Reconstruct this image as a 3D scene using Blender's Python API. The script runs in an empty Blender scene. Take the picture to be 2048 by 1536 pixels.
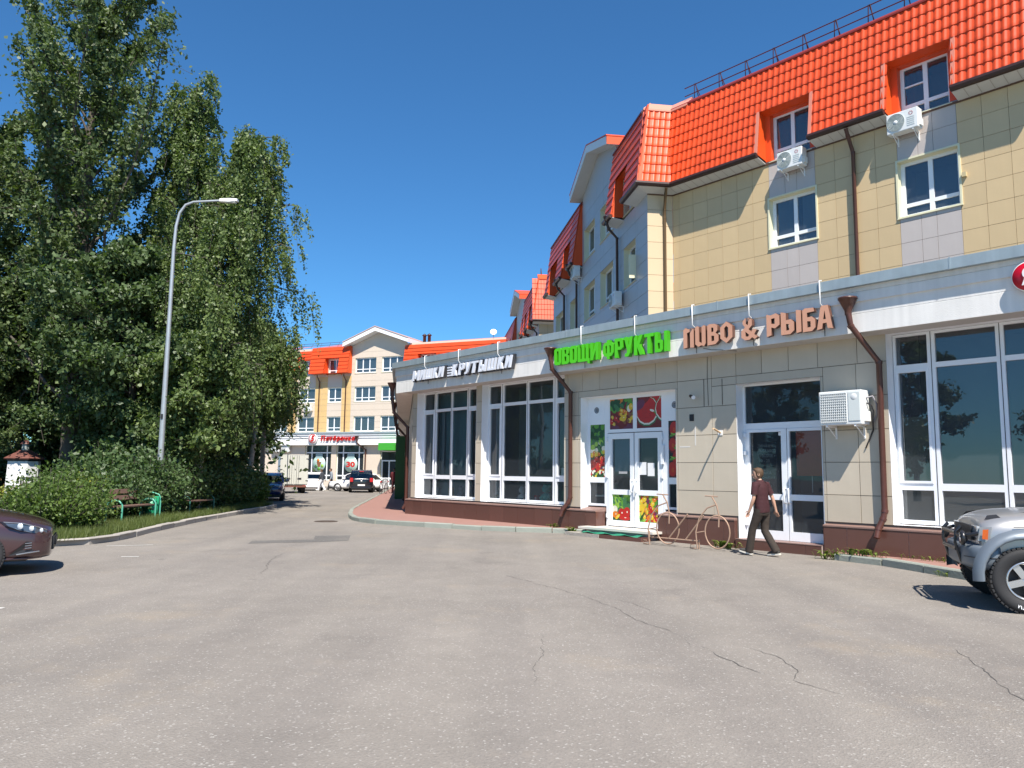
import bpy, bmesh, math, random
import numpy as np
from mathutils import Vector, Matrix, noise

random.seed(7)
rng = np.random.default_rng(11)
S = bpy.context.scene
COL = S.collection
PI = math.pi

# ------------------------------------------------------------------ camera
PITCH, ROLL = math.atan(177 / 1539.0), 0.0115
cam_d = bpy.data.cameras.new('camera')
cam_d.sensor_width = 36.0
cam_d.lens = 1539.0 / 2048.0 * 36.0
cam_d.clip_start, cam_d.clip_end = 0.1, 3000.0
cam = bpy.data.objects.new('camera', cam_d)
COL.objects.link(cam)
_f = Vector((0, math.cos(PITCH), math.sin(PITCH)))
_u0 = Vector((0, -math.sin(PITCH), math.cos(PITCH)))
_r = Vector((1, 0, 0)) * math.cos(ROLL) + _u0 * math.sin(ROLL)
_u = Vector((-1, 0, 0)) * math.sin(ROLL) + _u0 * math.cos(ROLL)
_m = Matrix((_r, _u, -_f)).transposed().to_4x4()
_m.translation = Vector((0, 0, 1.6))
cam.matrix_world = _m
S.camera = cam
CAM = Vector((0, 0, 1.6))

# ------------------------------------------------------------------ light
SUN_EL, SUN_AZ = math.radians(54.0), math.radians(10.5)      # azimuth: to the right of straight behind the camera
sun_dir = Vector((math.sin(SUN_AZ) * math.cos(SUN_EL), -math.cos(SUN_AZ) * math.cos(SUN_EL), math.sin(SUN_EL)))
W = bpy.data.worlds.new('World')
S.world = W
W.use_nodes = True
_nt = W.node_tree
_bg = _nt.nodes['Background']
_sky = _nt.nodes.new('ShaderNodeTexSky')
_sky.sky_type = 'NISHITA'
_sky.sun_disc = False
_sky.sun_elevation = SUN_EL
_sky.sun_rotation = math.radians(180.0) - SUN_AZ
_sky.altitude = 0
_sky.air_density = 1.0
_sky.dust_density = 0.0
_sky.ozone_density = 7.0
_tint = _nt.nodes.new('ShaderNodeMix'); _tint.data_type = 'RGBA'; _tint.blend_type = 'MULTIPLY'; _tint.inputs[0].default_value = 1.0
_tint.inputs[7].default_value = (0.53, 0.95, 1.14, 1)          # the camera's saturated blue, the same all over the sky
_nt.links.new(_sky.outputs[0], _tint.inputs[6])
_nt.links.new(_tint.outputs[2], _bg.inputs[0])
_bg.inputs[1].default_value = 0.08
sd = bpy.data.lights.new('sun', 'SUN')
sd.energy = 5.0
sd.angle = math.radians(0.5)
sd.color = (1.0, 0.935, 0.85)
sun = bpy.data.objects.new('sun', sd)
COL.objects.link(sun)
sun.rotation_euler = sun_dir.to_track_quat('Z', 'Y').to_euler()
S.view_settings.view_transform = 'Standard'
S.view_settings.look = 'None'
S.view_settings.gamma = 1.0
S.view_settings.use_curve_mapping = False
S.view_settings.exposure = 0.78
S.render.film_transparent = False

# ------------------------------------------------------------------ materials
MATS = {}
def mat(name, col, rough=0.7, metal=0.0, var=0.0, scale=3.0, bump=0.0, bscale=40.0, spec=0.5, rnd=0.0, coat=0.0, streak=0.0, island=0.0):
    """Principled material: base colour, broad mottling (var), per-object tone (rnd), fine relief (bump), rain streaks (streak)."""
    if name in MATS: return MATS[name]
    m = bpy.data.materials.new(name); m.use_nodes = True
    nt = m.node_tree; N = nt.nodes; L = nt.links
    p = N['Principled BSDF']
    p.inputs['Base Color'].default_value = (*col, 1)
    p.inputs['Roughness'].default_value = rough
    p.inputs['Metallic'].default_value = metal
    p.inputs['Specular IOR Level'].default_value = spec
    if coat: p.inputs['Coat Weight'].default_value = coat; p.inputs['Coat Roughness'].default_value = 0.05
    tc = N.new('ShaderNodeTexCoord')
    src = None
    def mulv(val_socket, lo, hi, prev):
        mr = N.new('ShaderNodeMapRange'); mr.inputs[3].default_value = lo; mr.inputs[4].default_value = hi
        L.new(val_socket, mr.inputs[0])
        mx = N.new('ShaderNodeMix'); mx.data_type = 'RGBA'; mx.blend_type = 'MULTIPLY'; mx.inputs[0].default_value = 1
        if prev is None: mx.inputs[6].default_value = (*col, 1)
        else: L.new(prev, mx.inputs[6])
        cb = N.new('ShaderNodeCombineColor')
        for k in range(3): L.new(mr.outputs[0], cb.inputs[k])
        L.new(cb.outputs[0], mx.inputs[7])
        return mx.outputs[2]
    if var:
        n = N.new('ShaderNodeTexNoise'); n.inputs['Scale'].default_value = scale; n.inputs['Detail'].default_value = 6; n.inputs['Roughness'].default_value = 0.62
        L.new(tc.outputs['Object'], n.inputs['Vector'])
        src = mulv(n.outputs[0], 1 - var * 1.6, 1 + var * 1.2, src)
        mr2 = N.new('ShaderNodeMapRange'); mr2.inputs[3].default_value = max(0.02, rough - .08); mr2.inputs[4].default_value = min(1, rough + .08)
        L.new(n.outputs[0], mr2.inputs[0]); L.new(mr2.outputs[0], p.inputs['Roughness'])
    if streak:
        mp = N.new('ShaderNodeMapping'); mp.inputs['Scale'].default_value = (9, 9, 0.5)
        L.new(tc.outputs['Object'], mp.inputs[0])
        n = N.new('ShaderNodeTexNoise'); n.inputs['Scale'].default_value = 1.0; n.inputs['Detail'].default_value = 5
        L.new(mp.outputs[0], n.inputs['Vector'])
        src = mulv(n.outputs[0], 1 - streak * 1.5, 1 + streak, src)
    if rnd:
        oi = N.new('ShaderNodeObjectInfo'); src = mulv(oi.outputs['Random'], 1 - rnd, 1 + rnd * .5, src)
    if island:
        ge = N.new('ShaderNodeNewGeometry'); src = mulv(ge.outputs['Random Per Island'], 1 - island, 1 + island, src)
    if src is not None: L.new(src, p.inputs['Base Color'])
    if bump:
        n = N.new('ShaderNodeTexNoise'); n.inputs['Scale'].default_value = bscale; n.inputs['Detail'].default_value = 3
        L.new(tc.outputs['Object'], n.inputs['Vector'])
        b = N.new('ShaderNodeBump'); b.inputs['Strength'].default_value = bump; b.inputs['Distance'].default_value = 0.02
        L.new(n.outputs[0], b.inputs['Height']); L.new(b.outputs[0], p.inputs['Normal'])
    MATS[name] = m
    return m

def glass(name, tint=(0.75, 0.85, 0.85), ior=1.75, rough=0.0, haze=0.0):
    if name in MATS: return MATS[name]
    m = bpy.data.materials.new(name); m.use_nodes = True
    nt = m.node_tree; N = nt.nodes; L = nt.links
    out = N['Material Output']; N.remove(N['Principled BSDF'])
    tr = N.new('ShaderNodeBsdfTransparent'); tr.inputs[0].default_value = (*tint, 1)
    gl = N.new('ShaderNodeBsdfGlossy'); gl.inputs['Roughness'].default_value = rough
    fr = N.new('ShaderNodeFresnel'); fr.inputs['IOR'].default_value = ior
    tc = N.new('ShaderNodeTexCoord'); n = N.new('ShaderNodeTexNoise'); n.inputs['Scale'].default_value = 0.8
    L.new(tc.outputs['Object'], n.inputs['Vector'])
    b = N.new('ShaderNodeBump'); b.inputs['Strength'].default_value = 0.06; b.inputs['Distance'].default_value = 0.05
    L.new(n.outputs[0], b.inputs['Height']); L.new(b.outputs[0], gl.inputs['Normal'])
    mx = N.new('ShaderNodeMixShader')
    L.new(fr.outputs[0], mx.inputs[0]); L.new(tr.outputs[0], mx.inputs[1]); L.new(gl.outputs[0], mx.inputs[2])
    if haze:
        df = N.new('ShaderNodeBsdfDiffuse'); df.inputs[0].default_value = (.30, .36, .42, 1)
        m2 = N.new('ShaderNodeMixShader'); m2.inputs[0].default_value = haze
        L.new(mx.outputs[0], m2.inputs[1]); L.new(df.outputs[0], m2.inputs[2]); L.new(m2.outputs[0], out.inputs[0])
    else:
        L.new(mx.outputs[0], out.inputs[0])
    MATS[name] = m
    return m

def leaf_mat(name, col, col2, trans=0.25):
    if name in MATS: return MATS[name]
    m = bpy.data.materials.new(name); m.use_nodes = True
    nt = m.node_tree; N = nt.nodes; L = nt.links
    p = N['Principled BSDF']; p.inputs['Roughness'].default_value = 0.5; p.inputs['Specular IOR Level'].default_value = 0.45
    ge = N.new('ShaderNodeNewGeometry')
    tc = N.new('ShaderNodeTexCoord'); n = N.new('ShaderNodeTexNoise'); n.inputs['Scale'].default_value = 0.9; n.inputs['Detail'].default_value = 3
    L.new(tc.outputs['Object'], n.inputs['Vector'])
    ad = N.new('ShaderNodeMath'); ad.operation = 'ADD'; L.new(ge.outputs['Random Per Island'], ad.inputs[0]); L.new(n.outputs[0], ad.inputs[1])
    r = N.new('ShaderNodeMapRange'); r.inputs[1].default_value = .3; r.inputs[2].default_value = 1.5; L.new(ad.outputs[0], r.inputs[0])
    mx = N.new('ShaderNodeMix'); mx.data_type = 'RGBA'; mx.inputs[6].default_value = (*col, 1); mx.inputs[7].default_value = (*col2, 1)
    L.new(r.outputs[0], mx.inputs[0]); L.new(mx.outputs[2], p.inputs['Base Color'])
    tl = N.new('ShaderNodeBsdfTranslucent')
    br = N.new('ShaderNodeMix'); br.data_type = 'RGBA'; br.blend_type = 'MULTIPLY'; br.inputs[0].default_value = 1; br.inputs[7].default_value = (1.25, 1.5, .5, 1)
    L.new(mx.outputs[2], br.inputs[6]); L.new(br.outputs[2], tl.inputs[0])
    ms = N.new('ShaderNodeMixShader'); ms.inputs[0].default_value = trans
    L.new(p.outputs[0], ms.inputs[1]); L.new(tl.outputs[0], ms.inputs[2]); L.new(ms.outputs[0], N['Material Output'].inputs[0])
    MATS[name] = m
    return m

# ------------------------------------------------------------------ objects
def tag(o, label=None, cat=None, group=None, kind=None):
    if label: o['label'] = label
    if cat: o['category'] = cat
    if group: o['group'] = group
    if kind: o['kind'] = kind
    return o

def thing(name, label, cat, loc=(0, 0, 0), rotz=0.0, group=None):
    o = bpy.data.objects.new(name, None); COL.objects.link(o)
    o.empty_display_size = 0.2
    o.location = loc; o.rotation_euler = (0, 0, rotz)
    return tag(o, label, cat, group)

def link_mesh(name, me, parent=None, loc=None, matrix=None):
    o = bpy.data.objects.new(name, me); COL.objects.link(o)
    if parent is not None: o.parent = parent
    if matrix is not None: o.matrix_basis = matrix
    elif loc is not None: o.location = loc
    return o

def copy_tree(o, parent=None):
    c = o.copy(); COL.objects.link(c)
    if parent is not None: c.parent = parent
    for ch in list(o.children): copy_tree(ch, c)
    return c

class MB:
    """collects shapes; build() links them as one mesh object"""
    def __init__(s): s.v = []; s.f = []; s.mi = []; s.sm = []
    def add(s, vs, fs, mi=0, smooth=False):
        b = len(s.v); s.v += [tuple(v) for v in vs]
        for f in fs: s.f.append([b + i for i in f]); s.mi.append(mi); s.sm.append(smooth)
        return s
    def box(s, a, b, mi=0):
        x0, y0, z0 = a; x1, y1, z1 = b
        if x0 > x1: x0, x1 = x1, x0
        if y0 > y1: y0, y1 = y1, y0
        if z0 > z1: z0, z1 = z1, z0
        return s.add([(x0, y0, z0), (x1, y0, z0), (x1, y1, z0), (x0, y1, z0), (x0, y0, z1), (x1, y0, z1), (x1, y1, z1), (x0, y1, z1)],
                     [(0, 3, 2, 1), (4, 5, 6, 7), (0, 1, 5, 4), (1, 2, 6, 5), (2, 3, 7, 6), (3, 0, 4, 7)], mi)
    def obox(s, c, size, rot=None, mi=0, taper=1.0):
        h = Vector(size) / 2; R = rot or Matrix.Identity(3); c = Vector(c); vs = []
        for z in (-1, 1):
            t = taper if z > 0 else 1
            for x, y in ((-1, -1), (1, -1), (1, 1), (-1, 1)): vs.append(c + R @ Vector((x * h.x * t, y * h.y * t, z * h.z)))
        return s.add(vs, [(0, 3, 2, 1), (4, 5, 6, 7), (0, 1, 5, 4), (1, 2, 6, 5), (2, 3, 7, 6), (3, 0, 4, 7)], mi)
    def quad(s, a, b, c, d, mi=0): return s.add([a, b, c, d], [(0, 1, 2, 3)], mi)
    def tube(s, pts, r, n=8, mi=0, cap=True, smooth=True):
        pts = [Vector(p) for p in pts]; k = len(pts)
        rs = r if isinstance(r, (list, tuple)) else [r] * k
        vs = []; up = None
        for i, p in enumerate(pts):
            t = (pts[min(i + 1, k - 1)] - pts[max(i - 1, 0)]).normalized()
            if up is None: up = Vector((0, 0, 1)) if abs(t.z) < .9 else Vector((0, 1, 0))
            x = t.cross(up)
            if x.length < 1e-5: x = t.cross(Vector((1, 0, 0)))
            x.normalize(); y = x.cross(t).normalized(); up = y
            for j in range(n):
                a = 2 * PI * j / n; vs.append(p + (x * math.cos(a) + y * math.sin(a)) * rs[i])
        fs = [(i * n + j, i * n + (j + 1) % n, (i + 1) * n + (j + 1) % n, (i + 1) * n + j) for i in range(k - 1) for j in range(n)]
        s.add(vs, fs, mi, smooth)
        if cap:
            s.add(vs[:n], [tuple(range(n))], mi); s.add(vs[-n:], [tuple(range(n))][::-1], mi)
        return s
    def cyl(s, c0, c1, r0, r1=None, n=16, mi=0, smooth=True):
        return s.tube([c0, c1], [r0, r0 if r1 is None else r1], n, mi, True, smooth)
    def lathe(s, c, prof, n=24, mi=0, smooth=True, R=None):
        c = Vector(c); R = R or Matrix.Identity(3); vs = []
        for r, z in prof:
            for j in range(n):
                a = 2 * PI * j / n; vs.append(c + R @ Vector((r * math.cos(a), r * math.sin(a), z)))
        fs = [(i * n + j, i * n + (j + 1) % n, (i + 1) * n + (j + 1) % n, (i + 1) * n + j) for i in range(len(prof) - 1) for j in range(n)]
        return s.add(vs, fs, mi, smooth)
    def prism(s, poly, o, ex, ey, ez, mi=0):
        """2-D polygon (list of (a, b)) placed at o with axes ex, ey, pushed along ez (vector with length)"""
        o, ex, ey, ez = Vector(o), Vector(ex), Vector(ey), Vector(ez); n = len(poly)
        a = [o + ex * p[0] + ey * p[1] for p in poly]; b = [q + ez for q in a]
        return s.add(a + b, [tuple(range(n))[::-1], tuple(range(n, 2 * n))] + [(i, (i + 1) % n, n + (i + 1) % n, n + i) for i in range(n)], mi)
    def mesh(s, name, mats):
        me = bpy.data.meshes.new(name)
        me.from_pydata(s.v, [], s.f)
        for m in (mats if isinstance(mats, (list, tuple)) else [mats]): me.materials.append(m)
        me.polygons.foreach_set('material_index', s.mi)
        me.polygons.foreach_set('use_smooth', s.sm)
        me.update()
        return me
    def build(s, name, mats, parent=None, loc=None, matrix=None, fix=True, bevel=0.0, seg=2):
        me = s.mesh(name, mats)
        if fix:
            bm = bmesh.new(); bm.from_mesh(me)
            bmesh.ops.recalc_face_normals(bm, faces=bm.faces)
            if bevel:
                es = [e for e in bm.edges if len(e.link_faces) == 2 and e.calc_face_angle(0) > .5]
                bmesh.ops.bevel(bm, geom=es, offset=bevel, segments=seg, profile=.6, affect='EDGES')
            bm.to_mesh(me); bm.free()
        return link_mesh(name, me, parent, loc, matrix)

def eval_mesh(o, name=None):
    """apply an object's modifiers into a fresh mesh (no operators)"""
    dg = bpy.context.evaluated_depsgraph_get()
    dg.update()
    me = bpy.data.meshes.new_from_object(o.evaluated_get(dg), depsgraph=dg)
    if name: me.name = name
    o.modifiers.clear(); o.data = me
    return o

def subsurf(o, lv=2):
    m = o.modifiers.new('s', 'SUBSURF'); m.levels = lv; m.render_levels = lv
    eval_mesh(o)
    o.data.polygons.foreach_set('use_smooth', [True] * len(o.data.polygons))
    return o

def boolean_cut(o, cutter):
    m = o.modifiers.new('b', 'BOOLEAN'); m.operation = 'DIFFERENCE'; m.object = cutter; m.solver = 'EXACT'
    eval_mesh(o)
    bpy.data.objects.remove(cutter, do_unlink=True)
    return o

def smooth_by_angle(o, ang=0.6):
    me = o.data
    me.polygons.foreach_set('use_smooth', [True] * len(me.polygons))
    bm = bmesh.new(); bm.from_mesh(me)
    for e in bm.edges:
        e.smooth = not (len(e.link_faces) == 2 and e.calc_face_angle(0) > ang)
    bm.to_mesh(me); bm.free()
    return o

# ------------------------------------------------------------------ palette (real base colours)
M_white = mat('white_paint', (.80, .80, .79), .45, var=.05, scale=2)
M_pvc = mat('white_pvc', (.82, .84, .86), .32, var=.03, scale=5)
M_stucco = mat('white_stucco', (.78, .76, .72), .85, var=.09, scale=1.6, bump=.25, bscale=60, streak=.11)
M_zinc = mat('zinc_flashing', (.33, .40, .43), .48, .25, var=.16, scale=2.5, streak=.12)
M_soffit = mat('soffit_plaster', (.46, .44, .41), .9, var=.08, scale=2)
M_beige = mat('beige_panel', (.55, .48, .375), .38, var=.07, scale=1.5, rnd=.08, streak=.04, bump=.03, bscale=12)
M_backing = mat('joint_backing', (.14, .12, .10), .9)
M_brown = mat('brown_granite_tile', (.115, .055, .044), .22, var=.06, scale=4, rnd=.10)
M_grout = mat('pale_grout', (.42, .33, .29), .9)
M_tan = mat('sand_panel', (.62, .46, .255), .42, var=.05, scale=1.5, rnd=.05, streak=.03)
M_grey = mat('grey_panel', (.52, .46, .42), .40, var=.05, scale=1.5, rnd=.05, streak=.03)
M_cream = mat('cream_panel', (.60, .46, .29), .42, var=.03, scale=1.5, rnd=.03)
M_greywing = mat('grey_wing_panel', (.48, .45, .43), .40, var=.04, scale=1.2)
M_orange = mat('orange_metal_tile', (.70, .070, .008), .46, var=.09, scale=2.2, rnd=.13, coat=.08)
M_orangeflat = mat('orange_sheet_metal', (.70, .080, .010), .48, var=.04, scale=3, coat=.06)
M_pipe = mat('brown_drainpipe', (.085, .032, .022), .35, var=.25, scale=5, bump=.1, bscale=30)
M_gutter = mat('dark_gutter', (.045, .022, .018), .4, var=.15, scale=3)
M_vinyl = mat('white_soffit_strip', (.62, .62, .60), .5, var=.05, scale=3)
M_creamtrim = mat('cream_trim', (.72, .68, .47), .5, var=.05, scale=3)
M_dark = mat('dark_plastic', (.02, .02, .022), .5)
M_steel = mat('steel', (.55, .55, .55), .35, .9, var=.1, scale=6)
M_galv = mat('galvanised_pole', (.46, .48, .49), .42, .55, var=.12, scale=2.5)
M_room = mat('dark_room', (.24, .245, .24), .9, var=.2, scale=1)
M_roomgrey = mat('grey_room', (.38, .40, .40), .9, var=.2, scale=1)
M_teal = mat('teal_backdrop', (.16, .28, .29), .7, var=.2, scale=.6)
M_curtain = mat('white_curtain', (.62, .62, .60), .9, var=.08, scale=4)
M_redint = mat('red_interior', (.75, .09, .03), .7, var=.15, scale=1)
M_kraft = mat('kraft_paper', (.42, .34, .18), .9, var=.18, scale=2.5)
M_rubber = mat('tyre_rubber', (.022, .022, .023), .75, var=.15, scale=8, bump=.2, bscale=80)
G_shop = glass('shop_glass', (.72, .80, .80), 1.62, haze=.075)
G_upper = glass('upper_window_glass', (.66, .72, .76), 2.4, haze=.11)
G_right = glass('blue_shop_glass', (.62, .68, .70), 2.2, haze=.10)
G_car = glass('car_glass', (.25, .28, .28), 1.7)
# ================================================================== GROUND
def asphalt_mat(name, base, light=1.0):
    m = bpy.data.materials.new(name); m.use_nodes = True
    nt = m.node_tree; N = nt.nodes; L = nt.links; p = N['Principled BSDF']
    p.inputs['Roughness'].default_value = .88; p.inputs['Specular IOR Level'].default_value = .3
    tc = N.new('ShaderNodeTexCoord')
    def noise_(scale, detail=5, rough=.6):
        n = N.new('ShaderNodeTexNoise'); n.inputs['Scale'].default_value = scale; n.inputs['Detail'].default_value = detail; n.inputs['Roughness'].default_value = rough
        L.new(tc.outputs['Object'], n.inputs['Vector']); return n.outputs[0]
    def ramp(v, a, b, c0, c1):
        r = N.new('ShaderNodeValToRGB'); r.color_ramp.elements[0].position = a; r.color_ramp.elements[1].position = b
        r.color_ramp.elements[0].color = (*c0, 1); r.color_ramp.elements[1].color = (*c1, 1); L.new(v, r.inputs[0]); return r.outputs[0]
    def mix(a, b, bt='MULTIPLY', f=1.0):
        x = N.new('ShaderNodeMix'); x.data_type = 'RGBA'; x.blend_type = bt
        if isinstance(f, float): x.inputs[0].default_value = f
        else: L.new(f, x.inputs[0])
        for s_, k in ((a, 6), (b, 7)):
            if isinstance(s_, tuple): x.inputs[k].default_value = (*s_, 1)
            else: L.new(s_, x.inputs[k])
        return x.outputs[2]
    c = ramp(noise_(.23, 6), .3, .7, tuple(v * .86 for v in base), tuple(v * 1.10 for v in base))
    c = mix(c, ramp(noise_(1.7, 6, .7), .25, .75, (.90, .90, .90), (1.08, 1.08, 1.08)))
    sand = ramp(noise_(.42, 5, .7), .56, .78, (0, 0, 0), (.62, .62, .62))
    c = mix(c, (.30, .245, .175), 'MIX', sand)
    dk = ramp(noise_(.6, 3), .22, .40, (.80, .80, .81), (1, 1, 1)); c = mix(c, dk)
    mp = N.new('ShaderNodeMapping'); mp.inputs['Rotation'].default_value = (0, 0, .35); mp.inputs['Scale'].default_value = (1.1, .10, 1); L.new(tc.outputs['Object'], mp.inputs[0])
    st_ = N.new('ShaderNodeTexNoise'); st_.inputs['Scale'].default_value = 1.0; st_.inputs['Detail'].default_value = 4; L.new(mp.outputs[0], st_.inputs['Vector'])
    c = mix(c, ramp(st_.outputs[0], .30, .62, (.87, .87, .88), (1.03, 1.03, 1.02)))
    oil = ramp(noise_(1.25, 2, .4), .20, .25, (.72, .72, .73), (1, 1, 1)); c = mix(c, oil)
    v = N.new('ShaderNodeTexVoronoi'); v.inputs['Scale'].default_value = 75; L.new(tc.outputs['Object'], v.inputs['Vector'])
    hs = N.new('ShaderNodeSeparateColor'); L.new(v.outputs['Color'], hs.inputs[0])
    c = mix(c, ramp(hs.outputs[0], 0, 1, (.91, .91, .91), (1.07, 1.065, 1.06)))
    pale = ramp(hs.outputs[1], .95, .98, (0, 0, 0), (.45, .45, .45)); c = mix(c, (.50, .48, .44), 'MIX', pale)
    L.new(c, p.inputs['Base Color'])
    b = N.new('ShaderNodeBump'); b.inputs['Strength'].default_value = .55; b.inputs['Distance'].default_value = .008
    L.new(v.outputs['Distance'], b.inputs['Height']); L.new(b.outputs[0], p.inputs['Normal'])
    return m
M_asph = asphalt_mat('old_grey_asphalt', (.232, .211, .186))
M_patch = asphalt_mat('asphalt_patch', (.150, .143, .132))
M_crack = mat('asphalt_crack', (.085, .08, .072), .95)
M_pave = mat('red_brick_paving', (.30, .165, .135), .85, var=.10, scale=2.2, bump=.3, bscale=9)
M_kerb = mat('grey_green_kerb', (.27, .29, .25), .85, var=.14, scale=3, rnd=.12, bump=.3, bscale=25)
M_kerbpale = mat('pale_kerb', (.40, .37, .33), .88, var=.12, scale=3, rnd=.14, bump=.3, bscale=25)
M_soil = mat('dark_soil', (.05, .042, .028), .95, var=.25, scale=2, bump=.4, bscale=14)
M_line = mat('worn_white_line', (.55, .54, .50), .8, var=.3, scale=14)

MB().add([(-400, -60, 0), (400, -60, 0), (400, 700, 0), (-400, 700, 0)], [(0, 1, 2, 3)]).build('parking_lot', M_asph)
tag(bpy.data.objects['parking_lot'], kind='structure')

def catmull(P, n=6):
    P = [Vector(p) for p in P]; out = []
    for i in range(len(P) - 1):
        p0, p1, p2, p3 = P[max(i - 1, 0)], P[i], P[i + 1], P[min(i + 2, len(P) - 1)]
        for k in range(n):
            t = k / n
            out.append(.5 * ((2 * p1) + (p2 - p0) * t + (2 * p0 - 5 * p1 + 4 * p2 - p3) * t * t + (3 * p1 - p0 - 3 * p2 + p3) * t ** 3))
    out.append(P[-1]); return out

def walk(path, step):
    """points every `step` metres along a polyline"""
    out = [path[0]]; acc = 0
    for a, b in zip(path, path[1:]):
        d = (b - a).length; x = step - acc
        while x <= d:
            out.append(a + (b - a) * (x / d)); x += step
        acc = (acc + d) % step if x - step <= d else acc + d
    if (out[-1] - path[-1]).length > .2: out.append(path[-1])
    return out

def kerb(parent, path, inward, m, h=.135, w=.15, step=1.0, gap=.012, limit=70):
    """separate kerb stones along a path; inward = +1 stones lie to the left of the walking direction"""
    pts = walk([Vector((p[0], p[1], 0)) for p in path], step)
    for i, (a, b) in enumerate(zip(pts, pts[1:])):
        t = (b - a).normalized(); nrm = Vector((-t.y, t.x, 0)) * inward
        j = random.uniform(-.012, .012); hh = h + random.uniform(-.012, .012)
        a2, b2 = a + t * gap + nrm * j, b - t * gap + nrm * (j + random.uniform(-.01, .01))
        c = .02
        prof = [(0, -.05), (0, hh - c), (c, hh), (w, hh), (w, -.05)]
        mb = MB(); va = [a2 + nrm * p[0] + Vector((0, 0, p[1])) for p in prof]; vb = [b2 + nrm * p[0] + Vector((0, 0, p[1])) for p in prof]
        n = len(prof)
        mb.add(va + vb, [tuple(range(n)), tuple(range(n, 2 * n))[::-1]] + [(k, k + n, (k + 1) % n + n, (k + 1) % n) for k in range(n)])
        mb.build('kerb_stone', m, parent)

# pavement round the shop corner
KP = [(2.05, 20.60), (1.13, 20.97), (-.55, 21.40), (-2.01, 22.28), (-3.26, 23.06), (-4.13, 23.75), (-4.95, 24.9), (-5.5, 26.5), (-5.85, 28.2), (-6.35, 31.1), (-7.25, 39), (-8.75, 52.2), (-9.9, 62), (-10.9, 71.5)]
kp = catmull(KP, 5)
def facade_pt(s, d): return Vector((6.56664 - .64715 * s - .76236 * d, 15.3678 + .76236 * s - .64715 * d, 0))
inner = [facade_pt(s, -.2) for s in (7.25, 15.9)] + [Vector((-10.2, 73.5, 0))]
kin = []
for i, p in enumerate(kp):
    t_ = (kp[min(i + 1, len(kp) - 1)] - kp[max(i - 1, 0)]).normalized(); kin.append(p + Vector((t_.y, -t_.x)) * .09)
poly = [Vector((p.x, p.y, .118)) for p in kin] + [Vector((-10.6, 73.6, .118)), Vector((-10.2, 73.5, .118)), Vector((facade_pt(15.9, -.2).x, facade_pt(15.9, -.2).y, .118)), Vector((facade_pt(7.25, -.2).x, facade_pt(7.25, -.2).y, .118))]
mb = MB(); n = len(poly); mb.add(poly, [tuple(range(n))])
mb.add(poly + [p - Vector((0, 0, .1)) for p in poly], [(i, (i + 1) % n, n + (i + 1) % n, n + i) for i in range(n)])
pav = tag(mb.build('pavement', M_pave), kind='structure')
kerb(pav, kp, -1, M_kerb, h=.135)
# pavement in front of the right hand shop window
KR = [(6.22, 15.05), (6.5, 14.62), (6.78, 14.0), (6.95, 13.2), (7.15, 12.4), (7.5, 11.3), (8.2, 9.6)]
kr = catmull(KR, 4)
krin = []
for i, p in enumerate(kr):
    t_ = (kr[min(i + 1, len(kr) - 1)] - kr[max(i - 1, 0)]).normalized(); krin.append(p + Vector((-t_.y, t_.x)) * .09)
poly = [Vector((p.x, p.y, .112)) for p in krin] + [facade_pt(-9, 0.2) + Vector((0, 0, .112)), facade_pt(-9, -.2) + Vector((0, 0, .112)), facade_pt(.25, -.2) + Vector((0, 0, .112))]
mb = MB(); n = len(poly); mb.add(poly, [tuple(range(n))]); mb.add(poly + [p - Vector((0, 0, .1)) for p in poly], [(i, (i + 1) % n, n + (i + 1) % n, n + i) for i in range(n)])
pav2 = tag(mb.build('pavement', M_pave), kind='structure')
kerb(pav2, kr, 1, M_kerb, h=.13)
# verge on the left
KL = [(-16.0, 13.2), (-13.5, 14.0), (-11, 15.0), (-9.35, 15.75), (-8.75, 16.5), (-8.68, 17.65), (-8.97, 19.5), (-9.16, 21.2), (-9.42, 23.7), (-9.61, 27.2), (-9.75, 30.3), (-9.95, 33.2)]
kl = catmull(KL, 5)
poly = [Vector((p.x, p.y, .11)) for p in kl] + [Vector((-10.6, 34.2, .11)), Vector((-13.5, 36, .11)), Vector((-60, 44, .11)), Vector((-60, 10, .11))]
mb = MB(); n = len(poly); mb.add(poly, [tuple(range(n))])
verge = tag(mb.build('lawn', M_soil), kind='structure')
kerb(verge, kl, 1, M_kerbpale, h=.14, step=1.0)

# repair patch, manhole, painted marks
tag(MB().add([(-5.70, 17.02, .004), (-4.27, 17.55, .004), (-3.72, 18.0, .004), (-3.96, 19.42, .004), (-4.78, 19.15, .004), (-4.55, 18.15, .004), (-5.82, 17.64, .004)], [(0, 1, 2, 3, 4, 5, 6)]).build('asphalt_patch', M_patch), kind='structure')
mh = thing('manhole_cover', 'worn iron manhole cover sunk in the road beside the rounded pavement corner', 'manhole', (-5.8, 24.55, 0))
M_iron = mat('rusty_iron', (.10, .075, .06), .7, .4, var=.3, scale=9, bump=.4, bscale=40)
MB().lathe((0, 0, .003), [(.36, 0), (.36, .012), (.30, .012)], 28).build('rim', M_iron, mh)
mb = MB().lathe((0, 0, .003), [(.295, 0), (.295, .009), (0.001, .009)], 28)
for k in range(-4, 5):
    w_ = math.sqrt(max(0, .26 ** 2 - (k * .06) ** 2)); mb.box((-w_, k * .06 - .012, .011), (w_, k * .06 + .012, .017))
mb.build('lid', M_iron, mh)
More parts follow.
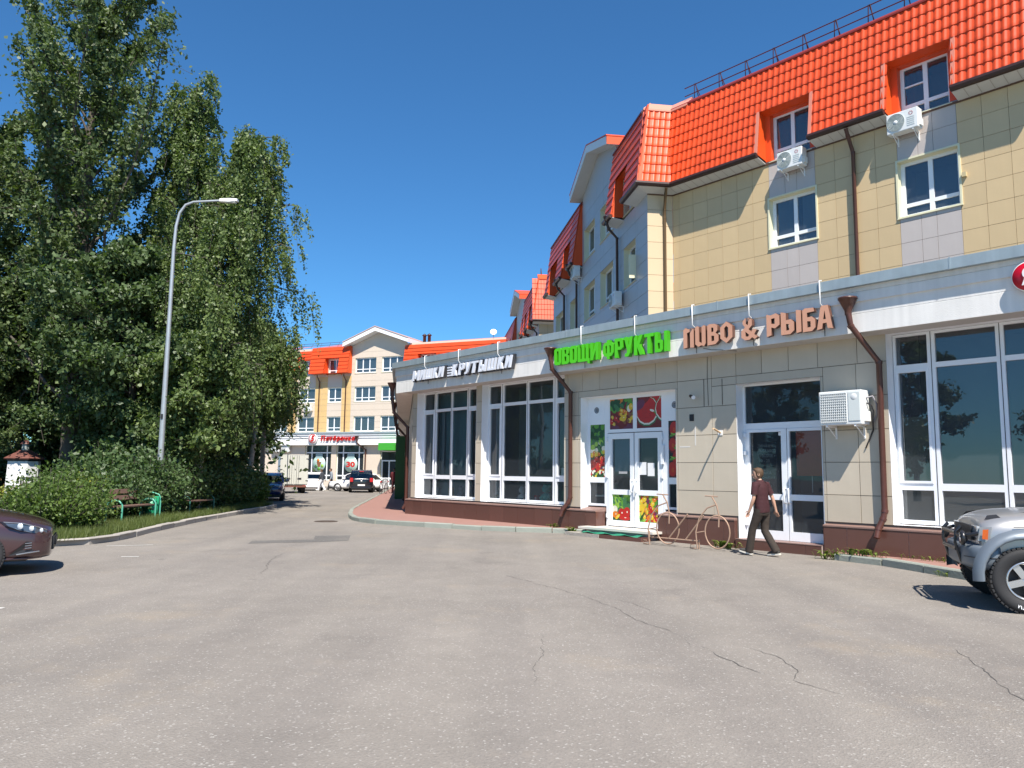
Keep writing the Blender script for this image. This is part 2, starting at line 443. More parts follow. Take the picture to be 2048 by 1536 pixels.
for (x0, y0, x1, y1, w_) in ((-7.2, 10.45, -6.9, 10.5, .07), (-6.5, 8.85, -5.75, 8.95, .09), (-8.3, 16.1, -7.5, 16.45, .07), (-7.05, 14.2, -6.75, 14.25, .08)):
    d_ = Vector((x1 - x0, y1 - y0, 0)).normalized(); q = Vector((-d_.y, d_.x, 0)) * w_
    a, b = Vector((x0, y0, .004)), Vector((x1, y1, .004))
    tag(MB().quad(a, b, b + q, a + q).build('road_marking', M_line), kind='structure')

# cracks: ragged ribbons lying on the asphalt (pixel lines measured on the photograph turned to ground metres)
def gpt(px, py):
    dx, dy = px - 1024.0, py - 768.0
    c, s = math.cos(ROLL), math.sin(ROLL); ux, uy = c * dx + s * dy, -s * dx + c * dy
    r = Vector((ux / 1539., math.cos(PITCH) + uy / 1539. * math.sin(PITCH), math.sin(PITCH) - uy / 1539. * math.cos(PITCH)))
    t = -1.6 / r.z
    return Vector((r.x * t, r.y * t, 0))
def crack(mb, pts, w0):
    w0 *= .5; P = [gpt(*p) for p in pts]; Q = walk(P, .07)
    n = len(Q); off = 0
    vs = []
    for i, q in enumerate(Q):
        t = (Q[min(i + 1, n - 1)] - Q[max(i - 1, 0)]).normalized(); nr = Vector((-t.y, t.x, 0))
        off = off * .8 + random.uniform(-.022, .022)
        e = min(1, i / 6, (n - 1 - i) / 6) * w0 * random.uniform(.3, 1.3)
        vs += [q + nr * (off - e) + Vector((0, 0, .003)), q + nr * (off + e) + Vector((0, 0, .003))]
    mb.add(vs, [(2 * i, 2 * i + 1, 2 * i + 3, 2 * i + 2) for i in range(n - 1)])
mb = MB()
crack(mb, [(1000, 1148), (1080, 1170), (1160, 1190), (1240, 1222), (1300, 1247), (1345, 1266), (1372, 1276)], .008)
crack(mb, [(1370, 1275), (1376, 1285), (1374, 1298)], .008)
crack(mb, [(1390, 1292), (1400, 1296), (1425, 1302), (1455, 1318), (1490, 1335), (1520, 1348), (1560, 1352)], .012)
crack(mb, [(1392, 1293), (1404, 1296), (1418, 1300)], .035)
crack(mb, [(1475, 1290), (1520, 1303), (1570, 1318), (1595, 1340), (1598, 1362), (1650, 1378), (1720, 1395)], .008)
crack(mb, [(1560, 1350), (1580, 1357), (1600, 1362)], .009)
crack(mb, [(1900, 1295), (1940, 1320), (1980, 1350), (2020, 1385), (2060, 1415), (2120, 1450)], .010)
crack(mb, [(572, 1105), (556, 1113), (545, 1120), (535, 1130), (523, 1150)], .010)
crack(mb, [(1240, 1222), (1200, 1225), (1170, 1235)], .006)
crack(mb, [(1085, 1265), (1080, 1310), (1070, 1380)], .004)
crack(mb, [(1180, 1190), (1260, 1205), (1330, 1232)], .005)
tag(mb.build('asphalt_crack', M_crack, fix=False), kind='structure')

# ================================================================== FACADE KIT (local frame: x along the wall, y out of the wall, z up)
def rect_sub(r, h):
    x0, x1, z0, z1 = r; a0, a1, b0, b1 = h
    if a0 >= x1 - 1e-4 or a1 <= x0 + 1e-4 or b0 >= z1 - 1e-4 or b1 <= z0 + 1e-4: return [r]
    out = []
    if b0 > z0 + 1e-4: out.append((x0, x1, z0, b0))
    if b1 < z1 - 1e-4: out.append((x0, x1, b1, z1))
    lo, hi = max(z0, b0), min(z1, b1)
    if a0 > x0 + 1e-4: out.append((x0, a0, lo, hi))
    if a1 < x1 - 1e-4: out.append((a1, x1, lo, hi))
    return out
def rects_minus(rs, holes):
    for h in holes:
        nx = []
        for r in rs: nx += rect_sub(r, h)
        rs = nx
    return rs

_pc = {}
def panel_mesh(name, w, h, t, m):
    k = (name, round(w, 3), round(h, 3), round(t, 3), m.name)
    if k not in _pc:
        _pc[k] = MB().add([(0, 0, 0), (w, 0, 0), (w, 0, h), (0, 0, h), (.002, t, .002), (w - .002, t, .002), (w - .002, t, h - .002), (.002, t, h - .002)],
                          [(7, 6, 5, 4), (0, 4, 5, 1), (1, 5, 6, 2), (2, 6, 7, 3), (3, 7, 4, 0)]).mesh(name, m)
    return _pc[k]
def panels(parent, name, rects, d, m, gap=.005, t=.014, jit=.0018, minw=.04):
    for (x0, x1, z0, z1) in rects:
        if x1 - x0 < minw or z1 - z0 < minw: continue
        mm = m((x0 + x1) / 2, (z0 + z1) / 2) if callable(m) else m
        link_mesh(name, panel_mesh(name, x1 - x0 - 2 * gap, z1 - z0 - 2 * gap, t, mm), parent,
                  (x0 + gap, d + random.uniform(-jit, jit), z0 + gap))
def grid_rects(xs, zs): return [(a, b, c, d) for a, b in zip(xs, xs[1:]) for c, d in zip(zs, zs[1:])]
def panels_joined(parent, name, rects, d, m, gap=.005, t=.012):
    mb = MB()
    for (x0, x1, z0, z1) in rects:
        if x1 - x0 < .03 or z1 - z0 < .03: continue
        a, b, c, e = x0 + gap, x1 - gap, z0 + gap, z1 - gap; dd = d + random.uniform(-.001, .001)
        mb.add([(a, dd, c), (b, dd, c), (b, dd, e), (a, dd, e), (a, dd + t, c), (b, dd + t, c), (b, dd + t, e), (a, dd + t, e)],
               [(7, 6, 5, 4), (0, 4, 5, 1), (1, 5, 6, 2), (2, 6, 7, 3), (3, 7, 4, 0)])
    return tag(mb.build(name, m, parent, fix=False), kind='stuff')

def backing(parent, x0, x1, z0, z1, holes, d, m, depth=.22, reveal=None, name='wall'):
    """wall face with openings and their reveals"""
    mb = MB()
    for (a, b, c, e) in rects_minus([(x0, x1, z0, z1)], holes):
        mb.add([(a, d, c), (b, d, c), (b, d, e), (a, d, e)], [(3, 2, 1, 0)])
    mb.build(name, m, parent, fix=False)
    if reveal:
        for (a, b, c, e) in holes:
            rv = MB(); y0, y1 = d - depth, d + .018
            rv.quad((a, y0, c), (a, y1, c), (a, y1, e), (a, y0, e)); rv.quad((b, y1, c), (b, y0, c), (b, y0, e), (b, y1, e))
            rv.quad((a, y1, e), (b, y1, e), (b, y0, e), (a, y0, e)); rv.quad((a, y0, c), (b, y0, c), (b, y1, c), (a, y1, c))
            rv.build('reveal', reveal, parent, fix=False)

def window(parent, x0, x1, z0, z1, d, panes, bar=.06, mull=.07, depth=.07, name='window', m_frame=None, m_glass=None, sash=(), sill=None, label=None):
    """panes: list of (a0, a1, b0, b1) clear glass rectangles; everything between them is frame"""
    m_frame = m_frame or M_pvc; m_glass = m_glass or G_upper
    mb = MB()
    for (a, b, c, e) in rects_minus([(x0, x1, z0, z1)], panes):
        mb.box((a, d - depth, c), (b, d, e))
    for (a, b, c, e) in sash:                                         # opening sash: a proud rim round a pane
        k = .045
        mb.box((a - k, d, c - k), (a, d + .018, e + k)); mb.box((b, d, c - k), (b + k, d + .018, e + k))
        mb.box((a, d, c - k), (b, d + .018, c)); mb.box((a, d, e), (b, d + .018, e + k))
    w = mb.build(name, m_frame, parent)
    if label: w['label'] = label
    for (a, b, c, e) in panes:
        MB().quad((a - .004, d - depth * .5, c - .004), (a - .004, d - depth * .5, e + .004), (b + .004, d - depth * .5, e + .004), (b + .004, d - depth * .5, c - .004)).build('pane', m_glass, w, fix=False)
    if sill:
        MB().add([(x0 - .06, d - .02, z0 - .01), (x1 + .06, d - .02, z0 - .01), (x1 + .06, d + sill, z0 - .035), (x0 - .06, d + sill, z0 - .035),
                  (x0 - .06, d - .02, z0 - .03), (x1 + .06, d - .02, z0 - .03), (x1 + .06, d + sill, z0 - .055), (x0 - .06, d + sill, z0 - .055)],
                 [(0, 1, 2, 3), (7, 6, 5, 4), (3, 2, 6, 7), (0, 3, 7, 4), (1, 5, 6, 2)]).build('sill', M_creamtrim, w)
    return w

def room(parent, x0, x1, z0, z1, d0, depth, m, floor=None):
    mb = MB(); y0, y1 = d0 - depth, d0
    mb.quad((x0, y0, z0), (x0, y0, z1), (x1, y0, z1), (x1, y0, z0))
    mb.quad((x0, y0, z0), (x0, y1, z0), (x0, y1, z1), (x0, y0, z1)); mb.quad((x1, y0, z0), (x1, y0, z1), (x1, y1, z1), (x1, y1, z0))
    mb.quad((x0, y0, z0), (x1, y0, z0), (x1, y1, z0), (x0, y1, z0)); mb.quad((x0, y0, z1), (x0, y1, z1), (x1, y1, z1), (x1, y0, z1))
    return mb.build('room', m, parent, fix=False)

def curtain(parent, x0, x1, z0, z1, d, m=None, amp=.025, n=None):
    n = n or max(6, int((x1 - x0) / .05)); mb = MB(); vs = []
    for i in range(n + 1):
        x = x0 + (x1 - x0) * i / n; y = d + amp * math.sin(i * 1.9 + x0) * random.uniform(.5, 1)
        vs += [(x, y, z0), (x, y, z1)]
    return mb.add(vs, [(2 * i, 2 * i + 1, 2 * i + 3, 2 * i + 2) for i in range(n)], 0, True).build('curtain', m or M_curtain, parent, fix=False)

def drainpipe(parent, pts, r=.055, funnel=True, m=None, top_r=.17, n=10):
    m = m or M_pipe
    mb = MB().tube(pts, r, n)
    for i in range(1, len(pts) - 1):
        p = Vector(pts[i]); q = Vector(pts[i + 1]); t = (q - p).normalized()
        mb.cyl(p - t * .03, p + t * .03, r * 1.14, n=n)
    o = mb.build('drainpipe', m, parent)
    if funnel:
        p = Vector(pts[0])
        MB().lathe(p, [(r * 1.05, -.06), (r * 1.15, .02), (top_r, .24), (top_r * 1.06, .24), (top_r * 1.06, .28), (top_r * .95, .28), (r, .03)], 14).build('funnel', m, o)
    return o

def sweep(parent, name, prof, path, m, closed_ends=True, smooth=False):
    """sweep a (d, z) profile along a plan polyline (local x, y); d is measured along the outward normal, mitred at corners"""
    P = [Vector((p[0], p[1])) for p in path]; k = len(P); nrm = []
    for i in range(k - 1):
        t = (P[i + 1] - P[i]).normalized(); nrm.append(Vector((-t.y, t.x)))
    vs = []; n = len(prof)
    for i in range(k):
        if i == 0: m2 = nrm[0]
        elif i == k - 1: m2 = nrm[-1]
        else:
            b = (nrm[i - 1] + nrm[i]).normalized(); m2 = b / b.dot(nrm[i])
        for (d, z) in prof: vs.append((P[i].x + m2.x * d, P[i].y + m2.y * d, z))
    fs = [(i * n + j, i * n + (j + 1) % n, (i + 1) * n + (j + 1) % n, (i + 1) * n + j) for i in range(k - 1) for j in range(n)]
    if closed_ends: fs += [tuple(range(n)), tuple(range((k - 1) * n, k * n))]
    return MB().add(vs, fs, 0, smooth).build(name, m, parent)

# metal roof tiles: one wave of one course each
TW, TC = .20, .36
def tile_mesh():
    if 'tile' in _pc: return _pc['tile']
    nx = 6; mb = MB(); vs = []
    def wave(u):                      # steep left flank, rounded crest, shallow pan
        return .030 * max(0, math.sin(PI * min(1, max(0, (u - .08) / .62)))) ** 1.2
    for v, lift in ((0, .021), (.02, .024), (.34, .010), (1.0, .002)):
        for i in range(nx + 1):
            u = i / nx; vs.append((u * TW, v * TC - .012 * (wave(u) / .03) * (1 if v < .1 else 0), wave(u) + lift))
    for i in range(nx + 1): vs.append((i / nx * TW, -.004, wave(i / nx) - .004))
    q = nx + 1; fs = [(r * q + i, r * q + i + 1, (r + 1) * q + i + 1, (r + 1) * q + i) for r in range(3) for i in range(nx)]
    fs += [(4 * q + i, 4 * q + i + 1, i + 1, i) for i in range(nx)]
    mb.add(vs, fs, 0, True); _pc['tile'] = mb.mesh('roof_tile', M_orange); return _pc['tile']
def tile_field(o, ex, ey, nx, ny, skip=None):
    """matrices of tiles on a plane: o bottom-left, ex along the eave, ey up the slope"""
    o, ex, ey = Vector(o), Vector(ex).normalized(), Vector(ey).normalized(); ez = ex.cross(ey).normalized()
    out = []
    for j in range(ny):
        for i in range(nx):
            x, y = i * TW, j * TC
            if skip and skip(x + TW / 2, y + TC / 2): continue
            M4 = Matrix((ex, ey, ez)).transposed().to_4x4(); M4.translation = o + ex * x + ey * y; out.append(M4)
    return out
def lay_tiles(parent, mats, limit=300):
    me = tile_mesh(); pm = Matrix.Translation(parent.location) @ parent.rotation_euler.to_matrix().to_4x4()
    mats = sorted(mats, key=lambda M4: ((pm @ M4).translation - CAM).length)
    def vis(M4):
        p = _m.inverted() @ (pm @ M4).translation
        return p.z < 0 and abs(p.x / p.z) < .70 and abs(p.y / p.z) < .52
    near = [M4 for M4 in mats if vis(M4)][:limit]; ids = set(id(a) for a in near); rest = [a for a in mats if id(a) not in ids]
    for M4 in near: link_mesh('roof_tile', me, parent, matrix=M4)
    if rest:
        v0 = np.array([v.co[:] for v in me.vertices]); f0 = [tuple(p.vertices) for p in me.polygons]; k = len(v0); V = []; F = []
        for q, M4 in enumerate(rest):
            A_ = np.array(M4); V.append(v0 @ A_[:3, :3].T + A_[:3, 3]); F += [tuple(i + q * k for i in f) for f in f0]
        m2 = bpy.data.meshes.new('roof_tile_field'); m2.from_pydata(np.concatenate(V).tolist(), [], F); m2.materials.append(M_orange)
        m2.polygons.foreach_set('use_smooth', [True] * len(m2.polygons))
        tag(link_mesh('roof_tile_field', m2, parent), kind='stuff')
# ================================================================== THE ONE-STOREY SHOPS
A0 = Vector((6.56664, 15.3678, 0)); UA = Vector((-.64715, .76236, 0)); RA = math.atan2(UA.y, UA.x)
NA = Vector((-UA.y, UA.x, 0))
WC = Vector((-.13868, .99034, 0)); RC = math.atan2(WC.y, WC.x)
shop = thing('shop_building', 'single-storey row of shops with beige panels, brown plinth and white cornice', 'shop', A0, RA)
PD = -.10                                                     # face of the wall panels
WD = -.38                                                     # window plane
H_W1, H_W2 = (12.02, 15.44, .70, 4.36), (7.98, 11.73, .70, 4.36)
H_D1, H_D2, H_W3 = (4.13, 7.34, .20, 3.66), (.44, 2.44, .20, 3.64), (-4.7, -.92, .70, 4.36)
HO = [H_W1, H_W2, H_D1, H_D2, H_W3]
XL, XR, ZB, ZT = 15.72, -8.0, 0, 4.36
backing(shop, XR, XL, ZB, ZT, HO, PD - .016, M_backing, depth=.28, reveal=M_pvc)
# cladding panels on their real module
xs = [-8, -6.9, -6.25, -5.6, -4.95, -4.7, -.92, -.35, .48, 1.14, 1.78, 2.43, 3.09, 4.07, 4.73, 5.37, 6.0, 6.63, 7.28, 7.84, 11.73, 12.02, 15.44, 15.72]
xs_low = [-8, -6.9, -6.25, -5.6, -4.95, -4.7, -.92, -.31, .38, 2.43, 3.09, 4.07, 7.42, 7.98, 11.73, 12.02, 15.44, 15.72]
top = rects_minus(grid_rects(xs, [3.83, 4.36]), HO)
low = rects_minus(grid_rects(xs_low, [.69, 1.23, 1.88, 2.52, 3.18, 3.83]), HO)
panels(shop, 'wall_panel', top + low, PD - .014, M_beige, gap=.0048, t=.014, jit=.003, minw=.05)
# side return at the left end and the long side wall that runs away behind it
cl = math.cos(RC - RA); sl = math.sin(RC - RA); TWL = Vector((cl, sl, 0)); TNL = Vector((-sl, cl, 0))   # side wall direction / normal in shop coordinates
c0 = Vector((XL, PD, 0))
mbw = MB()
p1 = c0 + TWL * 46
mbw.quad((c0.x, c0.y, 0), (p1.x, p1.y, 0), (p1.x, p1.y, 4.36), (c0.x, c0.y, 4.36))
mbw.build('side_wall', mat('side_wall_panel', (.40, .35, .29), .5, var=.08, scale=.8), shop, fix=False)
# plinth
def plinth(x0, x1, ends=(True, True)):
    mb = MB().box((x0 + .005, -.30, 0), (x1 - .005, -.012, .62)); mb.build('plinth', M_grout, shop)
    cap = MB(); cap.add([(x0 - .01, .012, .628), (x1 + .01, .012, .628), (x1 + .01, -.40, .705), (x0 - .01, -.40, .705), (x0 - .01, .012, .60), (x1 + .01, .012, .60), (x1 + .01, -.40, .60), (x0 - .01, -.40, .60)],
            [(0, 1, 2, 3), (4, 5, 1, 0), (5, 6, 2, 1), (7, 4, 0, 3), (7, 6, 5, 4), (6, 7, 3, 2)])
    cap.build('plinth_ledge', mat('brown_ledge', (.24, .15, .125), .45, var=.1, scale=3), shop)
plt_x = {(-8, .42): [-8, -7.2, -6.4, -5.6, -4.8, -4.0, -3.2, -2.36, -1.22, -.05, .42], (2.5, 4.62): [2.5, 2.78, 3.75, 4.38, 4.62],
         (6.7, 15.9): [6.7, 7.05, 7.72, 8.36, 9.1, 9.83, 10.5, 11.15, 11.8, 12.42, 13.05, 13.65, 14.27, 14.87, 15.45, 15.9]}
for (a, b), xx in plt_x.items():
    plinth(a, b)
    panels(shop, 'plinth_tile', [(p, q, -.02, .60) for p, q in zip(xx, xx[1:])], -.012, M_brown, gap=.005, t=.012, jit=.002)
for x, sgn in ((6.7, -1), (4.62, 1), (15.9, 1), (.42, 1), (2.5, -1)):       # tiled ends of the plinth
    MB().box((x, -.36, -.02), (x + .012 * sgn, -.004, .60)).build('plinth_tile', M_brown, shop)
# cornice: fascia, ledges, zinc flashing, swept round the corner
corner = Vector((15.9, 0, 0)); far = corner + TWL * 46
path = [(XR, 0), (corner.x, corner.y), (far.x, far.y)]
sweep(shop, 'fascia', [(-.16, 4.36), (.43, 4.355), (.43, 4.715), (.422, 4.722), (.43, 4.73), (.43, 4.95), (.475, 4.95), (.475, 5.13), (.455, 5.14), (.475, 5.155), (.475, 5.25), (-.16, 5.25)], path, M_stucco)
sweep(shop, 'roof_flashing', [(-.5, 5.251), (.585, 5.235), (.60, 5.235), (.60, 5.43), (.55, 5.445), (-.5, 5.47)], path, M_zinc)
for x in [x0 for x0 in np.arange(-7.2, 15.5, 2.4)]:                        # lapped joints of the flashing
    MB().box((x, .598, 5.232), (x + .03, .606, 5.447)).build('flashing_seam', M_zinc, shop)
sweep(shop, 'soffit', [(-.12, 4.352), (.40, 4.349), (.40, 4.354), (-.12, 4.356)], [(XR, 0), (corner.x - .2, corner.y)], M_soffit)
# flat roof behind the cornice
q0 = Vector((XR, -.4, 5.3)); q1 = Vector((15.5, -.4, 5.3)); q2 = q1 + TWL * 46; 
MB().add([q0, q1, q2, q2 + TNL * -14, Vector((8, -7, 5.3)), Vector((XR, -7, 5.3))], [(0, 1, 2, 3, 4, 5)]).build('flat_roof', mat('bitumen_roof', (.12, .12, .12), .9, var=.1), shop, fix=False)

# ---- shop windows
def big_window(x0, x1, cells, mains, name, gl):
    """cells: glass columns; mains: indexes of columns with a separate sash frame (casement)"""
    panes = []; sash = []
    for i, (a, b) in enumerate(cells):
        panes.append((a, b, .795, 1.355)); panes.append((a, b, 3.755, 4.305))
        if i in mains:
            r = (a + .035, b - .035, 1.53, 3.60); panes.append(r); sash.append(r)
        else: panes.append((a, b, 1.485, 3.66))
    w = window(shop, x0, x1, .72, 4.355, WD, panes, m_glass=gl, sash=sash, name='shop_window', depth=.08)
    for x in [(cells[i][1] + cells[i + 1][0]) / 2 for i in range(len(cells) - 1)]:
        if abs(x) > 0: MB().box((x - .006, WD + .0005, .73), (x + .006, WD + .004, 4.35)).build('frame_joint', M_dark, w)
    return w
cells1 = [(12.14, 12.75), (12.88, 13.71), (13.79, 14.64), (14.77, 15.37)]
cells2 = [(8.05, 8.58), (8.74, 9.80), (9.91, 10.97), (11.12, 11.68)]
cells3 = [(-1.56, -.98), (-2.72, -1.70), (-3.87, -2.85), (-4.62, -4.02)][::-1]
big_window(12.03, 15.44, cells1, (0, 3), 'w1', G_shop)
big_window(7.98, 11.73, cells2, (0, 3), 'w2', G_shop)
big_window(-4.7, -.93, cells3, (0, 3), 'w3', G_right)
room(shop, 11.95, 15.5, .55, 4.4, WD - .09, 2.2, M_roomgrey)
room(shop, 7.9, 11.8, .55, 4.4, WD - .09, 2.6, M_room)
room(shop, -4.8, -.85, .55, 4.4, WD - .09, 1.6, M_room)
MB().box((12.95, WD - .33, .74), (14.85, WD - .30, 4.3)).build('backdrop', M_teal, shop)
MB().box((9.2, WD - .95, .70), (11.3, WD - .92, 4.3)).build('backdrop', mat('green_grey_backdrop', (.13, .16, .145), .8, var=.2, scale=1), shop)
MB().box((12.0, WD - .6, .55), (15.45, WD - .1, .735)).build('window_shelf', M_white, shop)
MB().box((7.98, WD - .6, .55), (11.75, WD - .1, .735)).build('window_shelf', M_white, shop)
for (a, b) in ((15.05, 15.36), (14.45, 14.62)): curtain(shop, a, b, 1.3, 3.7, WD - .25, mat('sheer_grey_curtain', (.35, .37, .38), .9))
curtain(shop, 11.45, 11.66, .9, 3.7, WD - .25, MATS['sheer_grey_curtain'])
# paper and packing stacked behind the right hand window
for (a, b, c) in ((-1.6, -.98, 1.46), (-2.72, -1.66, 1.28), (-3.9, -2.75, 1.24), (-4.66, -3.95, 1.3)):
    MB().add([(a, WD - .11, .74), (b, WD - .11, .74), (b, WD - .12, c - .05), ((a + b) / 2, WD - .10, c), (a, WD - .12, c - .12)], [(0, 1, 2, 3, 4)]).build('paper_sheet', M_kraft, shop)
MB().box((-1.52, WD - .14, 1.5), (-1.02, WD - .11, 2.75)).build('paper_sheet', M_kraft, shop)
MB().box((-1.36, WD - .16, 2.75), (-.98, WD - .13, 4.3)).build('paper_sheet', mat('brown_board', (.10, .05, .045), .9), shop)

# ---- entrance with fruit pictures
e1 = None
def frame_boxes(mb, x0, x1, z0, z1, d, panes, depth=.07):
    for (a, b, c, e) in rects_minus([(x0, x1, z0, z1)], panes): mb.box((a, d - depth, c), (b, d, e))
p_side_l = [(6.71, 7.25, 1.50, 2.92), (6.72, 7.27, .80, 1.36)]
p_side_r = [(4.19, 4.58, 1.52, 2.92), (4.19, 4.58, .80, 1.36)]
p_top = [(5.72, 6.53, 2.77, 3.57), (4.79, 5.60, 2.77, 3.57)]
mb = MB(); frame_boxes(mb, 4.13, 7.34, .74, 3.66, WD, p_side_l + p_side_r + p_top + [(4.76, 6.60, .74, 2.68)])
mb.box((6.6, WD - .07, .22), (6.66, WD, .74)); mb.box((4.70, WD - .07, .22), (4.76, WD, .74))
ent = mb.build('entrance', M_pvc, shop)
def add_pane(par, r, m=G_shop): MB().quad((r[0] - .003, WD - .035, r[2] - .003), (r[0] - .003, WD - .035, r[3] + .003), (r[1] + .003, WD - .035, r[3] + .003), (r[1] + .003, WD - .035, r[2] - .003)).build('pane', m, par, fix=False)
for r in (p_side_l[1], p_side_r[1]): add_pane(ent, r)
for x in (7.0, 4.37):                                                     # round vent fans in the blank panels
    MB().lathe((x, WD + .001, 3.31), [(.085, 0), (.085, .014), (.062, .016), (.060, .004), (.02, .012), (.001, .014)], 20, R=Matrix.Rotation(-PI / 2, 3, 'X')).build('vent_fan', mat('grey_vent', (.16, .18, .20), .5), ent)
for x0, x1 in ((6.66, 7.34), (4.13, 4.70)): MB().box((x0 + .05, WD, 3.02), (x1 - .05, WD + .006, 3.60)).build('blank_panel', M_pvc, ent)
def leaf(par, x0, x1, z0, z1, panes):
    mb = MB(); frame_boxes(mb, x0, x1, z0, z1, WD + .012, panes, .075)
    return mb.build('door_leaf', M_pvc, par)
lf1 = leaf(ent, 5.70, 6.585, .245, 2.66, [(5.82, 6.45, 1.19, 2.51), (5.82, 6.45, .39, 1.06)])
lf2 = leaf(ent, 4.775, 5.66, .245, 2.66, [(4.91, 5.54, 1.19, 2.51), (4.91, 5.54, .39, 1.06)])
add_pane(ent, (5.82, 6.45, 1.19, 2.51)); add_pane(ent, (4.91, 5.54, 1.19, 2.51))
def handle(par, x, z, side=1):
    MB().tube([(x, WD + .012, z), (x, WD + .085, z), (x - .012, WD + .10, z + .03), (x - .012, WD + .10, z + .27), (x, WD + .085, z + .30), (x, WD + .012, z + .30)], .017, 8).build('handle', M_pvc, par)
handle(ent, 5.60, 1.14); handle(ent, 5.74, 1.14)
for z in (.45, 1.5, 2.45):
    for x in (6.60, 4.745): MB().box((x - .012, WD + .01, z), (x + .03, WD + .05, z + .10)).build('hinge', M_pvc, ent)
MB().box((4.70, WD + .014, 1.85), (4.78, WD + .06, 2.33)).build('door_closer', M_pvc, ent)
for x in (5.42, 5.16): MB().box((x - .11, WD - .03, 1.58 + (x < 5.3) * -.03), (x + .11, WD - .028, 1.90 - (x < 5.3) * .02)).build('notice_sheet', M_white, ent)
MB().box((5.83, WD - .10, 1.66), (6.44, WD - .09, 2.50)).build('window_blind', mat('blue_grey_blind', (.22, .28, .38), .9, var=.15, scale=1.5), ent)
MB().box((5.95, WD - .031, 1.60), (6.24, WD - .029, 1.66)).build('notice_sheet', mat('grey_notice', (.35, .35, .36), .9), ent)
room(shop, 4.1, 7.36, .2, 3.7, WD - .08, 2.2, M_room)
MB().box((6.72, WD - .5, .98), (7.25, WD - .2, 1.02)).build('shelf', M_white, shop)
MB().box((6.72, WD - .55, 1.02), (7.25, WD - .5, 1.34)).build('shelf', M_teal, shop)

# flat printed pictures of fruit and vegetables: coloured shapes in layers
PC = {k: mat('print_' + k, c, .35, var=.14, scale=9) for k, c in dict(red=(.45, .02, .015), dred=(.16, .012, .012), org=(.62, .18, .02), yel=(.68, .46, .03), grn=(.10, .28, .03), lgrn=(.26, .46, .06), dgrn=(.018, .07, .02), wht=(.70, .68, .55), blk=(.02, .018, .015), pur=(.14, .03, .07), brn=(.22, .09, .035), mgrn=(.05, .16, .06)).items()}
PK = list(PC); PM = list(PC.values())
def poster(name, x0, x1, z0, z1, bg, shapes, parent, y=None):
    """shapes: (colour, cx, cz, rx, rz, rot) in 0..1 units of the sheet, clipped to it"""
    y = WD - .018 if y is None else y
    mb = MB().add([(x0, y - .004, z0), (x1, y - .004, z0), (x1, y - .004, z1), (x0, y - .004, z1), (x0, y, z0), (x1, y, z0), (x1, y, z1), (x0, y, z1)],
                  [(7, 6, 5, 4), (0, 1, 2, 3), (0, 4, 5, 1), (2, 6, 7, 3)], PK.index(bg))
    wd, ht = x1 - x0, z1 - z0
    for i, (c, cx, cz, rx, rz, ro) in enumerate(shapes):
        yy = y + .0008 + i * .00006; n = 14; P = []
        for k in range(n):
            a = 2 * PI * k / n; u, v = rx * math.cos(a), rz * math.sin(a)
            px = cx * wd + u * math.cos(ro) - v * math.sin(ro); pz = cz * ht + u * math.sin(ro) + v * math.cos(ro)
            P.append((x1 - min(wd, max(0, px)), yy, z0 + min(ht, max(0, pz))))
        mb.add(P, [tuple(range(n))], PK.index(c))
    return mb.build(name, PM, parent, fix=False)
R_ = random.Random(5)
def heap(cols, n, r0, r1, zlo=0, zhi=1):
    return [(R_.choice(cols), R_.random(), zlo + (zhi - zlo) * R_.random(), R_.uniform(r0, r1), R_.uniform(r0, r1) * .95, R_.random() * 3) for _ in range(n)]
def shine(sh): 
    out = []
    for s_ in sh:
        out.append(s_)
        if s_[3] > .03 and s_[0] in ('red', 'org', 'yel', 'lgrn'): out.append(('wht', s_[1] + .02, s_[2] + .02, s_[3] * .18, s_[4] * .18, 0))
    return out
poster('poster', 5.72, 6.53, 2.77, 3.57, 'dred', [('org', .25, .9, .3, .2, 0)] + heap(['dgrn', 'mgrn', 'grn'], 26, .05, .12, .55, .95) + shine(heap(['red', 'org', 'yel', 'brn', 'dred'], 34, .04, .075, .15, .6) + [('yel', .58, .36, .10, .09, 0), ('wht', .82, .66, .07, .09, 0), ('yel', .90, .72, .07, .09, 0)]) + heap(['pur', 'dred'], 10, .05, .1, 0, .1), ent)
wm = lambda cx, cz, r: [('mgrn', cx, cz, r, r, 0), ('wht', cx, cz + .01, r * .93, r * .93, 0), ('red', cx, cz + .03, r * .86, r * .86, 0)]
poster('poster', 4.79, 5.60, 2.77, 3.57, 'dred', [('blk', .1, .95, .2, .1, .3)] + wm(.62, 1.05, .30) + wm(.40, .55, .40) + [('dred', .3, 1.0, .22, .16, .5), ('pur', .1, .75, .2, .12, .5)] + wm(1.12, .58, .33) + [('wht', .62, .55, .08, .03, -.3), ('grn', .72, .48, .05, .015, -.5)] + heap(['blk'], 14, .006, .010, .25, .6), ent)
poster('poster', 6.71, 7.25, 1.50, 2.92, 'dgrn', heap(['dgrn', 'mgrn', 'grn'], 50, .05, .11, .62, 1) + heap(['mgrn', 'lgrn', 'dgrn', 'wht'], 26, .04, .09, .45, .68) + shine(heap(['org', 'yel', 'org'], 14, .04, .07, .34, .5) + heap(['red', 'red', 'dred'], 22, .05, .08, .2, .36)) + heap(['lgrn', 'yel', 'pur', 'wht', 'red'], 36, .025, .05, .0, .2), ent)
def berry(cx, cz, r): return [('dred', cx, cz, r, r * 1.35, 0), ('red', cx - .03, cz + .02, r * .86, r * 1.18, 0), ('grn', cx, cz + .23 * r / .17, r * .7, r * .22, .3), ('lgrn', cx, cz + .25 * r / .17, r * .5, r * .12, -.4)] + [('org', cx + math.cos(a) * r * q, cz + math.sin(a) * r * q * .42, .006, .008, 0) for q in (.3, .6) for a in np.arange(0, 6.2, .9)]
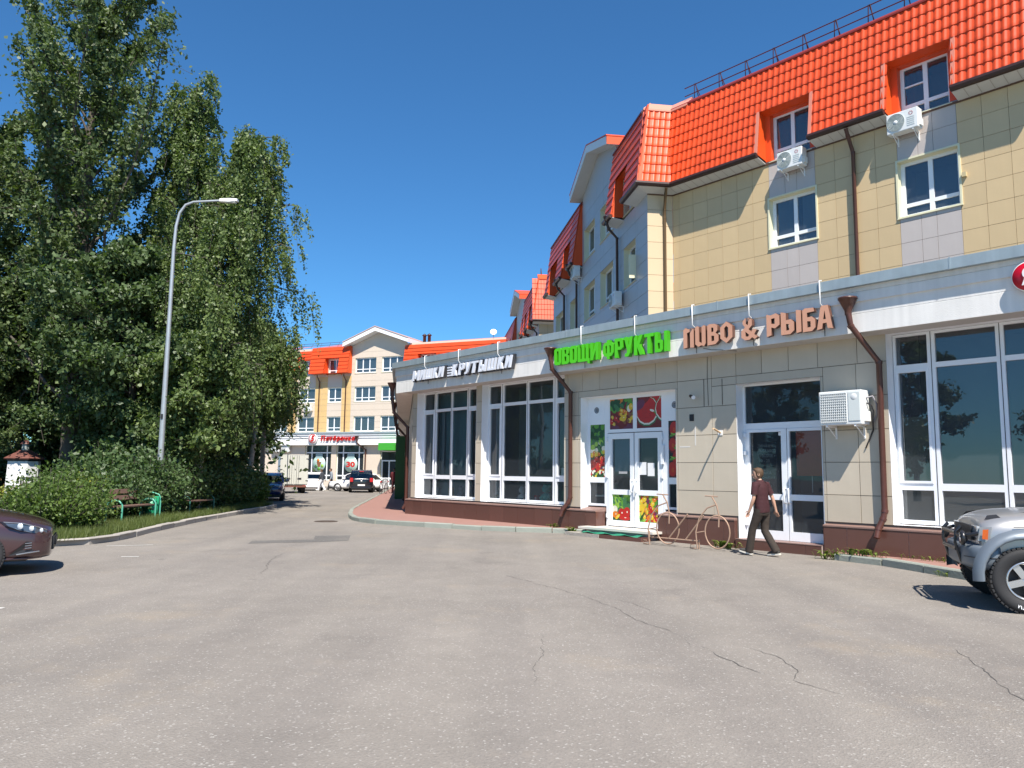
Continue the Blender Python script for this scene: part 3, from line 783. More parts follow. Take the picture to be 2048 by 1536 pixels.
poster('poster', 4.19, 4.58, 1.52, 2.92, 'blk', berry(1.05, .62, .15) + berry(.45, .84, .15) + berry(.33, .56, .14) + berry(.65, .33, .15) + berry(.30, .13, .15), ent)
poster('poster', 5.82, 6.45, .39, 1.06, 'dgrn', heap(['lgrn', 'grn', 'lgrn', 'mgrn'], 60, .03, .09, .5, 1) + [('mgrn', .75, .62, .12, .10, 0), ('mgrn', .88, .5, .1, .08, 0), ('wht', .12, .42, .10, .10, 0), ('mgrn', .42, .38, .10, .09, 0)] + shine([('red', .5, .28, .12, .13, .2), ('red', .78, .32, .12, .14, -.2), ('red', .68, .10, .2, .06, 0), ('org', .16, .22, .11, .09, 0), ('yel', .28, .14, .1, .04, .7)]), ent)
poster('poster', 4.91, 5.54, .39, 1.06, 'grn', shine(heap(['org', 'yel', 'red', 'lgrn', 'org', 'yel', 'pur', 'red'], 70, .035, .075, 0, 1)) + [('yel', .1, .55, .12, .07, .9), ('lgrn', .12, .3, .13, .04, 1.0), ('dgrn', .16, .22, .13, .035, 1.0), ('yel', .2, .42, .13, .035, 1.1)], ent)

# steps and mats
MB().box((4.50, -.36, .17), (6.98, .36, .225)).build('doorstep_slab', mat('pale_stone_slab', (.62, .58, .52), .6, var=.08, scale=4), shop)
MB().box((4.72, -.3, 0), (6.75, .28, .17)).build('step', M_grout, shop)
for a, b in ((4.60, 5.28), (5.30, 5.95)): MB().box((a, .30, -.01), (b, .66, .095)).build('step_tile', M_brown, shop)
MB().box((5.97, .30, -.01), (7.15, .68, .085)).build('step_slab', mat('broken_concrete', (.34, .31, .27), .9, var=.2, scale=5, bump=.5, bscale=18), shop)
mb = MB(); nx, ny = 16, 5; vs = []
for j in range(ny):
    for i in range(nx):
        x = 4.75 + 1.9 * i / (nx - 1); vs.append((x, .34 + .30 * j / (ny - 1), .103 + .018 * math.sin(i * 1.3 + j) + .014 * random.random()))
mb.add(vs, [(j * nx + i, j * nx + i + 1, (j + 1) * nx + i + 1, (j + 1) * nx + i) for j in range(ny - 1) for i in range(nx - 1)], 0, True)
tag(link_mesh('doormat', mb.mesh('doormat', mat('green_mat', (.015, .23, .13), .95, var=.2, scale=9, bump=.5, bscale=120)), None, matrix=Matrix.Translation(A0) @ Matrix.Rotation(RA, 4, 'Z')), 'crumpled green mat lying on the low step of the fruit shop door', 'doormat')
MB().box((.46, -.36, 0), (2.46, .012, .20)).build('step', M_grout, shop)
for a, b in ((.47, .80), (.81, 1.42), (1.43, 2.05), (2.06, 2.45)): MB().box((a, .012, -.01), (b, .024, .195)).build('step_tile', M_brown, shop)
MB().box((.46, -.36, .20), (2.46, .03, .215)).build('step_top', MATS['brown_ledge'], shop)

# ---- beer shop entrance
p2 = [(.50, 2.40, 2.76, 3.60)]
mb = MB(); frame_boxes(mb, .44, 2.44, .215, 3.64, WD, p2 + [(.53, 2.37, .215, 2.62)])
ent2 = mb.build('entrance', M_pvc, shop)
leaf(ent2, 1.395, 2.365, .22, 2.615, [(1.52, 2.30, 1.20, 2.555), (1.52, 2.27, .41, 1.075)])
leaf(ent2, .535, 1.375, .22, 2.615, [(.60, 1.33, 1.20, 2.555), (.60, 1.32, .41, 1.075)])
for r in p2 + [(1.52, 2.30, 1.20, 2.555), (1.52, 2.27, .41, 1.075), (.60, 1.33, 1.20, 2.555), (.60, 1.32, .41, 1.075)]: add_pane(ent2, r, G_shop)
handle(ent2, 1.34, 1.02); handle(ent2, 1.44, 1.02)
for z in (.5, 2.05, 2.45): MB().box((2.36, WD + .01, z), (2.42, WD + .06, z + .09)).build('hinge', M_pvc, ent2)
room(shop, .4, 2.48, .2, 3.7, WD - .08, 2.4, M_room)
MB().box((.70, WD - .24, 1.60), (1.30, WD - .22, 2.6)).build('red_banner', M_redint, shop)
MB().box((1.66, WD - .042, 1.80), (2.14, WD - .04, 2.34)).build('chalkboard', mat('chalkboard', (.018, .014, .014), .8), ent2)
MB().box((1.62, WD - .046, 1.22), (2.18, WD - .042, 1.72)).build('chalkboard', MATS['chalkboard'], ent2)
MB().box((1.535, WD - .033, 2.47), (1.60, WD - .031, 2.545)).build('sticker', M_white, ent2)
for x in (.66, .99): MB().tube([(x, WD - .3, 1.25), (x, WD - .3, 1.95)], .012, 6).build('display_rod', M_white, shop)

# ---- drainpipes of the shop front
drainpipe(shop, [(-.52, .55, 4.76), (-.56, .55, 4.48), (-.83, .02, 3.80), (-.80, -.02, .95), (-.78, .02, .80), (-.72, .10, .62), (-.71, .16, .45)], .058)
drainpipe(shop, [(7.84, .58, 4.74), (7.80, .56, 4.44), (7.62, .02, 3.82), (7.66, -.02, .95), (7.70, .02, .80), (7.82, .10, .62), (7.86, .16, .43)], .058)
for k, tt in enumerate((.25, 8.5, 17.0, 25.0)):                            # along the side wall, one behind the other
    def sp(d, z, tt=tt): q = corner + TWL * (tt + .5) + TNL * d; return (q.x, q.y, z)
    drainpipe(shop, [sp(.58, 4.55), sp(.56, 4.2), sp(.50, 3.75), sp(-.02, 3.2), sp(-.03, .45), sp(.08, .25)], .06)
# green porch on the side wall
a = corner + TWL * 14.5 + TNL * -.1
ex, ey = TWL, TNL
MB().prism([(0, 0), (2.6, 0), (2.6, .62), (0, .62)], (a.x, a.y, .1), ex, ey, Vector((0, 0, 3.4))).build('green_porch', mat('green_sheet', (.02, .10, .018), .5, var=.08), shop)
# small things fixed to the wall between the doors
M_scar = mat('scraped_plaster', (.62, .60, .56), .9)
MB().box((3.60, PD, 2.86), (3.72, PD + .012, 3.02)).build('junction_box', M_dark, shop)
for (x, z0, z1) in ((3.30, 3.18, 3.83), (2.80, 3.2, 3.8)): MB().tube([(x, PD + .008, z0), (x, PD + .008, z1)], .006, 5).build('cable', M_dark, shop)
MB().tube([(3.18, PD + .008, 3.2), (3.20, PD + .008, 3.84), (3.19, PD + .008, 4.36)], .005, 5).build('cable', M_dark, shop)
MB().tube([(2.92, .43, 4.46), (2.7, .44, 4.40), (2.4, .435, 4.36), (2.2, .2, 4.34)], .006, 5).build('cable', M_dark, shop)
MB().box((3.55, PD, 2.28), (3.58, PD + .003, 2.72)).build('glue_mark', M_scar, shop)
MB().box((3.72, PD, 2.24), (4.02, PD + .003, 2.27)).build('glue_mark', M_scar, shop)
cm = thing('security_camera', 'small dark security camera on a bracket high on the wall between the doors', 'camera', A0 + UA * 3.55 + NA * PD, RA)
MB().tube([(.14, 0, 3.50), (.12, .06, 3.46), (.05, .12, 3.44)], .012, 6).build('bracket', M_pvc, cm)
MB().cyl((.06, .11, 3.45), (-.08, .20, 3.40), .035, .045, 12).build('housing', M_dark, cm)
MB().cyl((-.075, .19, 3.402), (-.10, .21, 3.392), .046, .046, 12).build('hood', M_pvc, cm)
ar = thing('flag_bracket', 'bare pale bracket arm sticking out of the wall beside the beer shop door', 'bracket', A0 + UA * 2.87 + NA * PD, RA)
MB().box((-.06, 0, 2.50), (.06, .012, 2.62)).build('wall_plate', M_white, ar)
MB().tube([(0, .01, 2.56), (-.06, .30, 2.62), (-.10, .42, 2.63)], .022, 8).build('arm', mat('pale_wood', (.60, .42, .25), .8), ar)

# ---- toys and goods in the windows: each a thing of its own
def toy(name, label, s, y, z, build, group='toys displayed in the shop windows'):
    t = thing(name, label, 'toy', A0 + UA * s + NA * y + Vector((0, 0, z)), RA, group); build(t); return t
def plush(c1, c2, k=1.0):
    def b(t):
        m1, m2 = mat('plush_' + str(c1), c1, 1, var=.2, scale=20), mat('plush_' + str(c2), c2, 1, var=.2, scale=20)
        MB().lathe((0, 0, .0), [(.001, 0), (.11 * k, .03 * k), (.13 * k, .12 * k), (.09 * k, .22 * k), (.001, .25 * k)], 14).build('body', m1, t)
        MB().lathe((0, .02, .22 * k), [(.001, 0), (.10 * k, .05 * k), (.115 * k, .13 * k), (.07 * k, .2 * k), (.001, .225 * k)], 14).build('head', m1, t)
        for s_ in (-1, 1):
            MB().lathe((s_ * .09 * k, 0, .38 * k), [(.001, 0), (.035 * k, .02), (.03 * k, .06), (.001, .075)], 10).build('ear', m2, t)
            MB().tube([(s_ * .10 * k, .02, .17 * k), (s_ * .15 * k, .09, .08 * k)], [.045 * k, .04 * k], 8).build('arm', m2, t)
            MB().tube([(s_ * .06 * k, .02, .05 * k), (s_ * .09 * k, .15, .04 * k)], [.05 * k, .045 * k], 8).build('leg', m2, t)
    return b
def boxed(c, w=.22, h=.3):
    def b(t):
        MB().box((-w / 2, -.06, 0), (w / 2, .06, h)).build('carton', mat('box_' + str(c), c, .6, var=.25, scale=14), t)
        MB().box((-w / 2 + .03, .06, h * .2), (w / 2 - .03, .064, h * .75)).build('picture_panel', mat('boxp_' + str(c), tuple(min(1, v * .4 + .35) for v in c), .5, var=.4, scale=18), t)
    return b
toy('plush_toy', 'white plush toy sitting low in the second shop window', 10.35, WD - .28, .735, plush((.72, .70, .68), (.6, .5, .48), 1.0))
toy('plush_toy', 'turquoise toy figure low in the second shop window', 9.3, WD - .3, .735, plush((.03, .42, .36), (.10, .55, .45), 1.2))
toy('boxed_toy', 'blue boxed toy at the right end of the second shop window', 8.32, WD - .3, .735, boxed((.06, .16, .34), .34, .36))
toy('boxed_toy', 'small red boxed toy beside the turquoise figure', 9.68, WD - .25, .735, boxed((.35, .03, .04), .12, .2))
toy('boxed_toy', 'yellow carton with picture in the first shop window', 14.05, WD - .3, .735, boxed((.42, .34, .16), .26, .34))
toy('boxed_toy', 'pale blue carton at the left of the first shop window', 14.95, WD - .3, .735, boxed((.25, .40, .48), .4, .33))
toy('plush_toy', 'grey plush toy in the first shop window beside the yellow carton', 13.5, WD - .3, .735, plush((.30, .34, .38), (.4, .42, .45), .9))
toy('boxed_toy', 'blue and white carton in the third pane of the first shop window', 13.05, WD - .3, .735, boxed((.16, .28, .42), .24, .42))
toy('plush_toy', 'pale figurine at the left end of the second shop window', 11.4, WD - .28, .735, plush((.55, .52, .45), (.45, .4, .3), .9))
MB().box((8.2, WD - .12, 1.46), (8.5, WD - .115, 1.75)).build('notice_sheet', M_white, shop)
# ================================================================== SIGNS
SGN = Matrix(((1, 0, 0, 0), (0, 0, -1, 0), (0, 1, 0, 0), (0, 0, 0, 1)))     # letter x -> right, letter y -> up, letter z -> towards the street
def sign_root(name, label, s, d, z, cat='sign', frame=None):
    o0, u_, n_, r_ = frame or (A0, UA, NA, RA)
    return thing(name, label, cat, o0 + u_ * s + n_ * d + Vector((0, 0, z)), r_ + PI)
_gl = {}
def glyph(ch, offset=0.0, shear=0.0, extrude=.5, polys=None, bevel=0.0):
    k = (ch, offset, shear, extrude, bevel, polys is not None)
    if k in _gl: return _gl[k]
    if polys is None:
        cu = bpy.data.curves.new('g', 'FONT'); cu.body = ch; cu.offset = offset; cu.shear = shear
    else:
        cu = bpy.data.curves.new('g', 'CURVE'); cu.dimensions = '2D'; cu.fill_mode = 'BOTH'
        for P in polys:
            sp = cu.splines.new('POLY'); sp.points.add(len(P) - 1)
            for q, (x, y) in zip(sp.points, P): q.co = (x / 10, y / 10, 0, 1)
            sp.use_cyclic_u = True
    cu.extrude = extrude; cu.resolution_u = 3
    o = bpy.data.objects.new('g', cu); COL.objects.link(o)
    dg = bpy.context.evaluated_depsgraph_get(); dg.update()
    me = bpy.data.meshes.new_from_object(o.evaluated_get(dg), depsgraph=dg)
    bpy.data.objects.remove(o, do_unlink=True)
    co = np.array([v.co[:] for v in me.vertices]); lo, hi = co.min(0), co.max(0)
    _gl[k] = (co, [tuple(p.vertices) for p in me.polygons], lo, hi); return _gl[k]
def letter(parent, ch, x0, x1, z0, z1, thick, mf, ms, y=0.0, name='letter', **kw):
    """one raised letter fitted to a box; front face and sides have their own paint"""
    co, fs, lo, hi = glyph(ch, **kw)
    v = (co - lo) / np.maximum(hi - lo, 1e-6)
    v = np.column_stack([x0 + v[:, 0] * (x1 - x0), z0 + v[:, 1] * (z1 - z0), y + v[:, 2] * thick])
    me = bpy.data.meshes.new(name); me.from_pydata(v.tolist(), [], fs); me.materials.append(mf); me.materials.append(ms); me.update()
    me.polygons.foreach_set('material_index', [0 if abs(p.normal.z) > .7 and p.center.z > y + thick * .5 else 1 for p in me.polygons])
    return link_mesh(name, me, parent, matrix=SGN)
def word(parent, txt, x0, x1, z0, z1, thick, mf, ms, gap=.012, wide={}, **kw):
    ws = [wide.get(c, 1.0) for c in txt]; un = (x1 - x0 - gap * (len(txt) - 1)) / sum(ws); x = x0
    for c, w_ in zip(txt, ws):
        letter(parent, c, x, x + w_ * un, z0, z1, thick, mf, ms, **kw); x += w_ * un + gap
M_lime = mat('lime_face', (.085, .56, .008), .35, var=.03); M_limed = mat('lime_side', (.05, .33, .006), .4)
M_lw = mat('white_letter_face', (.74, .77, .84), .3); M_ld = mat('dark_letter_side', (.05, .05, .055), .5)
M_pk = mat('copper_pink_face', (.60, .31, .20), .4, var=.03); M_pkd = mat('copper_side', (.13, .06, .04), .5)

GB = {
 'О': [[(1, 0), (0, 1), (0, 9), (1, 10), (4, 10), (5, 9), (5, 1), (4, 0)], [(1.9, 1.8), (3.1, 1.8), (3.1, 8.2), (1.9, 8.2)]],
 'В': [[(0, 0), (0, 10), (3.8, 10), (4.8, 9.2), (4.8, 6.2), (4, 5.2), (5, 4.4), (5, .9), (4, 0)], [(1.8, 6), (3, 6), (3, 8.4), (1.8, 8.4)], [(1.8, 1.6), (3.1, 1.6), (3.1, 4.4), (1.8, 4.4)]],
 'Щ': [[(0, 0), (0, 10), (1.6, 10), (1.6, 1.6), (2.7, 1.6), (2.7, 10), (4.3, 10), (4.3, 1.6), (5.4, 1.6), (5.4, 10), (7, 10), (7, 1.4), (7.9, 1.4), (7.9, -1.4), (6.6, -1.4), (6.6, 0)]],
 'Ш': [[(0, 0), (0, 10), (1.5, 10), (1.5, 1.7), (3, 1.7), (3, 10), (4.5, 10), (4.5, 1.7), (6, 1.7), (6, 10), (7.5, 10), (7.5, 0)]],
 'И': [[(0, 0), (0, 10), (1.7, 10), (1.7, 4.4), (3.5, 10), (5.2, 10), (5.2, 0), (3.5, 0), (3.5, 5.6), (1.7, 0)]],
 'Ф': [[(2.6, 0), (2.6, 1.2), (1, 1.8), (0, 3.2), (0, 7), (1, 8.4), (2.6, 9), (2.6, 10), (4.2, 10), (4.2, 9), (5.8, 8.4), (6.8, 7), (6.8, 3.2), (5.8, 1.8), (4.2, 1.2), (4.2, 0)], [(1.7, 3.4), (2.6, 3), (2.6, 7.2), (1.7, 6.8)], [(4.2, 3), (5.1, 3.4), (5.1, 6.8), (4.2, 7.2)]],
 'Р': [[(0, 0), (0, 10), (3.9, 10), (5, 9), (5, 5), (3.9, 4), (1.8, 4), (1.8, 0)], [(1.8, 5.6), (3.2, 5.6), (3.2, 8.4), (1.8, 8.4)]],
 'У': [[(0, 10), (1.9, 10), (2.8, 5.6), (3.5, 10), (5.3, 10), (3.6, 1.6), (2.6, 0), (.6, 0), (.6, 1.6), (1.6, 1.7), (1.9, 3)]],
 'К': [[(0, 0), (0, 10), (1.8, 10), (1.8, 6.2), (3.2, 10), (5.2, 10), (3.3, 5.4), (5.4, 0), (3.4, 0), (1.8, 4.2)  , (1.8, 0)]],
 'Т': [[(1.7, 0), (1.7, 8.3), (0, 8.3), (0, 10), (5.2, 10), (5.2, 8.3), (3.5, 8.3), (3.5, 0)]],
 'Ы': [[(0, 0), (0, 10), (1.7, 10), (1.7, 6), (3.4, 6), (4.4, 5), (4.4, 1), (3.4, 0)], [(1.7, 1.6), (2.8, 1.6), (2.8, 4.5), (1.7, 4.5)], [(5.2, 0), (6.9, 0), (6.9, 10), (5.2, 10)]],
 'М': [[(0, 0), (0, 10), (2.2, 10), (4.25, 5), (6.3, 10), (8.5, 10), (8.5, 0), (6.5, 0), (6.5, 5.6), (4.9, 1.6), (3.6, 1.6), (2, 5.6), (2, 0)]]}
def bword(parent, txt, x0, x1, z0, z1, thick, mf, ms, gap=.02, y=0.0, slant=0.0, grow=0.0):
    W_ = [max(p[0] for P in GB[c] for p in P) for c in txt]; un = (x1 - x0 - gap * (len(txt) - 1)) / sum(W_); x = x0
    for c, w_ in zip(txt, W_):
        lo = min(p[1] for P in GB[c] for p in P); sk = slant * (z1 - z0)
        polys = [[(p[0] + slant * p[1] * (z1 - z0) / un / 10, p[1]) for p in P] for P in GB[c]]
        xe = sk * (10 - lo) / 10; x0_ = x - grow + slant * lo / 10 * (z1 - z0); zl = z0 + lo / 10 * (z1 - z0)
        letter(parent, c + str(slant), x0_, x + w_ * un + sk + grow, zl - grow, z1 + grow, thick, mf, ms, y=y, polys=polys)
        x += w_ * un + gap
# toy shop sign
t = sign_root('shop_sign', 'white slanted letters МИШКИ-КРУТЫШКИ with dark edges on the cornice', 14.72, .47, 4.645)
wd = {'Ш': 1.35, 'Ы': 1.3, 'М': 1.25, 'И': 1.0, 'К': .95, 'Р': .85, 'У': .95, 'Т': .95}
for tx, xa, xb in (('МИШКИ', .02, 1.80), ('КРУТЫШКИ', 2.30, 5.22)):
    bword(t, tx, xa, xb, .02 if xa < 1 else 0, .36, .05, M_lw, M_lw, gap=.085, y=.115, slant=.22)
    bword(t, tx, xa, xb, .02 if xa < 1 else 0, .36, .10, M_ld, M_ld, gap=.085, slant=.22, grow=.03)
for k in range(4): MB().box((1.98, -.09, .02 + k * .085), (2.20, -.05, .065 + k * .085)).build('hyphen_bar', M_lw, t)
MB().box((1.94, -.05, -.01), (2.24, -.02, .36)).build('hyphen_back', M_ld, t)
# greengrocer sign
t2 = sign_root('shop_sign', 'lime green condensed letters ОВОЩИ ФРУКТЫ above the fruit picture door', 7.67, .48, 4.485)
bword(t2, 'ОВОЩИ', 0, 1.64, .03, .49, .12, M_lime, M_limed, gap=.03)
bword(t2, 'ФРУКТЫ', 1.80, 3.86, .0, .49, .12, M_lime, M_limed, gap=.035)
# beer and fish sign: hand drawn angular letters
GO = {
 'П': [[(0, 0), (2, .4), (2, 7.4), (3.6, 7.9), (3.6, .2), (5.6, 0), (5.6, 8.6), (4.6, 9.6), (2.6, 9.2), (1.2, 10), (0, 9)]],
 'И': [[(0, 9.6), (1.2, 10), (2, 9.4), (2, 2.4), (3.4, 1.6), (3.4, 9.4), (4.6, 10), (5.4, 9.4), (5.4, 1.2), (4.6, 0), (3.2, .6), (1.6, 0), (0, 1.4)]],
 'В': [[(0, 0), (0, 9.4), (1, 10), (3.6, 9.8), (4.8, 8.6), (4.8, 6.6), (3.9, 5.5), (5.2, 4.2), (5.2, 1.6), (3.8, .2)], [(1.9, 8.2), (2.9, 8.1), (2.9, 6.2), (1.9, 6)], [(1.9, 4.4), (3.2, 4.2), (3.2, 1.9), (1.9, 1.7)]],
 'О': [[(2.8, 0), (0, 2.4), (0, 7.6), (2.8, 10), (5.6, 7.6), (5.6, 2.4)], [(2.8, 2), (3.7, 3), (3.7, 7), (2.8, 8), (1.9, 7), (1.9, 3)]],
 '&': [[(1.6, 10), (.6, 8.6), (.6, 7.4), (1.5, 5.8), (0, 4.2), (0, 1.4), (1.4, 0), (3.2, 0), (4.2, 1), (5.2, 0), (6.2, .9), (5, 2.2), (6, 4.2), (4.6, 4.8), (3.9, 3.4), (2.9, 4.8), (4.2, 6.4), (4.2, 8.8), (3.2, 10)], [(2.2, 8.6), (2.8, 8.2), (2.6, 6.6), (1.9, 7.4)], [(1.6, 3.9), (3.1, 2.2), (2.6, 1.5), (1.7, 1.7)]],
 'Р': [[(0, 0), (1.9, .6), (1.9, 4), (3.4, 3.4), (5.2, 4.8), (5.2, 8.6), (3.8, 10), (1.6, 9.4), (0, 10)], [(1.9, 7.8), (3.3, 8), (3.3, 5.4), (1.9, 5.6)]],
 'Ы': [[(0, 10), (1.9, 9.4), (1.9, 6.2), (3.6, 6.4), (4.8, 5), (4.8, 1.4), (3.4, 0), (0, 0)], [(1.9, 4.6), (3, 4.4), (3, 1.8), (1.9, 1.7)], [(5.6, 0), (7.4, .4), (7.4, 9.6), (5.6, 10)]],
 'Б': [[(0, 0), (0, 9.2), (1, 10), (4.6, 9.8), (4.9, 8.2), (1.9, 8), (1.9, 6), (3.8, 6.2), (5.2, 4.8), (5.2, 1.4), (3.8, 0)], [(1.9, 4.4), (3.3, 4.2), (3.3, 1.8), (1.9, 1.7)]],
 'А': [[(0, 0), (1.6, 10), (4.2, 10), (5.8, 0), (3.9, .4), (3.6, 2.6), (2.2, 2.6), (1.9, .4)], [(2.4, 4.2), (3.4, 4.2), (2.95, 8)]]}
t3 = sign_root('shop_sign', 'copper pink angular letters ПИВО & РЫБА above the right hand doors', 3.36, .48, 4.48)
x = 0
for ch, x0, x1 in (('П', 0, .29), ('И', .33, .61), ('В', .66, .95), ('О', 1.0, 1.31), ('&', 1.53, 1.92), ('Р', 2.14, 2.44), ('Ы', 2.47, 2.92), ('Б', 2.95, 3.22), ('А', 3.25, 3.58)):
    letter(t3, ch, x0, x1, .0, .48, .10, M_pk, M_pkd, polys=GO[ch])
# rods that hold the signs from the roof edge
for tt, s0, z0, rods in ((t, 14.72, 4.645, (13.95, 12.05, 10.08)), (t2, 7.67, 4.485, (6.62, 4.78)), (t3, 3.36, 4.48, (3.07, 1.6, 0.0))):
    for s_ in rods:
        dd = .47 if tt is t else .48
        MB().tube([(s0 - s_, -(.55 - dd), 5.47 - z0), (s0 - s_, -(.63 - dd), 5.46 - z0), (s0 - s_, -(.63 - dd), .52 if tt is not t else .46), (s0 - s_, -.06, .47 if tt is not t else .36)], .013, 6).build('hanger_rod', M_white, tt)
        MB().tube([(s0 - s_, 0.0, .2), (s0 - s_, .0, -.12)], .008, 6).build('cable', M_dark, tt)
# round red sign at the right edge
t4 = sign_root('round_sign', 'round red sign with white letter Я on the cornice at the far right', -3.55, .47, 4.89)
MB().lathe((0, 0, 0), [(.001, .10), (.235, .10), (.24, .09), (.24, 0), (.001, 0)], 40, R=Matrix.Rotation(PI / 2, 3, 'X')).build('disc', mat('red_sign', (.55, .005, .02), .3), t4)
MB().lathe((0, 0, 0), [(.236, .101), (.25, .095), (.25, -.005), (.236, 0)], 40, R=Matrix.Rotation(PI / 2, 3, 'X')).build('rim', M_white, t4)
letter(t4, 'Я', -.10, .10, -.14, .15, .02, M_white, M_white, y=.10, offset=.03)
# chalk writing inside the beer shop door
M_chalk = mat('chalk', (.55, .52, .48), .95)
t5 = sign_root('chalk_sign', 'dark chalkboard with small hand lettering behind the left glass of the beer shop door', 2.14, WD - .039, 1.8)
for z, tx, xa, xb in ((.42, 'ПИВНАЯ РЕЧКА', .04, .44), (.31, 'РЫБА МЯСО', .04, .46), (.20, '< ОСТРОВ >', .06, .44), (.09, '10 - 23', .06, .30)):
    letter(t5, tx, xa, xb, z, z + .065, .002, M_chalk, M_chalk, name='chalk_line')
for z, tx, xa, xb in ((-.17, 'РЫБА', .12, .34), (-.27, 'СУШЁНАЯ', .12, .42), (-.37, 'ИКРА', .14, .30), (-.47, 'РАКИ', .14, .34)):
    letter(t5, tx, xa, xb, z, z + .055, .002, M_chalk, M_chalk, name='chalk_line')

# ================================================================== APARTMENT WING ABOVE THE SHOPS (sand panels)
DU = -6.4
wing = thing('apartment_block', 'sand and grey panelled apartment block with orange tiled mansard above the shops', 'building', A0 + NA * DU, RA)
ZE = 11.65                                                    # eaves
W_A = [(3.68, 5.22, 8.68, 10.25), (-.26, 1.28, 8.68, 10.25), (-4.2, -2.66, 8.68, 10.25)]
W_M = [(3.80, 5.12, 11.50, 13.02), (-.14, 1.18, 11.50, 13.02), (-4.08, -2.76, 11.50, 13.02)]
OPEN_T = [(3.60, 5.30, 11.45, 13.10), (-.34, 1.36, 11.45, 13.10), (-4.28, -2.58, 11.45, 13.10)]
backing(wing, -9, 9.0, 5.0, 14.6, W_A + W_M, -.016, M_backing, depth=.26, reveal=M_creamtrim)
zs = [5.0, 5.58, 6.17, 6.76, 7.35, 7.94, 8.52, 9.11, 9.70, 10.28, 10.87, 11.46]
xs = [-9 + .0 + .6 * k for k in range(8)] + [-4.2, -3.6, -3.05, -2.66, -2.06, -1.46, -.86, -.26, .34, .73, 1.28, 1.88, 2.47, 3.07, 3.68, 4.28, 4.67, 5.22, 5.81, 6.38, 6.97, 7.55, 8.13, 8.72, 9.0]
xs = sorted(set(round(v, 3) for v in xs if v < -4.3 or v >= -4.2))
def ptone(x, z): return M_grey if any(a - .02 < x < b + .02 for a, b, _, _ in W_A) else M_tan
panels(wing, 'wall_panel', [r for r in rects_minus(grid_rects(xs, zs), W_A + OPEN_T) if r[2] > 6.7], -.014, ptone, gap=.003, t=.014, jit=.0015)
for (a, b, c, e), kind_ in zip(W_A + W_M, 'aabaab'):
    d = -.20; m_ = (a + b) / 2
    panes = [(a + .10, m_ - .06, c + .40, e - .09), (m_ + .06, b - .10, c + .40, e - .09), (a + .10, m_ - .06, c + .09, c + .30), (m_ + .06, b - .10, c + .09, c + .30)]
    if (a, b, c, e) == W_M[1]: panes = panes[:1] + [(m_ + .06, b - .10, c + .40, c + .90), (m_ + .06, b - .10, c + .94, e - .09)] + panes[2:]
    window(wing, a, b, c, e, d, panes, sill=.24, m_glass=G_upper)
    room(wing, a, b, c, e, d - .08, .9, M_room)
curtain(wing, 4.6, 5.12, 8.8, 10.2, -.34, mat('grey_blind', (.34, .38, .40), .9)); curtain(wing, 3.75, 4.3, 8.8, 10.2, -.34, MATS['grey_blind'])
curtain(wing, 4.55, 5.05, 11.55, 12.95, -.34, mat('rose_curtain', (.36, .16, .15), .9)); curtain(wing, .55, 1.1, 11.55, 12.95, -.36, mat('wine_curtain', (.14, .03, .03), .9))
# pale outer frame round the lower windows
for (a, b, c, e) in W_A:
    mb = MB(); mb.box((a - .05, 0, c - .05), (a, .03, e + .05)); mb.box((b, 0, c - .05), (b + .05, .03, e + .05)); mb.box((a, 0, e), (b, .03, e + .05)); mb.box((a, 0, c - .05), (b, .03, c))
    mb.build('window_surround', M_creamtrim, wing)

# return facet and mansard round the corner
LB = .93
cA = Vector((9.0, 0, 0)); TB = Vector((math.cos(math.atan2(-.13868, -.99034) - RA), math.sin(math.atan2(-.13868, -.99034) - RA), 0)); NB = Vector((-TB.y, TB.x, 0))
def facet(parent, o, T, Nn, L, mats_, z0=6.6, z1=11.46, x0=0.0):
    """a plain panelled wall strip running from o along T"""
    zz = [z for z in zs if z >= z0 - .1]
    mb = MB(); mb.add([o + Nn * -.016 + T * x0 + Vector((0, 0, z0)), o + Nn * -.016 + T * L + Vector((0, 0, z0)), o + Nn * -.016 + T * L + Vector((0, 0, 14)), o + Nn * -.016 + T * x0 + Vector((0, 0, 14))], [(0, 1, 2, 3)])
    mb.build('wall', M_backing, parent, fix=False)
    Rm = Matrix((T, Nn, Vector((0, 0, 1)))).transposed().to_4x4()
    for a, b in zip(zz, zz[1:]):
        me = panel_mesh('wall_panel', L - x0 - .008, b - a - .008, .014, mats_)
        M4 = Rm.copy(); M4.translation = o + T * (x0 + .004) + Nn * -.014 + Vector((0, 0, a + .004)); link_mesh('wall_panel', me, parent, matrix=M4)
facet(wing, cA, TB, NB, LB, M_cream, z0=6.76)
HM, IN = 2.88, .40                                            # mansard height and lean
sl_ = Vector((0, -IN, HM)).normalized()
SLM = math.hypot(IN, HM)
XA0 = 8.9
def skipA(x, y):
    X = XA0 - x; z = ZE + y * HM / SLM
    return any(a < X < b and z < e + .02 for a, b, c, e in OPEN_T)
cand = tile_field((XA0, .5, ZE), (-1, 0, 0), (0, -IN / HM, 1), 89, 8, skipA)
# return facet tiles, up to the hip
bis = (Vector((0, 1, 0)) + NB).normalized(); kb = 1 / bis.dot(NB)
oB = cA + NB * .5; loB = (cA + bis * kb * .5 - oB).dot(TB)
eyB = (NB * -IN / HM + Vector((0, 0, 1)))
def sheared_field():
    up = (NB * -IN / HM + TB * -IN / HM + Vector((0, 0, 1))); L_ = math.hypot(1, IN / HM); ez_ = Vector((0, 0, 0)); out = []
    for j in range(8):
        for i in range(6):
            M4 = Matrix((-TB, up / L_, (-TB).cross(eyB).normalized())).transposed().to_4x4()
            M4.translation = oB + TB * (LB + .42 - i * TW) + Vector((0, 0, ZE)) + up / L_ * j * TC; out.append(M4)
    return out
cand += sheared_field()
lay_tiles(wing, cand)
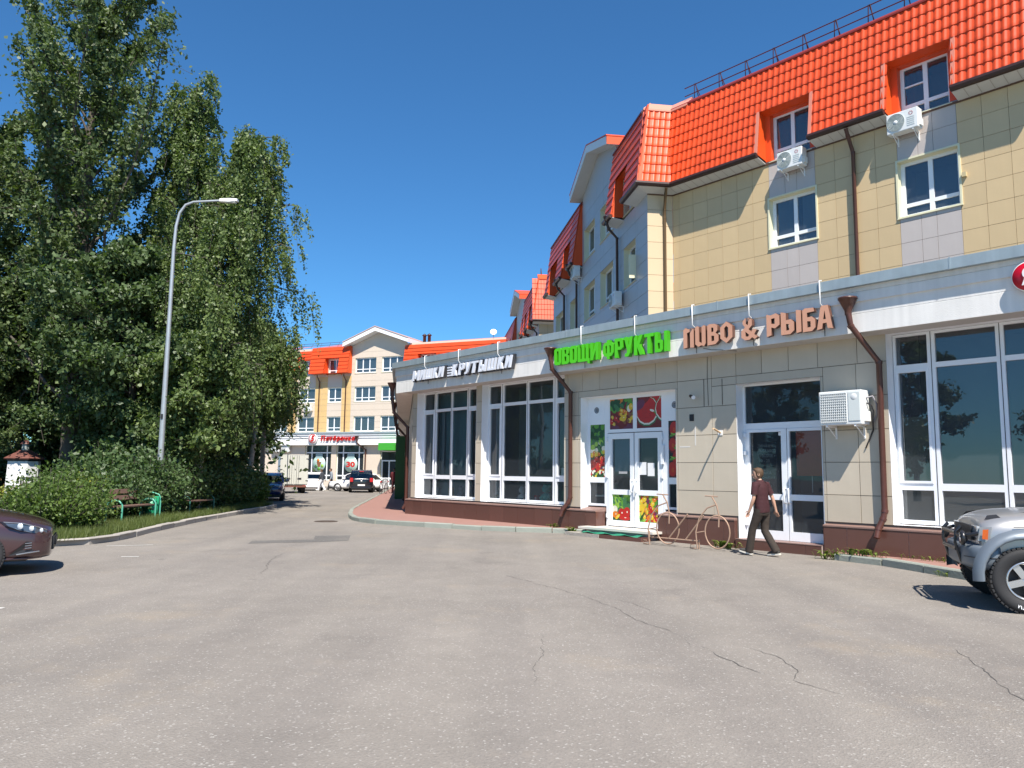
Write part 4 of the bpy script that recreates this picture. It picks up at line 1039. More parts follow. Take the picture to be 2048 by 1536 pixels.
# solid mansard under the tiles, with the dormer cheeks
mb = MB()
def mq(x0, x1, z0, z1):
    f = lambda z: .5 - IN * (z - ZE) / HM - .012
    mb.quad((x0, f(z0), z0), (x0, f(z1), z1), (x1, f(z1), z1), (x1, f(z0), z0))
cuts = sorted(OPEN_T); xprev = -9
for (a, b, c, e) in cuts:
    mq(xprev, a, ZE, ZE + HM); mq(a, b, e, ZE + HM); xprev = b
    f = lambda z: .5 - IN * (z - ZE) / HM
    for x in (a, b): mb.add([(x, -.2, c + .05), (x, f(ZE), ZE - .02), (x, f(e), e), (x, -.2, e - .1)], [(0, 1, 2, 3)]); 
    mb.add([(a, f(e), e), (b, f(e), e), (b, -.22, e - .12), (a, -.22, e - .12)], [(0, 1, 2, 3)])
mq(xprev, 8.9, ZE, ZE + HM)
mb.build('mansard_sheet', M_orangeflat, wing, fix=False)
for (a, b, c, e) in OPEN_T:                                   # flat trim strips up the dormer edges
    f = lambda z: .5 - IN * (z - ZE) / HM
    for x0_, x1_ in ((a - .10, a), (b, b + .10)):
        MB().add([(x0_, f(ZE) + .035, ZE), (x1_, f(ZE) + .035, ZE), (x1_, f(e) + .035, e), (x0_, f(e) + .035, e), (x0_, f(ZE) - .03, ZE), (x1_, f(ZE) - .03, ZE), (x1_, f(e) - .03, e), (x0_, f(e) - .03, e)],
                 [(0, 1, 2, 3), (7, 6, 5, 4), (0, 4, 5, 1), (1, 5, 6, 2), (2, 6, 7, 3), (3, 7, 4, 0)]).build('dormer_trim', mat('faded_pink_sheet', (.62, .22, .15), .4), wing)
    MB().box((a, -.25, 11.40), (b, .0, 11.50)).build('dormer_floor', M_zinc, wing)
    for xa, xb in ((a, a + .205), (b - .185, b)): MB().box((xa, -.19, 11.5), (xb, .01, 13.06)).build('dormer_jamb', M_orangeflat, wing)
    MB().box((a + .2, -.19, 13.0), (b - .18, .012, 13.09)).build('dormer_head', M_orangeflat, wing)
# gutters and soffits between the dormers (path in plan), mansard cap and flat roof
endB = cA + TB * LB
segs = [(-9, -4.28)] + [(-2.58, -.34), (1.36, 3.60)]
GUT = [(.44, ZE - .10), (.44, ZE + .0), (.50, ZE + .02), (.61, ZE + .02), (.62, ZE - .05), (.58, ZE - .11), (.50, ZE - .13)]
SOF = [(-.02, ZE - .22), (.46, ZE - .115), (.46, ZE - .10), (-.02, ZE - .20)]
for a, b in segs:
    sweep(wing, 'gutter', GUT, [(a, 0), (b, 0)], M_gutter); sweep(wing, 'soffit', SOF, [(a, 0), (b, 0)], M_vinyl)
eC = endB + TWL * .60; pathB = [(5.30, 0), (cA.x, cA.y), (endB.x, endB.y), (eC.x, eC.y)]
sweep(wing, 'gutter', GUT, pathB, M_gutter); sweep(wing, 'soffit', SOF, pathB, M_vinyl)
sweep(wing, 'eaves_board', [(0, ZE - .25), (.03, ZE - .25), (.03, ZE - .19), (0, ZE - .19)], [(-9, 0), (cA.x, cA.y), (endB.x, endB.y)], mat('brown_board2', (.12, .06, .035), .6))
for a, b in segs + [(5.30, 8.9)]:                             # joints of the soffit strips
    mb = MB()
    for x in np.arange(a + .15, b, .30): mb.quad((x, .02, ZE - .2235), (x + .02, .02, ZE - .2235), (x + .02, .44, ZE - .1235), (x, .44, ZE - .1235))
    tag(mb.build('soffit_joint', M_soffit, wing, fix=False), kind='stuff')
sweep(wing, 'ridge_cap', [(.5 - IN - .05, ZE + HM - .05), (.5 - IN + .05, ZE + HM - .03), (.5 - IN + .05, ZE + HM + .02), (.0, ZE + HM + .16), (-.1, ZE + HM + .14)], [(-9, 0), (8.95, 0)], mat('dark_red_cap', (.22, .02, .012), .5))
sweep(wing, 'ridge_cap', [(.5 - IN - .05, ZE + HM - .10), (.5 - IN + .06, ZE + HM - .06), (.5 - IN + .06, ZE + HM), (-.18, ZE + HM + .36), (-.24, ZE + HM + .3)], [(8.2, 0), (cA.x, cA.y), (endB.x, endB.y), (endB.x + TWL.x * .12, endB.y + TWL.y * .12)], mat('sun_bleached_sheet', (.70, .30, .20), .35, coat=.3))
MB().add([(-9, .0, ZE + HM + .12), (9, .0, ZE + HM + .12), (endB.x, endB.y, ZE + HM + .12), (9.5, -12, ZE + HM + .6), (-9, -12, ZE + HM + .6)], [(0, 1, 2, 3, 4)]).build('roof', M_orangeflat, wing, fix=False)
# hip strip at the free corner of the return facet
endB = cA + TB * LB
NC_ = TB                                                     # the next wall looks along TB
hb = endB + NB * .5 + NC_ * .5 + Vector((0, 0, ZE)); ht = endB + NB * (.5 - IN) + NC_ * (.5 - IN) + Vector((0, 0, ZE + HM))
mb = MB()
for n1 in (NB, NC_):
    other = NC_ if n1 is NB else NB
    mb.add([hb + n1 * .035, ht + n1 * .035, ht + n1 * .035 - other * .13, hb + n1 * .035 - other * .13, hb - n1 * .02, ht - n1 * .02, ht - n1 * .02 - other * .13, hb - n1 * .02 - other * .13],
           [(0, 1, 2, 3), (7, 6, 5, 4), (0, 4, 5, 1), (2, 6, 7, 3), (1, 5, 6, 2), (0, 3, 7, 4)])
mb.build('hip_strip', M_orangeflat, wing)
mb = MB(); e2 = oB + TB * (LB + .5); e1_ = oB + TB * (loB - .05)
mb.quad(e1_ + Vector((0, 0, ZE)), e2 + Vector((0, 0, ZE)), e2 - NB * IN - TB * IN + Vector((0, 0, ZE + HM)), e1_ - NB * IN + Vector((0, 0, ZE + HM)))
mb.build('mansard_sheet', M_orangeflat, wing, fix=False)
# downpipes
drainpipe(wing, [(2.44, .53, ZE - .16), (2.44, .42, ZE - .35), (2.46, .10, ZE - .75), (2.47, .09, 6.0)], .055, funnel=False)
q = cA + TB * .42
def qb(d, z, k=.42): p = cA + TB * k + NB * d; return (p.x, p.y, z)
drainpipe(wing, [qb(.53, ZE - .16), qb(.42, ZE - .32, .40), qb(.11, ZE - .8, .34), qb(.09, ZE - 1.1, .33), qb(.09, 6.0, .33)], .05, funnel=False, m=mat('olive_brown_pipe', (.11, .065, .025), .4))
# snow rail along the ridge
rail = MB(); fx = [8.0 - 1.02 * k for k in range(15)]
for x in fx:
    for s_ in (-.10, .10): rail.tube([(x + s_, -.15, ZE + HM + .05), (x + s_ * .25, -.05, ZE + HM + .72)], .016, 5)
    rail.tube([(x, -.5, ZE + HM + .15), (x, -.05, ZE + HM + .72)], .014, 5)
for z in (.70, .40): rail.tube([(-8, -.06, ZE + HM + z), (8.45, -.06, ZE + HM + z)], .018, 5)
rail.build('snow_rail', mat('dark_red_steel', (.07, .015, .018), .5), wing)
# small box by the second window
MB().box((-.44, 0, 9.35), (-.34, .09, 9.47)).build('junction_box', mat('yellowed_plastic', (.55, .45, .25), .5), wing)
# ================================================================== THE LONG SIDE WING (grey panels, in shade), with gables
def side_wing(name, label, o, direction, length, parts_, win_cols, gables, with_facet=None, pipes=(), tile_front=0.0, T_end=None):
    """local frame: x runs away from the camera along the wall. parts_: mansard stretches (x0, x1, [dormer openings]); gables: (x0, x1)"""
    rz = math.atan2(direction[1], direction[0])
    w = thing(name, label, 'building', (o[0], o[1], 0), rz)
    wins = [(a, b, z0, z0 + 1.55) for a, b in win_cols for z0 in (5.85, 8.72)]
    tops = [(a, b, 11.60, 13.10) for a, b in win_cols]
    ZT_ = ZE
    backing(w, 0, length, 4.6, 14.5, wins + tops, -.016, M_backing, depth=.30, reveal=M_creamtrim)
    rows = [5.0 + .588 * k for k in range(12)]
    cols = [0.0]
    while cols[-1] < length - .01: cols.append(min(length, cols[-1] + 1.2))
    ed = sorted(set([round(v, 3) for a, b in win_cols for v in (a, b)] + [round(v, 3) for v in cols]))
    ed = [v for i, v in enumerate(ed) if i == 0 or v - ed[i - 1] > .12 or any(abs(v - q) < 1e-3 for ab in win_cols for q in ab)]
    rs = rects_minus(grid_rects(ed, rows), wins + tops)
    for g in gables:
        rs += rects_minus(grid_rects(sorted(set([g[0], g[1]] + [v for v in ed if g[0] < v < g[1]])), [11.46, 12.05, 12.64, 13.23, 13.82, 14.4]), tops)
    panels_joined(w, 'wall_panel', rs, -.014, M_greywing, gap=.006)
    for i, (a, b, c, e) in enumerate(wins + tops):
        m_ = (a + b) / 2; d = -.24
        window(w, a, b, c, e, d, [(a + .09, m_ - .05, c + .42, e - .08), (m_ + .05, b - .09, c + .42, e - .08), (a + .09, m_ - .05, c + .08, c + .34), (m_ + .05, b - .09, c + .08, c + .34)], sill=.28)
        room(w, a, b, c, e, d - .08, .6, M_room)
    # mansard stretches: pilasters of tiled sheet between dormer openings
    f = lambda z: .5 - IN * (z - ZE) / HM
    for (x0, x1, openings) in parts_:
        holes = [(a, b, ZE - .1, e) for a, b, e in openings]
        mb = MB(); nrow = 8; hh = HM / nrow
        for r in range(nrow):                                       # stepped courses with a proud lower edge
            z0, z1 = ZE + r * hh, ZE + (r + 1) * hh
            for (a, b, c, e) in rects_minus([(x0, x1, z0, z1)], holes):
                mb.add([(a, f(c) + .035, c), (b, f(c) + .035, c), (b, f(e) + .004, e), (a, f(e) + .004, e), (a, f(c) - .05, c), (b, f(c) - .05, c), (b, f(e) - .05, e), (a, f(e) - .05, e)],
                       [(3, 2, 1, 0), (0, 1, 5, 4), (0, 4, 7, 3), (1, 2, 6, 5)])
        tag(mb.build('roof_tile_field', M_orange, w, fix=False), kind='stuff')
        for a, b, e in openings:
            for x in (a, b): MB().add([(x, -.25, ZE - .1), (x, f(ZE), ZE - .1), (x, f(e), e), (x, -.25, e)], [(0, 1, 2, 3)]).build('dormer_cheek', M_orangeflat, w, fix=False)
            MB().add([(a, f(e), e), (b, f(e), e), (b, -.25, e), (a, -.25, e)], [(0, 1, 2, 3)]).build('dormer_head', M_orangeflat, w, fix=False)
        for x in [v for v in (x0, x1) if v > 0]: MB().add([(x, -.3, ZE - .12), (x, f(ZE), ZE - .12), (x, f(ZE + HM), ZE + HM), (x, -.3, ZE + HM)], [(0, 1, 2, 3)]).build('dormer_cheek', M_orangeflat, w, fix=False)
        xx = x0 if x0 > 0 else .6
        for a, b, e in sorted(openings) + [(x1, x1, 0)]:
            if a - xx > .1:
                sweep(w, 'gutter', GUT, [(xx, 0), (a, 0)], M_gutter); sweep(w, 'soffit', SOF, [(xx, 0), (a, 0)], M_vinyl)
            xx = b
        sweep(w, 'ridge_cap', [(.5 - IN - .05, ZE + HM - .05), (.5 - IN + .06, ZE + HM - .04), (.5 - IN + .06, ZE + HM + .02), (.0, ZE + HM + .18), (-.1, ZE + HM + .14)], [(max(x0, .1), 0), (x1, 0)], MATS['dark_red_cap'])
    for (x0, x1, openings) in parts_: MB().box((max(0, x0), -11, ZE + HM + .02), (x1, -.06, ZE + HM + .10)).build('roof', M_orangeflat, w)
    # gables
    for (a, b) in gables:
        c = (a + b) / 2; ap, sd_ = 15.85, 14.92; ov, pj = .45, .52; sl = (ap - sd_) / (c - a)
        mb = MB(); mb.add([(a, -.014, 14.3), (b, -.014, 14.3), (b, -.014, sd_), (c, -.014, ap), (a, -.014, sd_), (a, -4, 14.3), (b, -4, 14.3), (b, -4, sd_), (c, -4, ap), (a, -4, sd_)], [(4, 3, 2, 1, 0), (0, 5, 9, 4), (1, 2, 7, 6)])
        mb.build('gable_wall', M_greywing, w)
        e0, e1 = sd_ - ov * sl, 0
        th = .34
        for sgn, xa in ((-1, a - ov), (1, b + ov)):
            P0, P1 = Vector((xa, 0, e0)), Vector((c, 0, ap))
            MB().add([P0 + Vector((0, pj, 0)), P1 + Vector((0, pj, 0)), P1 + Vector((0, pj, th)), P0 + Vector((0, pj, th)), P0 + Vector((0, -5, 0)), P1 + Vector((0, -5, 0)), P1 + Vector((0, -5, th)), P0 + Vector((0, -5, th))],
                     [(0, 1, 2, 3), (7, 6, 5, 4), (0, 4, 5, 1), (3, 2, 6, 7), (0, 3, 7, 4)]).build('gable_soffit', M_vinyl, w)
            up = Vector((0, 0, th + .012))
            MB().add([P0 + Vector((sgn * .03, pj + .03, .0)) + up, P1 + Vector((0, pj + .03, 0)) + up, P1 + Vector((0, -5, 0)) + up, P0 + Vector((sgn * .03, -5, 0)) + up] + [P0 + Vector((sgn * .03, pj + .03, .05)) + up, P1 + Vector((0, pj + .03, .05)) + up, P1 + Vector((0, -5, .05)) + up, P0 + Vector((sgn * .03, -5, .05)) + up],
                     [(0, 1, 2, 3), (7, 6, 5, 4), (0, 4, 5, 1), (0, 3, 7, 4), (1, 5, 6, 2)]).build('gable_roof', M_orangeflat, w)
            MB().add([P0 + Vector((sgn * .012, pj, .01)), P0 + Vector((sgn * .012, pj, th + .01)), P0 + Vector((sgn * .012, -5, th + .01)), P0 + Vector((sgn * .012, -5, .01))], [(0, 1, 2, 3)]).build('eaves_sheet', M_orangeflat, w, fix=False)
            MB().add([P0 + Vector((0, pj + .004, -.0)), P1 + Vector((0, pj + .004, 0)), P1 + Vector((0, pj + .004, th)), P0 + Vector((0, pj + .004, th)), P0 + Vector((0, pj + .02, -.0)), P1 + Vector((0, pj + .02, 0)), P1 + Vector((0, pj + .02, th)), P0 + Vector((0, pj + .02, th))],
                     [(0, 1, 2, 3), (7, 6, 5, 4), (0, 4, 5, 1), (3, 2, 6, 7)]).build('bargeboard', M_white, w)
    for x in pipes:
        drainpipe(w, [(x, .53, ZE - .18), (x, .45, ZE - .4), (x + .05, .1, ZE - .75), (x + .05, .09, 5.4)], .055, funnel=True, m=M_gutter, top_r=.14)
    return w

C0 = (4.70, 26.24)
wing2 = side_wing('apartment_block', 'grey shaded side wing with white gable running back from the sunlit corner', C0, (-.13868, .99034), 17.1,
    [(-.45, 3.98, [(1.40, 2.95, 13.1)]), (9.97, 17.35, [(11.10, 12.68, 13.1), (14.30, 16.40, 13.1)])],
    [(1.41, 2.95), (4.50, 6.56), (7.53, 9.60), (11.10, 12.68), (14.30, 16.42)], [(3.98, 9.97)], pipes=(3.5, 10.75, 13.7))
# open sash catching the sun, flower boxes and clutter on the sills
def onwing(s, d, z): q = Vector((C0[0], C0[1], 0)) + WC * s + Vector((-WC.y, WC.x, 0)) * d; return Vector((q.x, q.y, z))
sash = MB().box((1.38, .0, 8.74), (1.43, .26, 9.62)).build('open_casement', M_creamtrim, wing2)
# end facet with warm panels at the far end of the wing
E_ = onwing(17.1, 0, 0)
O2 = (1.75, 50.5); D2 = (-.1045, .9945)
wing3 = side_wing('apartment_block', 'farther orange roofed apartment wing with small white gable beyond the grey side wing', O2, D2, 26,
    [(-.45, 7.3, [(1.2, 2.5, 13.1), (3.9, 5.1, 13.1), (6.2, 6.9, 13.1)]), (13.6, 24, [(15, 16.5, 13.1), (19, 20.5, 13.1)])],
    [(1.2, 2.6), (3.9, 5.3), (8.2, 9.8), (11.4, 13), (15, 16.5), (19, 20.5)], [(7.6, 13.5)], pipes=(.3, 3.2, 5.8))
def far_facet():
    """sunlit end facet of the farther wing with its tiles"""
    T = Vector((0, 1, 0)); Nn = Vector((-1, 0, 0)); L = 3.6      # the wall turns back to the right and looks towards the camera
    oL = Vector((0, -L, 0))
    zz = [z for z in zs if z > 6.7]
    Rm = Matrix((T, Nn, Vector((0, 0, 1)))).transposed().to_4x4()
    MB().add([Vector((.016, 0, 5)), Vector((.016, -L, 5)), Vector((.016, -L, 14)), Vector((.016, 0, 14))], [(0, 1, 2, 3)]).build('wall', M_backing, wing3, fix=False)
    for k in range(6):
        for a, b in zip(zz, zz[1:]):
            me = panel_mesh('wall_panel', .6 - .01, b - a - .01, .014, M_cream)
            M4 = Rm.copy(); M4.translation = oL + T * (k * .6 + .005) + Nn * -.014 + Vector((0, 0, a + .005)); link_mesh('wall_panel', me, wing3, matrix=M4)
    ex = T; ey = (-Nn * IN / HM + Vector((0, 0, 1)))
    o_ = oL + Nn * .5 + Vector((0, 0, ZE))
    # joined stepped field with vertical joints
    mb = MB()
    for r in range(8):
        for k in range(21):
            x0 = k * TW; y0 = r * TC
            p = lambda x, y, n_: o_ + T * (x - .1) + ey * y + Nn * n_
            mb.add([p(x0 + .01, y0, .03), p(x0 + TW - .01, y0, .03), p(x0 + TW - .01, y0 + TC - .01, .005), p(x0 + .01, y0 + TC - .01, .005), p(x0, y0, -.02), p(x0 + TW, y0, -.02), p(x0 + TW, y0 + TC, -.02), p(x0, y0 + TC, -.02)],
                   [(0, 1, 2, 3), (0, 4, 5, 1), (1, 5, 6, 2), (2, 6, 7, 3), (3, 7, 4, 0)])
    tag(mb.build('roof_tile_field', M_orange, wing3), kind='stuff')
    sweep(wing3, 'gutter', GUT, [(0, -3.6), (0, .5)], M_gutter)
    sweep(wing3, 'soffit', SOF, [(0, -3.6), (0, .45)], M_vinyl)
    sweep(wing3, 'ridge_cap', [(.5 - IN - .05, ZE + HM - .10), (.5 - IN + .06, ZE + HM - .06), (.5 - IN + .06, ZE + HM), (-.18, ZE + HM + .36), (-.24, ZE + HM + .3)], [(0, -3.6), (0, .1)], M_orangeflat)
    mb = MB()
    for y in (-.2, -1.2): mb.tube([(.1, y, ZE + HM), (.3, y + .05, ZE + HM + .8)], .03, 5); mb.tube([(.5, y, ZE + HM), (.3, y + .05, ZE + HM + .8)], .03, 5)
    mb.build('snow_rail', MATS['dark_red_steel'], wing3)
far_facet()

# ================================================================== THE FAR BUILDING ACROSS THE END OF THE ROAD
D0 = Vector((-12.3, 76, 0)); UD = Vector((-.92324, .38423, 0)); ND = Vector((-UD.y, UD.x, 0)); RD = math.atan2(UD.y, UD.x)
far = thing('apartment_block', 'cream and yellow four-storey block with gable across the end of the road', 'building', D0, RD)
M_dgrey = mat('far_cream_panel', (.62, .53, .43), .5, var=.04, scale=.8); M_dyel = mat('far_yellow_panel', (.64, .44, .19), .5, var=.04, scale=.8)
wD = []
for z0, z1 in ((5.52, 7.06), (8.52, 10.06), (11.42, 12.98)):
    wD += [(1.46, 3.95, z0, z1), (-1.75, .80, z0, z1), (5.54, 7.18, z0, z1), (8.77, 10.86, z0, z1), (12.2, 14.0, z0, z1), (15.2, 17.0, z0, z1), (-5.6, -3.6, z0, z1), (-9.2, -7.2, z0, z1), (-12.6, -10.6, z0, z1)]
holes = wD + [(6.48, 9.70, .6, 4.2), (2.61, 5.86, .6, 4.2), (-1.2, .66, .1, 3.55)]
backing(far, -20, 24, 0, 14.2, holes, -.016, M_dgrey, depth=.22, reveal=M_creamtrim)
rs = []
for a, b in ((-20, -2.0), (-2.0, 4.35), (5.47, 7.23), (8.74, 11.07), (12.1, 14.1)):
    n = max(1, round((b - a) / 1.2)); rs += grid_rects([a + (b - a) * k / n for k in range(n + 1)], [5.3 + .59 * k for k in range(11)])
panels_joined(far, 'wall_panel', rects_minus(rs + grid_rects([-2.0, -.9, .25, 1.4, 2.5, 3.4, 4.35], [11.79, 12.38, 12.97, 13.56, 14.15]), wD), -.014, M_dgrey, gap=.010)
rs = []
for a, b in ((4.35, 5.47), (7.23, 8.74), (11.07, 12.1), (14.1, 15.1), (17.1, 18.2)): rs += grid_rects([a, (a + b) / 2, b], [5.3 + .59 * k for k in range(11)])
panels_joined(far, 'wall_panel', rects_minus(rs, wD), -.014, M_dyel, gap=.010)
rr = random.Random(3)
for i, (a, b, c, e) in enumerate(wD):
    n = 3 if b - a > 2.2 else 2; pw = (b - a - .10) / n; panes = []
    for k in range(n):
        x0, x1 = a + .05 + k * pw + .05, a + .05 + (k + 1) * pw - .05
        if i in (0, 4): panes.append((x0, x1, c + .10, e - .10))
        else: panes += [(x0, x1, c + .44, e - .10), (x0, x1, c + .10, c + .36)]
    window(far, a, b, c, e, -.14, panes, sill=.16)
    room(far, a, b, c, e, -.23, .7, M_room if i % 3 else M_roomgrey)
    if rr.random() < .6: curtain(far, a + .1 + rr.random() * .5, b - .1, c + .1, e - .1, -.30, rr.choice([MATS['grey_blind'], M_curtain, mat('brown_curtain', (.16, .10, .04), .9), MATS['grey_blind']]), n=10)
for k in (0, 2): curtain(far, 1.62 + k * .78, 2.28 + k * .78, 11.5, 12.9, -.24, mat('mint_curtain', (.36, .52, .42), .9), n=6)
# gable
c, ap, sd_ = 1.2, 15.45, 14.25
mb = MB(); mb.add([(-2.0, .0, 14.0), (4.35, .0, 14.0), (4.35, .0, sd_), (c, .0, ap), (-2.0, .0, sd_), (-2.0, -6, 14.0), (4.35, -6, 14.0), (4.35, -6, sd_), (c, -6, ap), (-2.0, -6, sd_)], [(0, 1, 2, 3, 4), (0, 4, 9, 5), (1, 6, 7, 2)]); mb.build('gable_wall', M_dgrey, far)
for xa, z_ in ((-2.6, 14.08), (5.0, 14.02)):
    P0, P1 = Vector((xa, 0, z_ + .08)), Vector((c, 0, ap + .06)); th = .42
    MB().add([P0 + Vector((0, .85, 0)), P1 + Vector((0, .85, 0)), P1 + Vector((0, .85, th)), P0 + Vector((0, .85, th)), P0 + Vector((0, -6, 0)), P1 + Vector((0, -6, 0)), P1 + Vector((0, -6, th)), P0 + Vector((0, -6, th))],
             [(0, 1, 2, 3), (7, 6, 5, 4), (0, 4, 5, 1), (0, 3, 7, 4)]).build('bargeboard', M_white, far)
    up = Vector((0, 0, th + .01)); MB().add([P0 + up + Vector((0, .9, 0)), P1 + up + Vector((0, .9, 0)), P1 + up + Vector((0, -6, 0)), P0 + up + Vector((0, -6, 0))] + [P0 + up + Vector((0, .9, .07)), P1 + up + Vector((0, .9, .07)), P1 + up + Vector((0, -6, .07)), P0 + up + Vector((0, -6, .07))], [(4, 5, 6, 7), (0, 1, 5, 4), (0, 4, 7, 3)]).build('gable_roof', mat('pale_gable_sheet', (.62, .40, .33), .5), far)
# mansard pieces with dormers
def mansard_piece(x0, x1, openings, ze, hm, out, lean):
    f = lambda z: out - lean * (z - ze) / hm
    mb = MB(); nr = 7; hh = hm / nr
    for r in range(nr):
        z0, z1 = ze + r * hh, ze + (r + 1) * hh
        for (a, b, cc, e) in rects_minus([(x0, x1, z0, z1)], openings):
            mb.add([(a, f(cc) + .05, cc), (b, f(cc) + .05, cc), (b, f(e), e), (a, f(e), e), (a, f(cc) - .06, cc), (b, f(cc) - .06, cc)], [(0, 1, 2, 3), (0, 4, 5, 1)])
    tag(mb.build('roof_tile_field', M_orange, far), kind='stuff')
    def one(nm, P): MB().add(P, [(0, 1, 2, 3)]).build(nm, M_orangeflat, far, fix=False)
    for a, b, cc, e in openings:
        for x in (a, b): one('dormer_cheek', [(x, -.1, cc), (x, f(ze), max(cc, ze)), (x, f(e), e), (x, -.1, e)])
        one('dormer_head', [(a, f(e), e), (b, f(e), e), (b, -.1, e), (a, -.1, e)])
    for x in (x0, x1): one('dormer_cheek', [(x, -.2, ze), (x, f(ze), ze), (x, f(ze + hm), ze + hm), (x, -.2, ze + hm)])
    one('eaves_sheet', [(x0, -.2, ze), (x0, f(ze), ze), (x1, f(ze), ze), (x1, -.2, ze)])
    MB().add([(x0, f(ze + hm), ze + hm), (x1, f(ze + hm), ze + hm), (x1, -4.5, ze + hm + 1.15), (x0, -4.5, ze + hm + 1.15)], [(0, 1, 2, 3)]).build('roof', mat('pale_orange_sheet', (.66, .15, .07), .38, coat=.3), far, fix=False)
mansard_piece(4.36, 9.05, [(5.54, 7.25, 11.3, 13.05)], 11.45, 2.75, .85, .55)
mansard_piece(9.06, 12.1, [(8.9, 10.85, 11.3, 12.98)], 11.9, 2.05, .35, .25)
mansard_piece(12.1, 20, [(12.9, 14.2, 11.3, 12.98), (16, 17.4, 11.3, 12.98)], 11.45, 2.7, .8, .5)
mansard_piece(-20, -2.02, [(-5.6, -3.6, 11.3, 12.98), (-9.2, -7.2, 11.3, 12.98)], 11.45, 2.5, .8, .5)
for x in (-3.3, -2.75): MB().lathe((x, -2.2, 14.2), [(.16, 0), (.16, 1.05), (.24, 1.05), (.24, 1.12), (.001, 1.3)], 10).build('roof_vent', M_gutter, far)
rail = MB()
for k in range(9):
    x = 4.9 + k * 1.1; rail.tube([(x, .25, 14.25), (x, -.1, 14.75)], .02, 4)
for z in (14.5, 14.72): rail.tube([(4.5, .05, z), (14, .05, z)], .02, 4)
rail.build('snow_rail', MATS['dark_red_steel'], far)
for x in (4.95, 8.2, 11.45): drainpipe(far, [(x - .1, .7, 11.3), (x - .1, .6, 11.1), (x, .1, 10.7), (x, .1, 5.3)], .06, funnel=False)
# shop storey: cornice, columns, glazing
sweep(far, 'fascia', [(-.1, 4.15), (.55, 4.15), (.55, 4.86), (.62, 4.86), (.62, 5.1), (.70, 5.1), (.70, 5.30), (-.1, 5.30)], [(-20, 0), (24, 0)], M_white)
sweep(far, 'roof_flashing', [(-.1, 5.301), (.78, 5.29), (.78, 5.42), (-.1, 5.5)], [(-20, 0), (24, 0)], M_zinc)
def far_glaze(x0, x1, m):
    panes = []; xx = [x0] + m + [x1]
    for a, b in zip(xx, xx[1:]):
        panes += [(a + .06, b - .06, 3.45, 4.12), (a + .06, b - .06, 1.15, 3.33), (a + .06, b - .06, .68, 1.03)]
    window(far, x0, x1, .6, 4.2, -.18, panes, m_glass=G_shop, name='shop_window'); room(far, x0, x1, .5, 4.2, -.27, 2.0, M_room)
far_glaze(6.48, 9.70, [7.10, 8.98]); far_glaze(2.61, 5.86, [3.24, 5.13])
panes = [(-1.13, .59, 2.68, 3.48), (-1.02, -.33, .95, 2.55), (-.20, .48, .95, 2.55), (-1.02, -.33, .25, .80), (-.20, .48, .25, .80)]
window(far, -1.2, .66, .1, 3.55, -.18, panes, m_glass=G_shop, name='entrance'); room(far, -1.2, .66, .1, 3.55, -.27, 1.5, M_room)
drainpipe(far, [(3.0, .75, 4.75), (2.95, .7, 4.3), (2.35, .08, 3.7), (2.35, .08, .3)], .08, top_r=.2)
MB().box((-1.8, .05, 3.60), (.05, 1.4, 4.30)).build('awning', mat('green_awning', (.05, .34, .03), .5), far)
MB().box((1.0, .0, .1), (1.5, .75, 1.25)).build('porch_wall', M_dgrey, far)
def fsign(nm, lb, s, d, z, cat='sign'): return sign_root(nm, lb, s, d, z, cat, (D0, UD, ND, RD))
M_redl = mat('red_letter', (.50, .02, .012), .35)
t6 = fsign('supermarket_sign', 'red slanted letters Пятёрочка on the white cornice of the far shop', 7.35, .57, 4.58)
xq = 0
for ch, w_, lo_, hi_ in (('П', .56, 0, .54), ('я', .42, 0, .38), ('т', .40, 0, .38), ('ё', .40, 0, .50), ('р', .42, -.13, .38), ('о', .42, 0, .38), ('ч', .40, 0, .38), ('к', .40, 0, .38), ('а', .40, 0, .38)):
    letter(t6, ch, xq, xq + w_, lo_, hi_, .14, M_redl, MATS['red_sign'], offset=.035, shear=.2); xq += w_ + .035
t7 = fsign('round_sign', 'round white sign with red numeral 5 left of the red supermarket letters', 8.30, .6, 4.80)
MB().lathe((0, 0, 0), [(.001, .14), (.54, .14), (.56, .10), (.56, 0), (.001, 0)], 36, R=Matrix.Rotation(PI / 2, 3, 'X')).build('disc', M_white, t7)
MB().lathe((0, 0, 0), [(.40, .141), (.47, .141), (.47, .15), (.40, .15)], 36, R=Matrix.Rotation(PI / 2, 3, 'X')).build('ring', M_redl, t7)
letter(t7, '5', -.24, .26, -.32, .34, .03, M_redl, M_redl, y=.14, offset=.06, shear=.25)
for k, (s_, lb) in enumerate(((8.05, 'round pale poster with a basket picture in the left far shop window'), (4.2, 'round pale poster with red number 30 in the right far shop window'))):
    tp = fsign('window_poster', lb, s_, -.16, 2.25, 'poster')
    Rx = Matrix.Rotation(PI / 2, 3, 'X')
    MB().lathe((0, 0, 0), [(.001, .012), (.80, .012), (.80, 0)], 32, R=Rx).build('sheet', mat('mint_sheet', (.42, .58, .52), .5, var=.1, scale=2), tp)
    MB().box((-.42, -.014, .55), (.42, -.002, 1.05)).build('sheet_top', mat('mint_sheet2', (.30, .42, .42), .5), tp)
    if k: letter(tp, '30', -.52, .52, -.30, .26, .01, M_redl, M_redl, y=.014, offset=.05)
    else:
        MB().prism([(-.3, .2), (.3, .2), (.12, -.3), (-.12, -.3)], (0, -.014, 0), (1, 0, 0), (0, 0, 1), (0, -.006, 0)).build('basket_print', PC['brn'], tp)
        for x, z, c_ in ((-.35, -.25, 'mgrn'), (.4, -.2, 'lgrn'), (.0, -.5, 'grn'), (-.1, .35, 'org')): MB().lathe((x, -.014, z), [(.001, .004), (.18, .004), (.18, 0)], 12, R=Rx).build('fruit_print', PC[c_], tp)
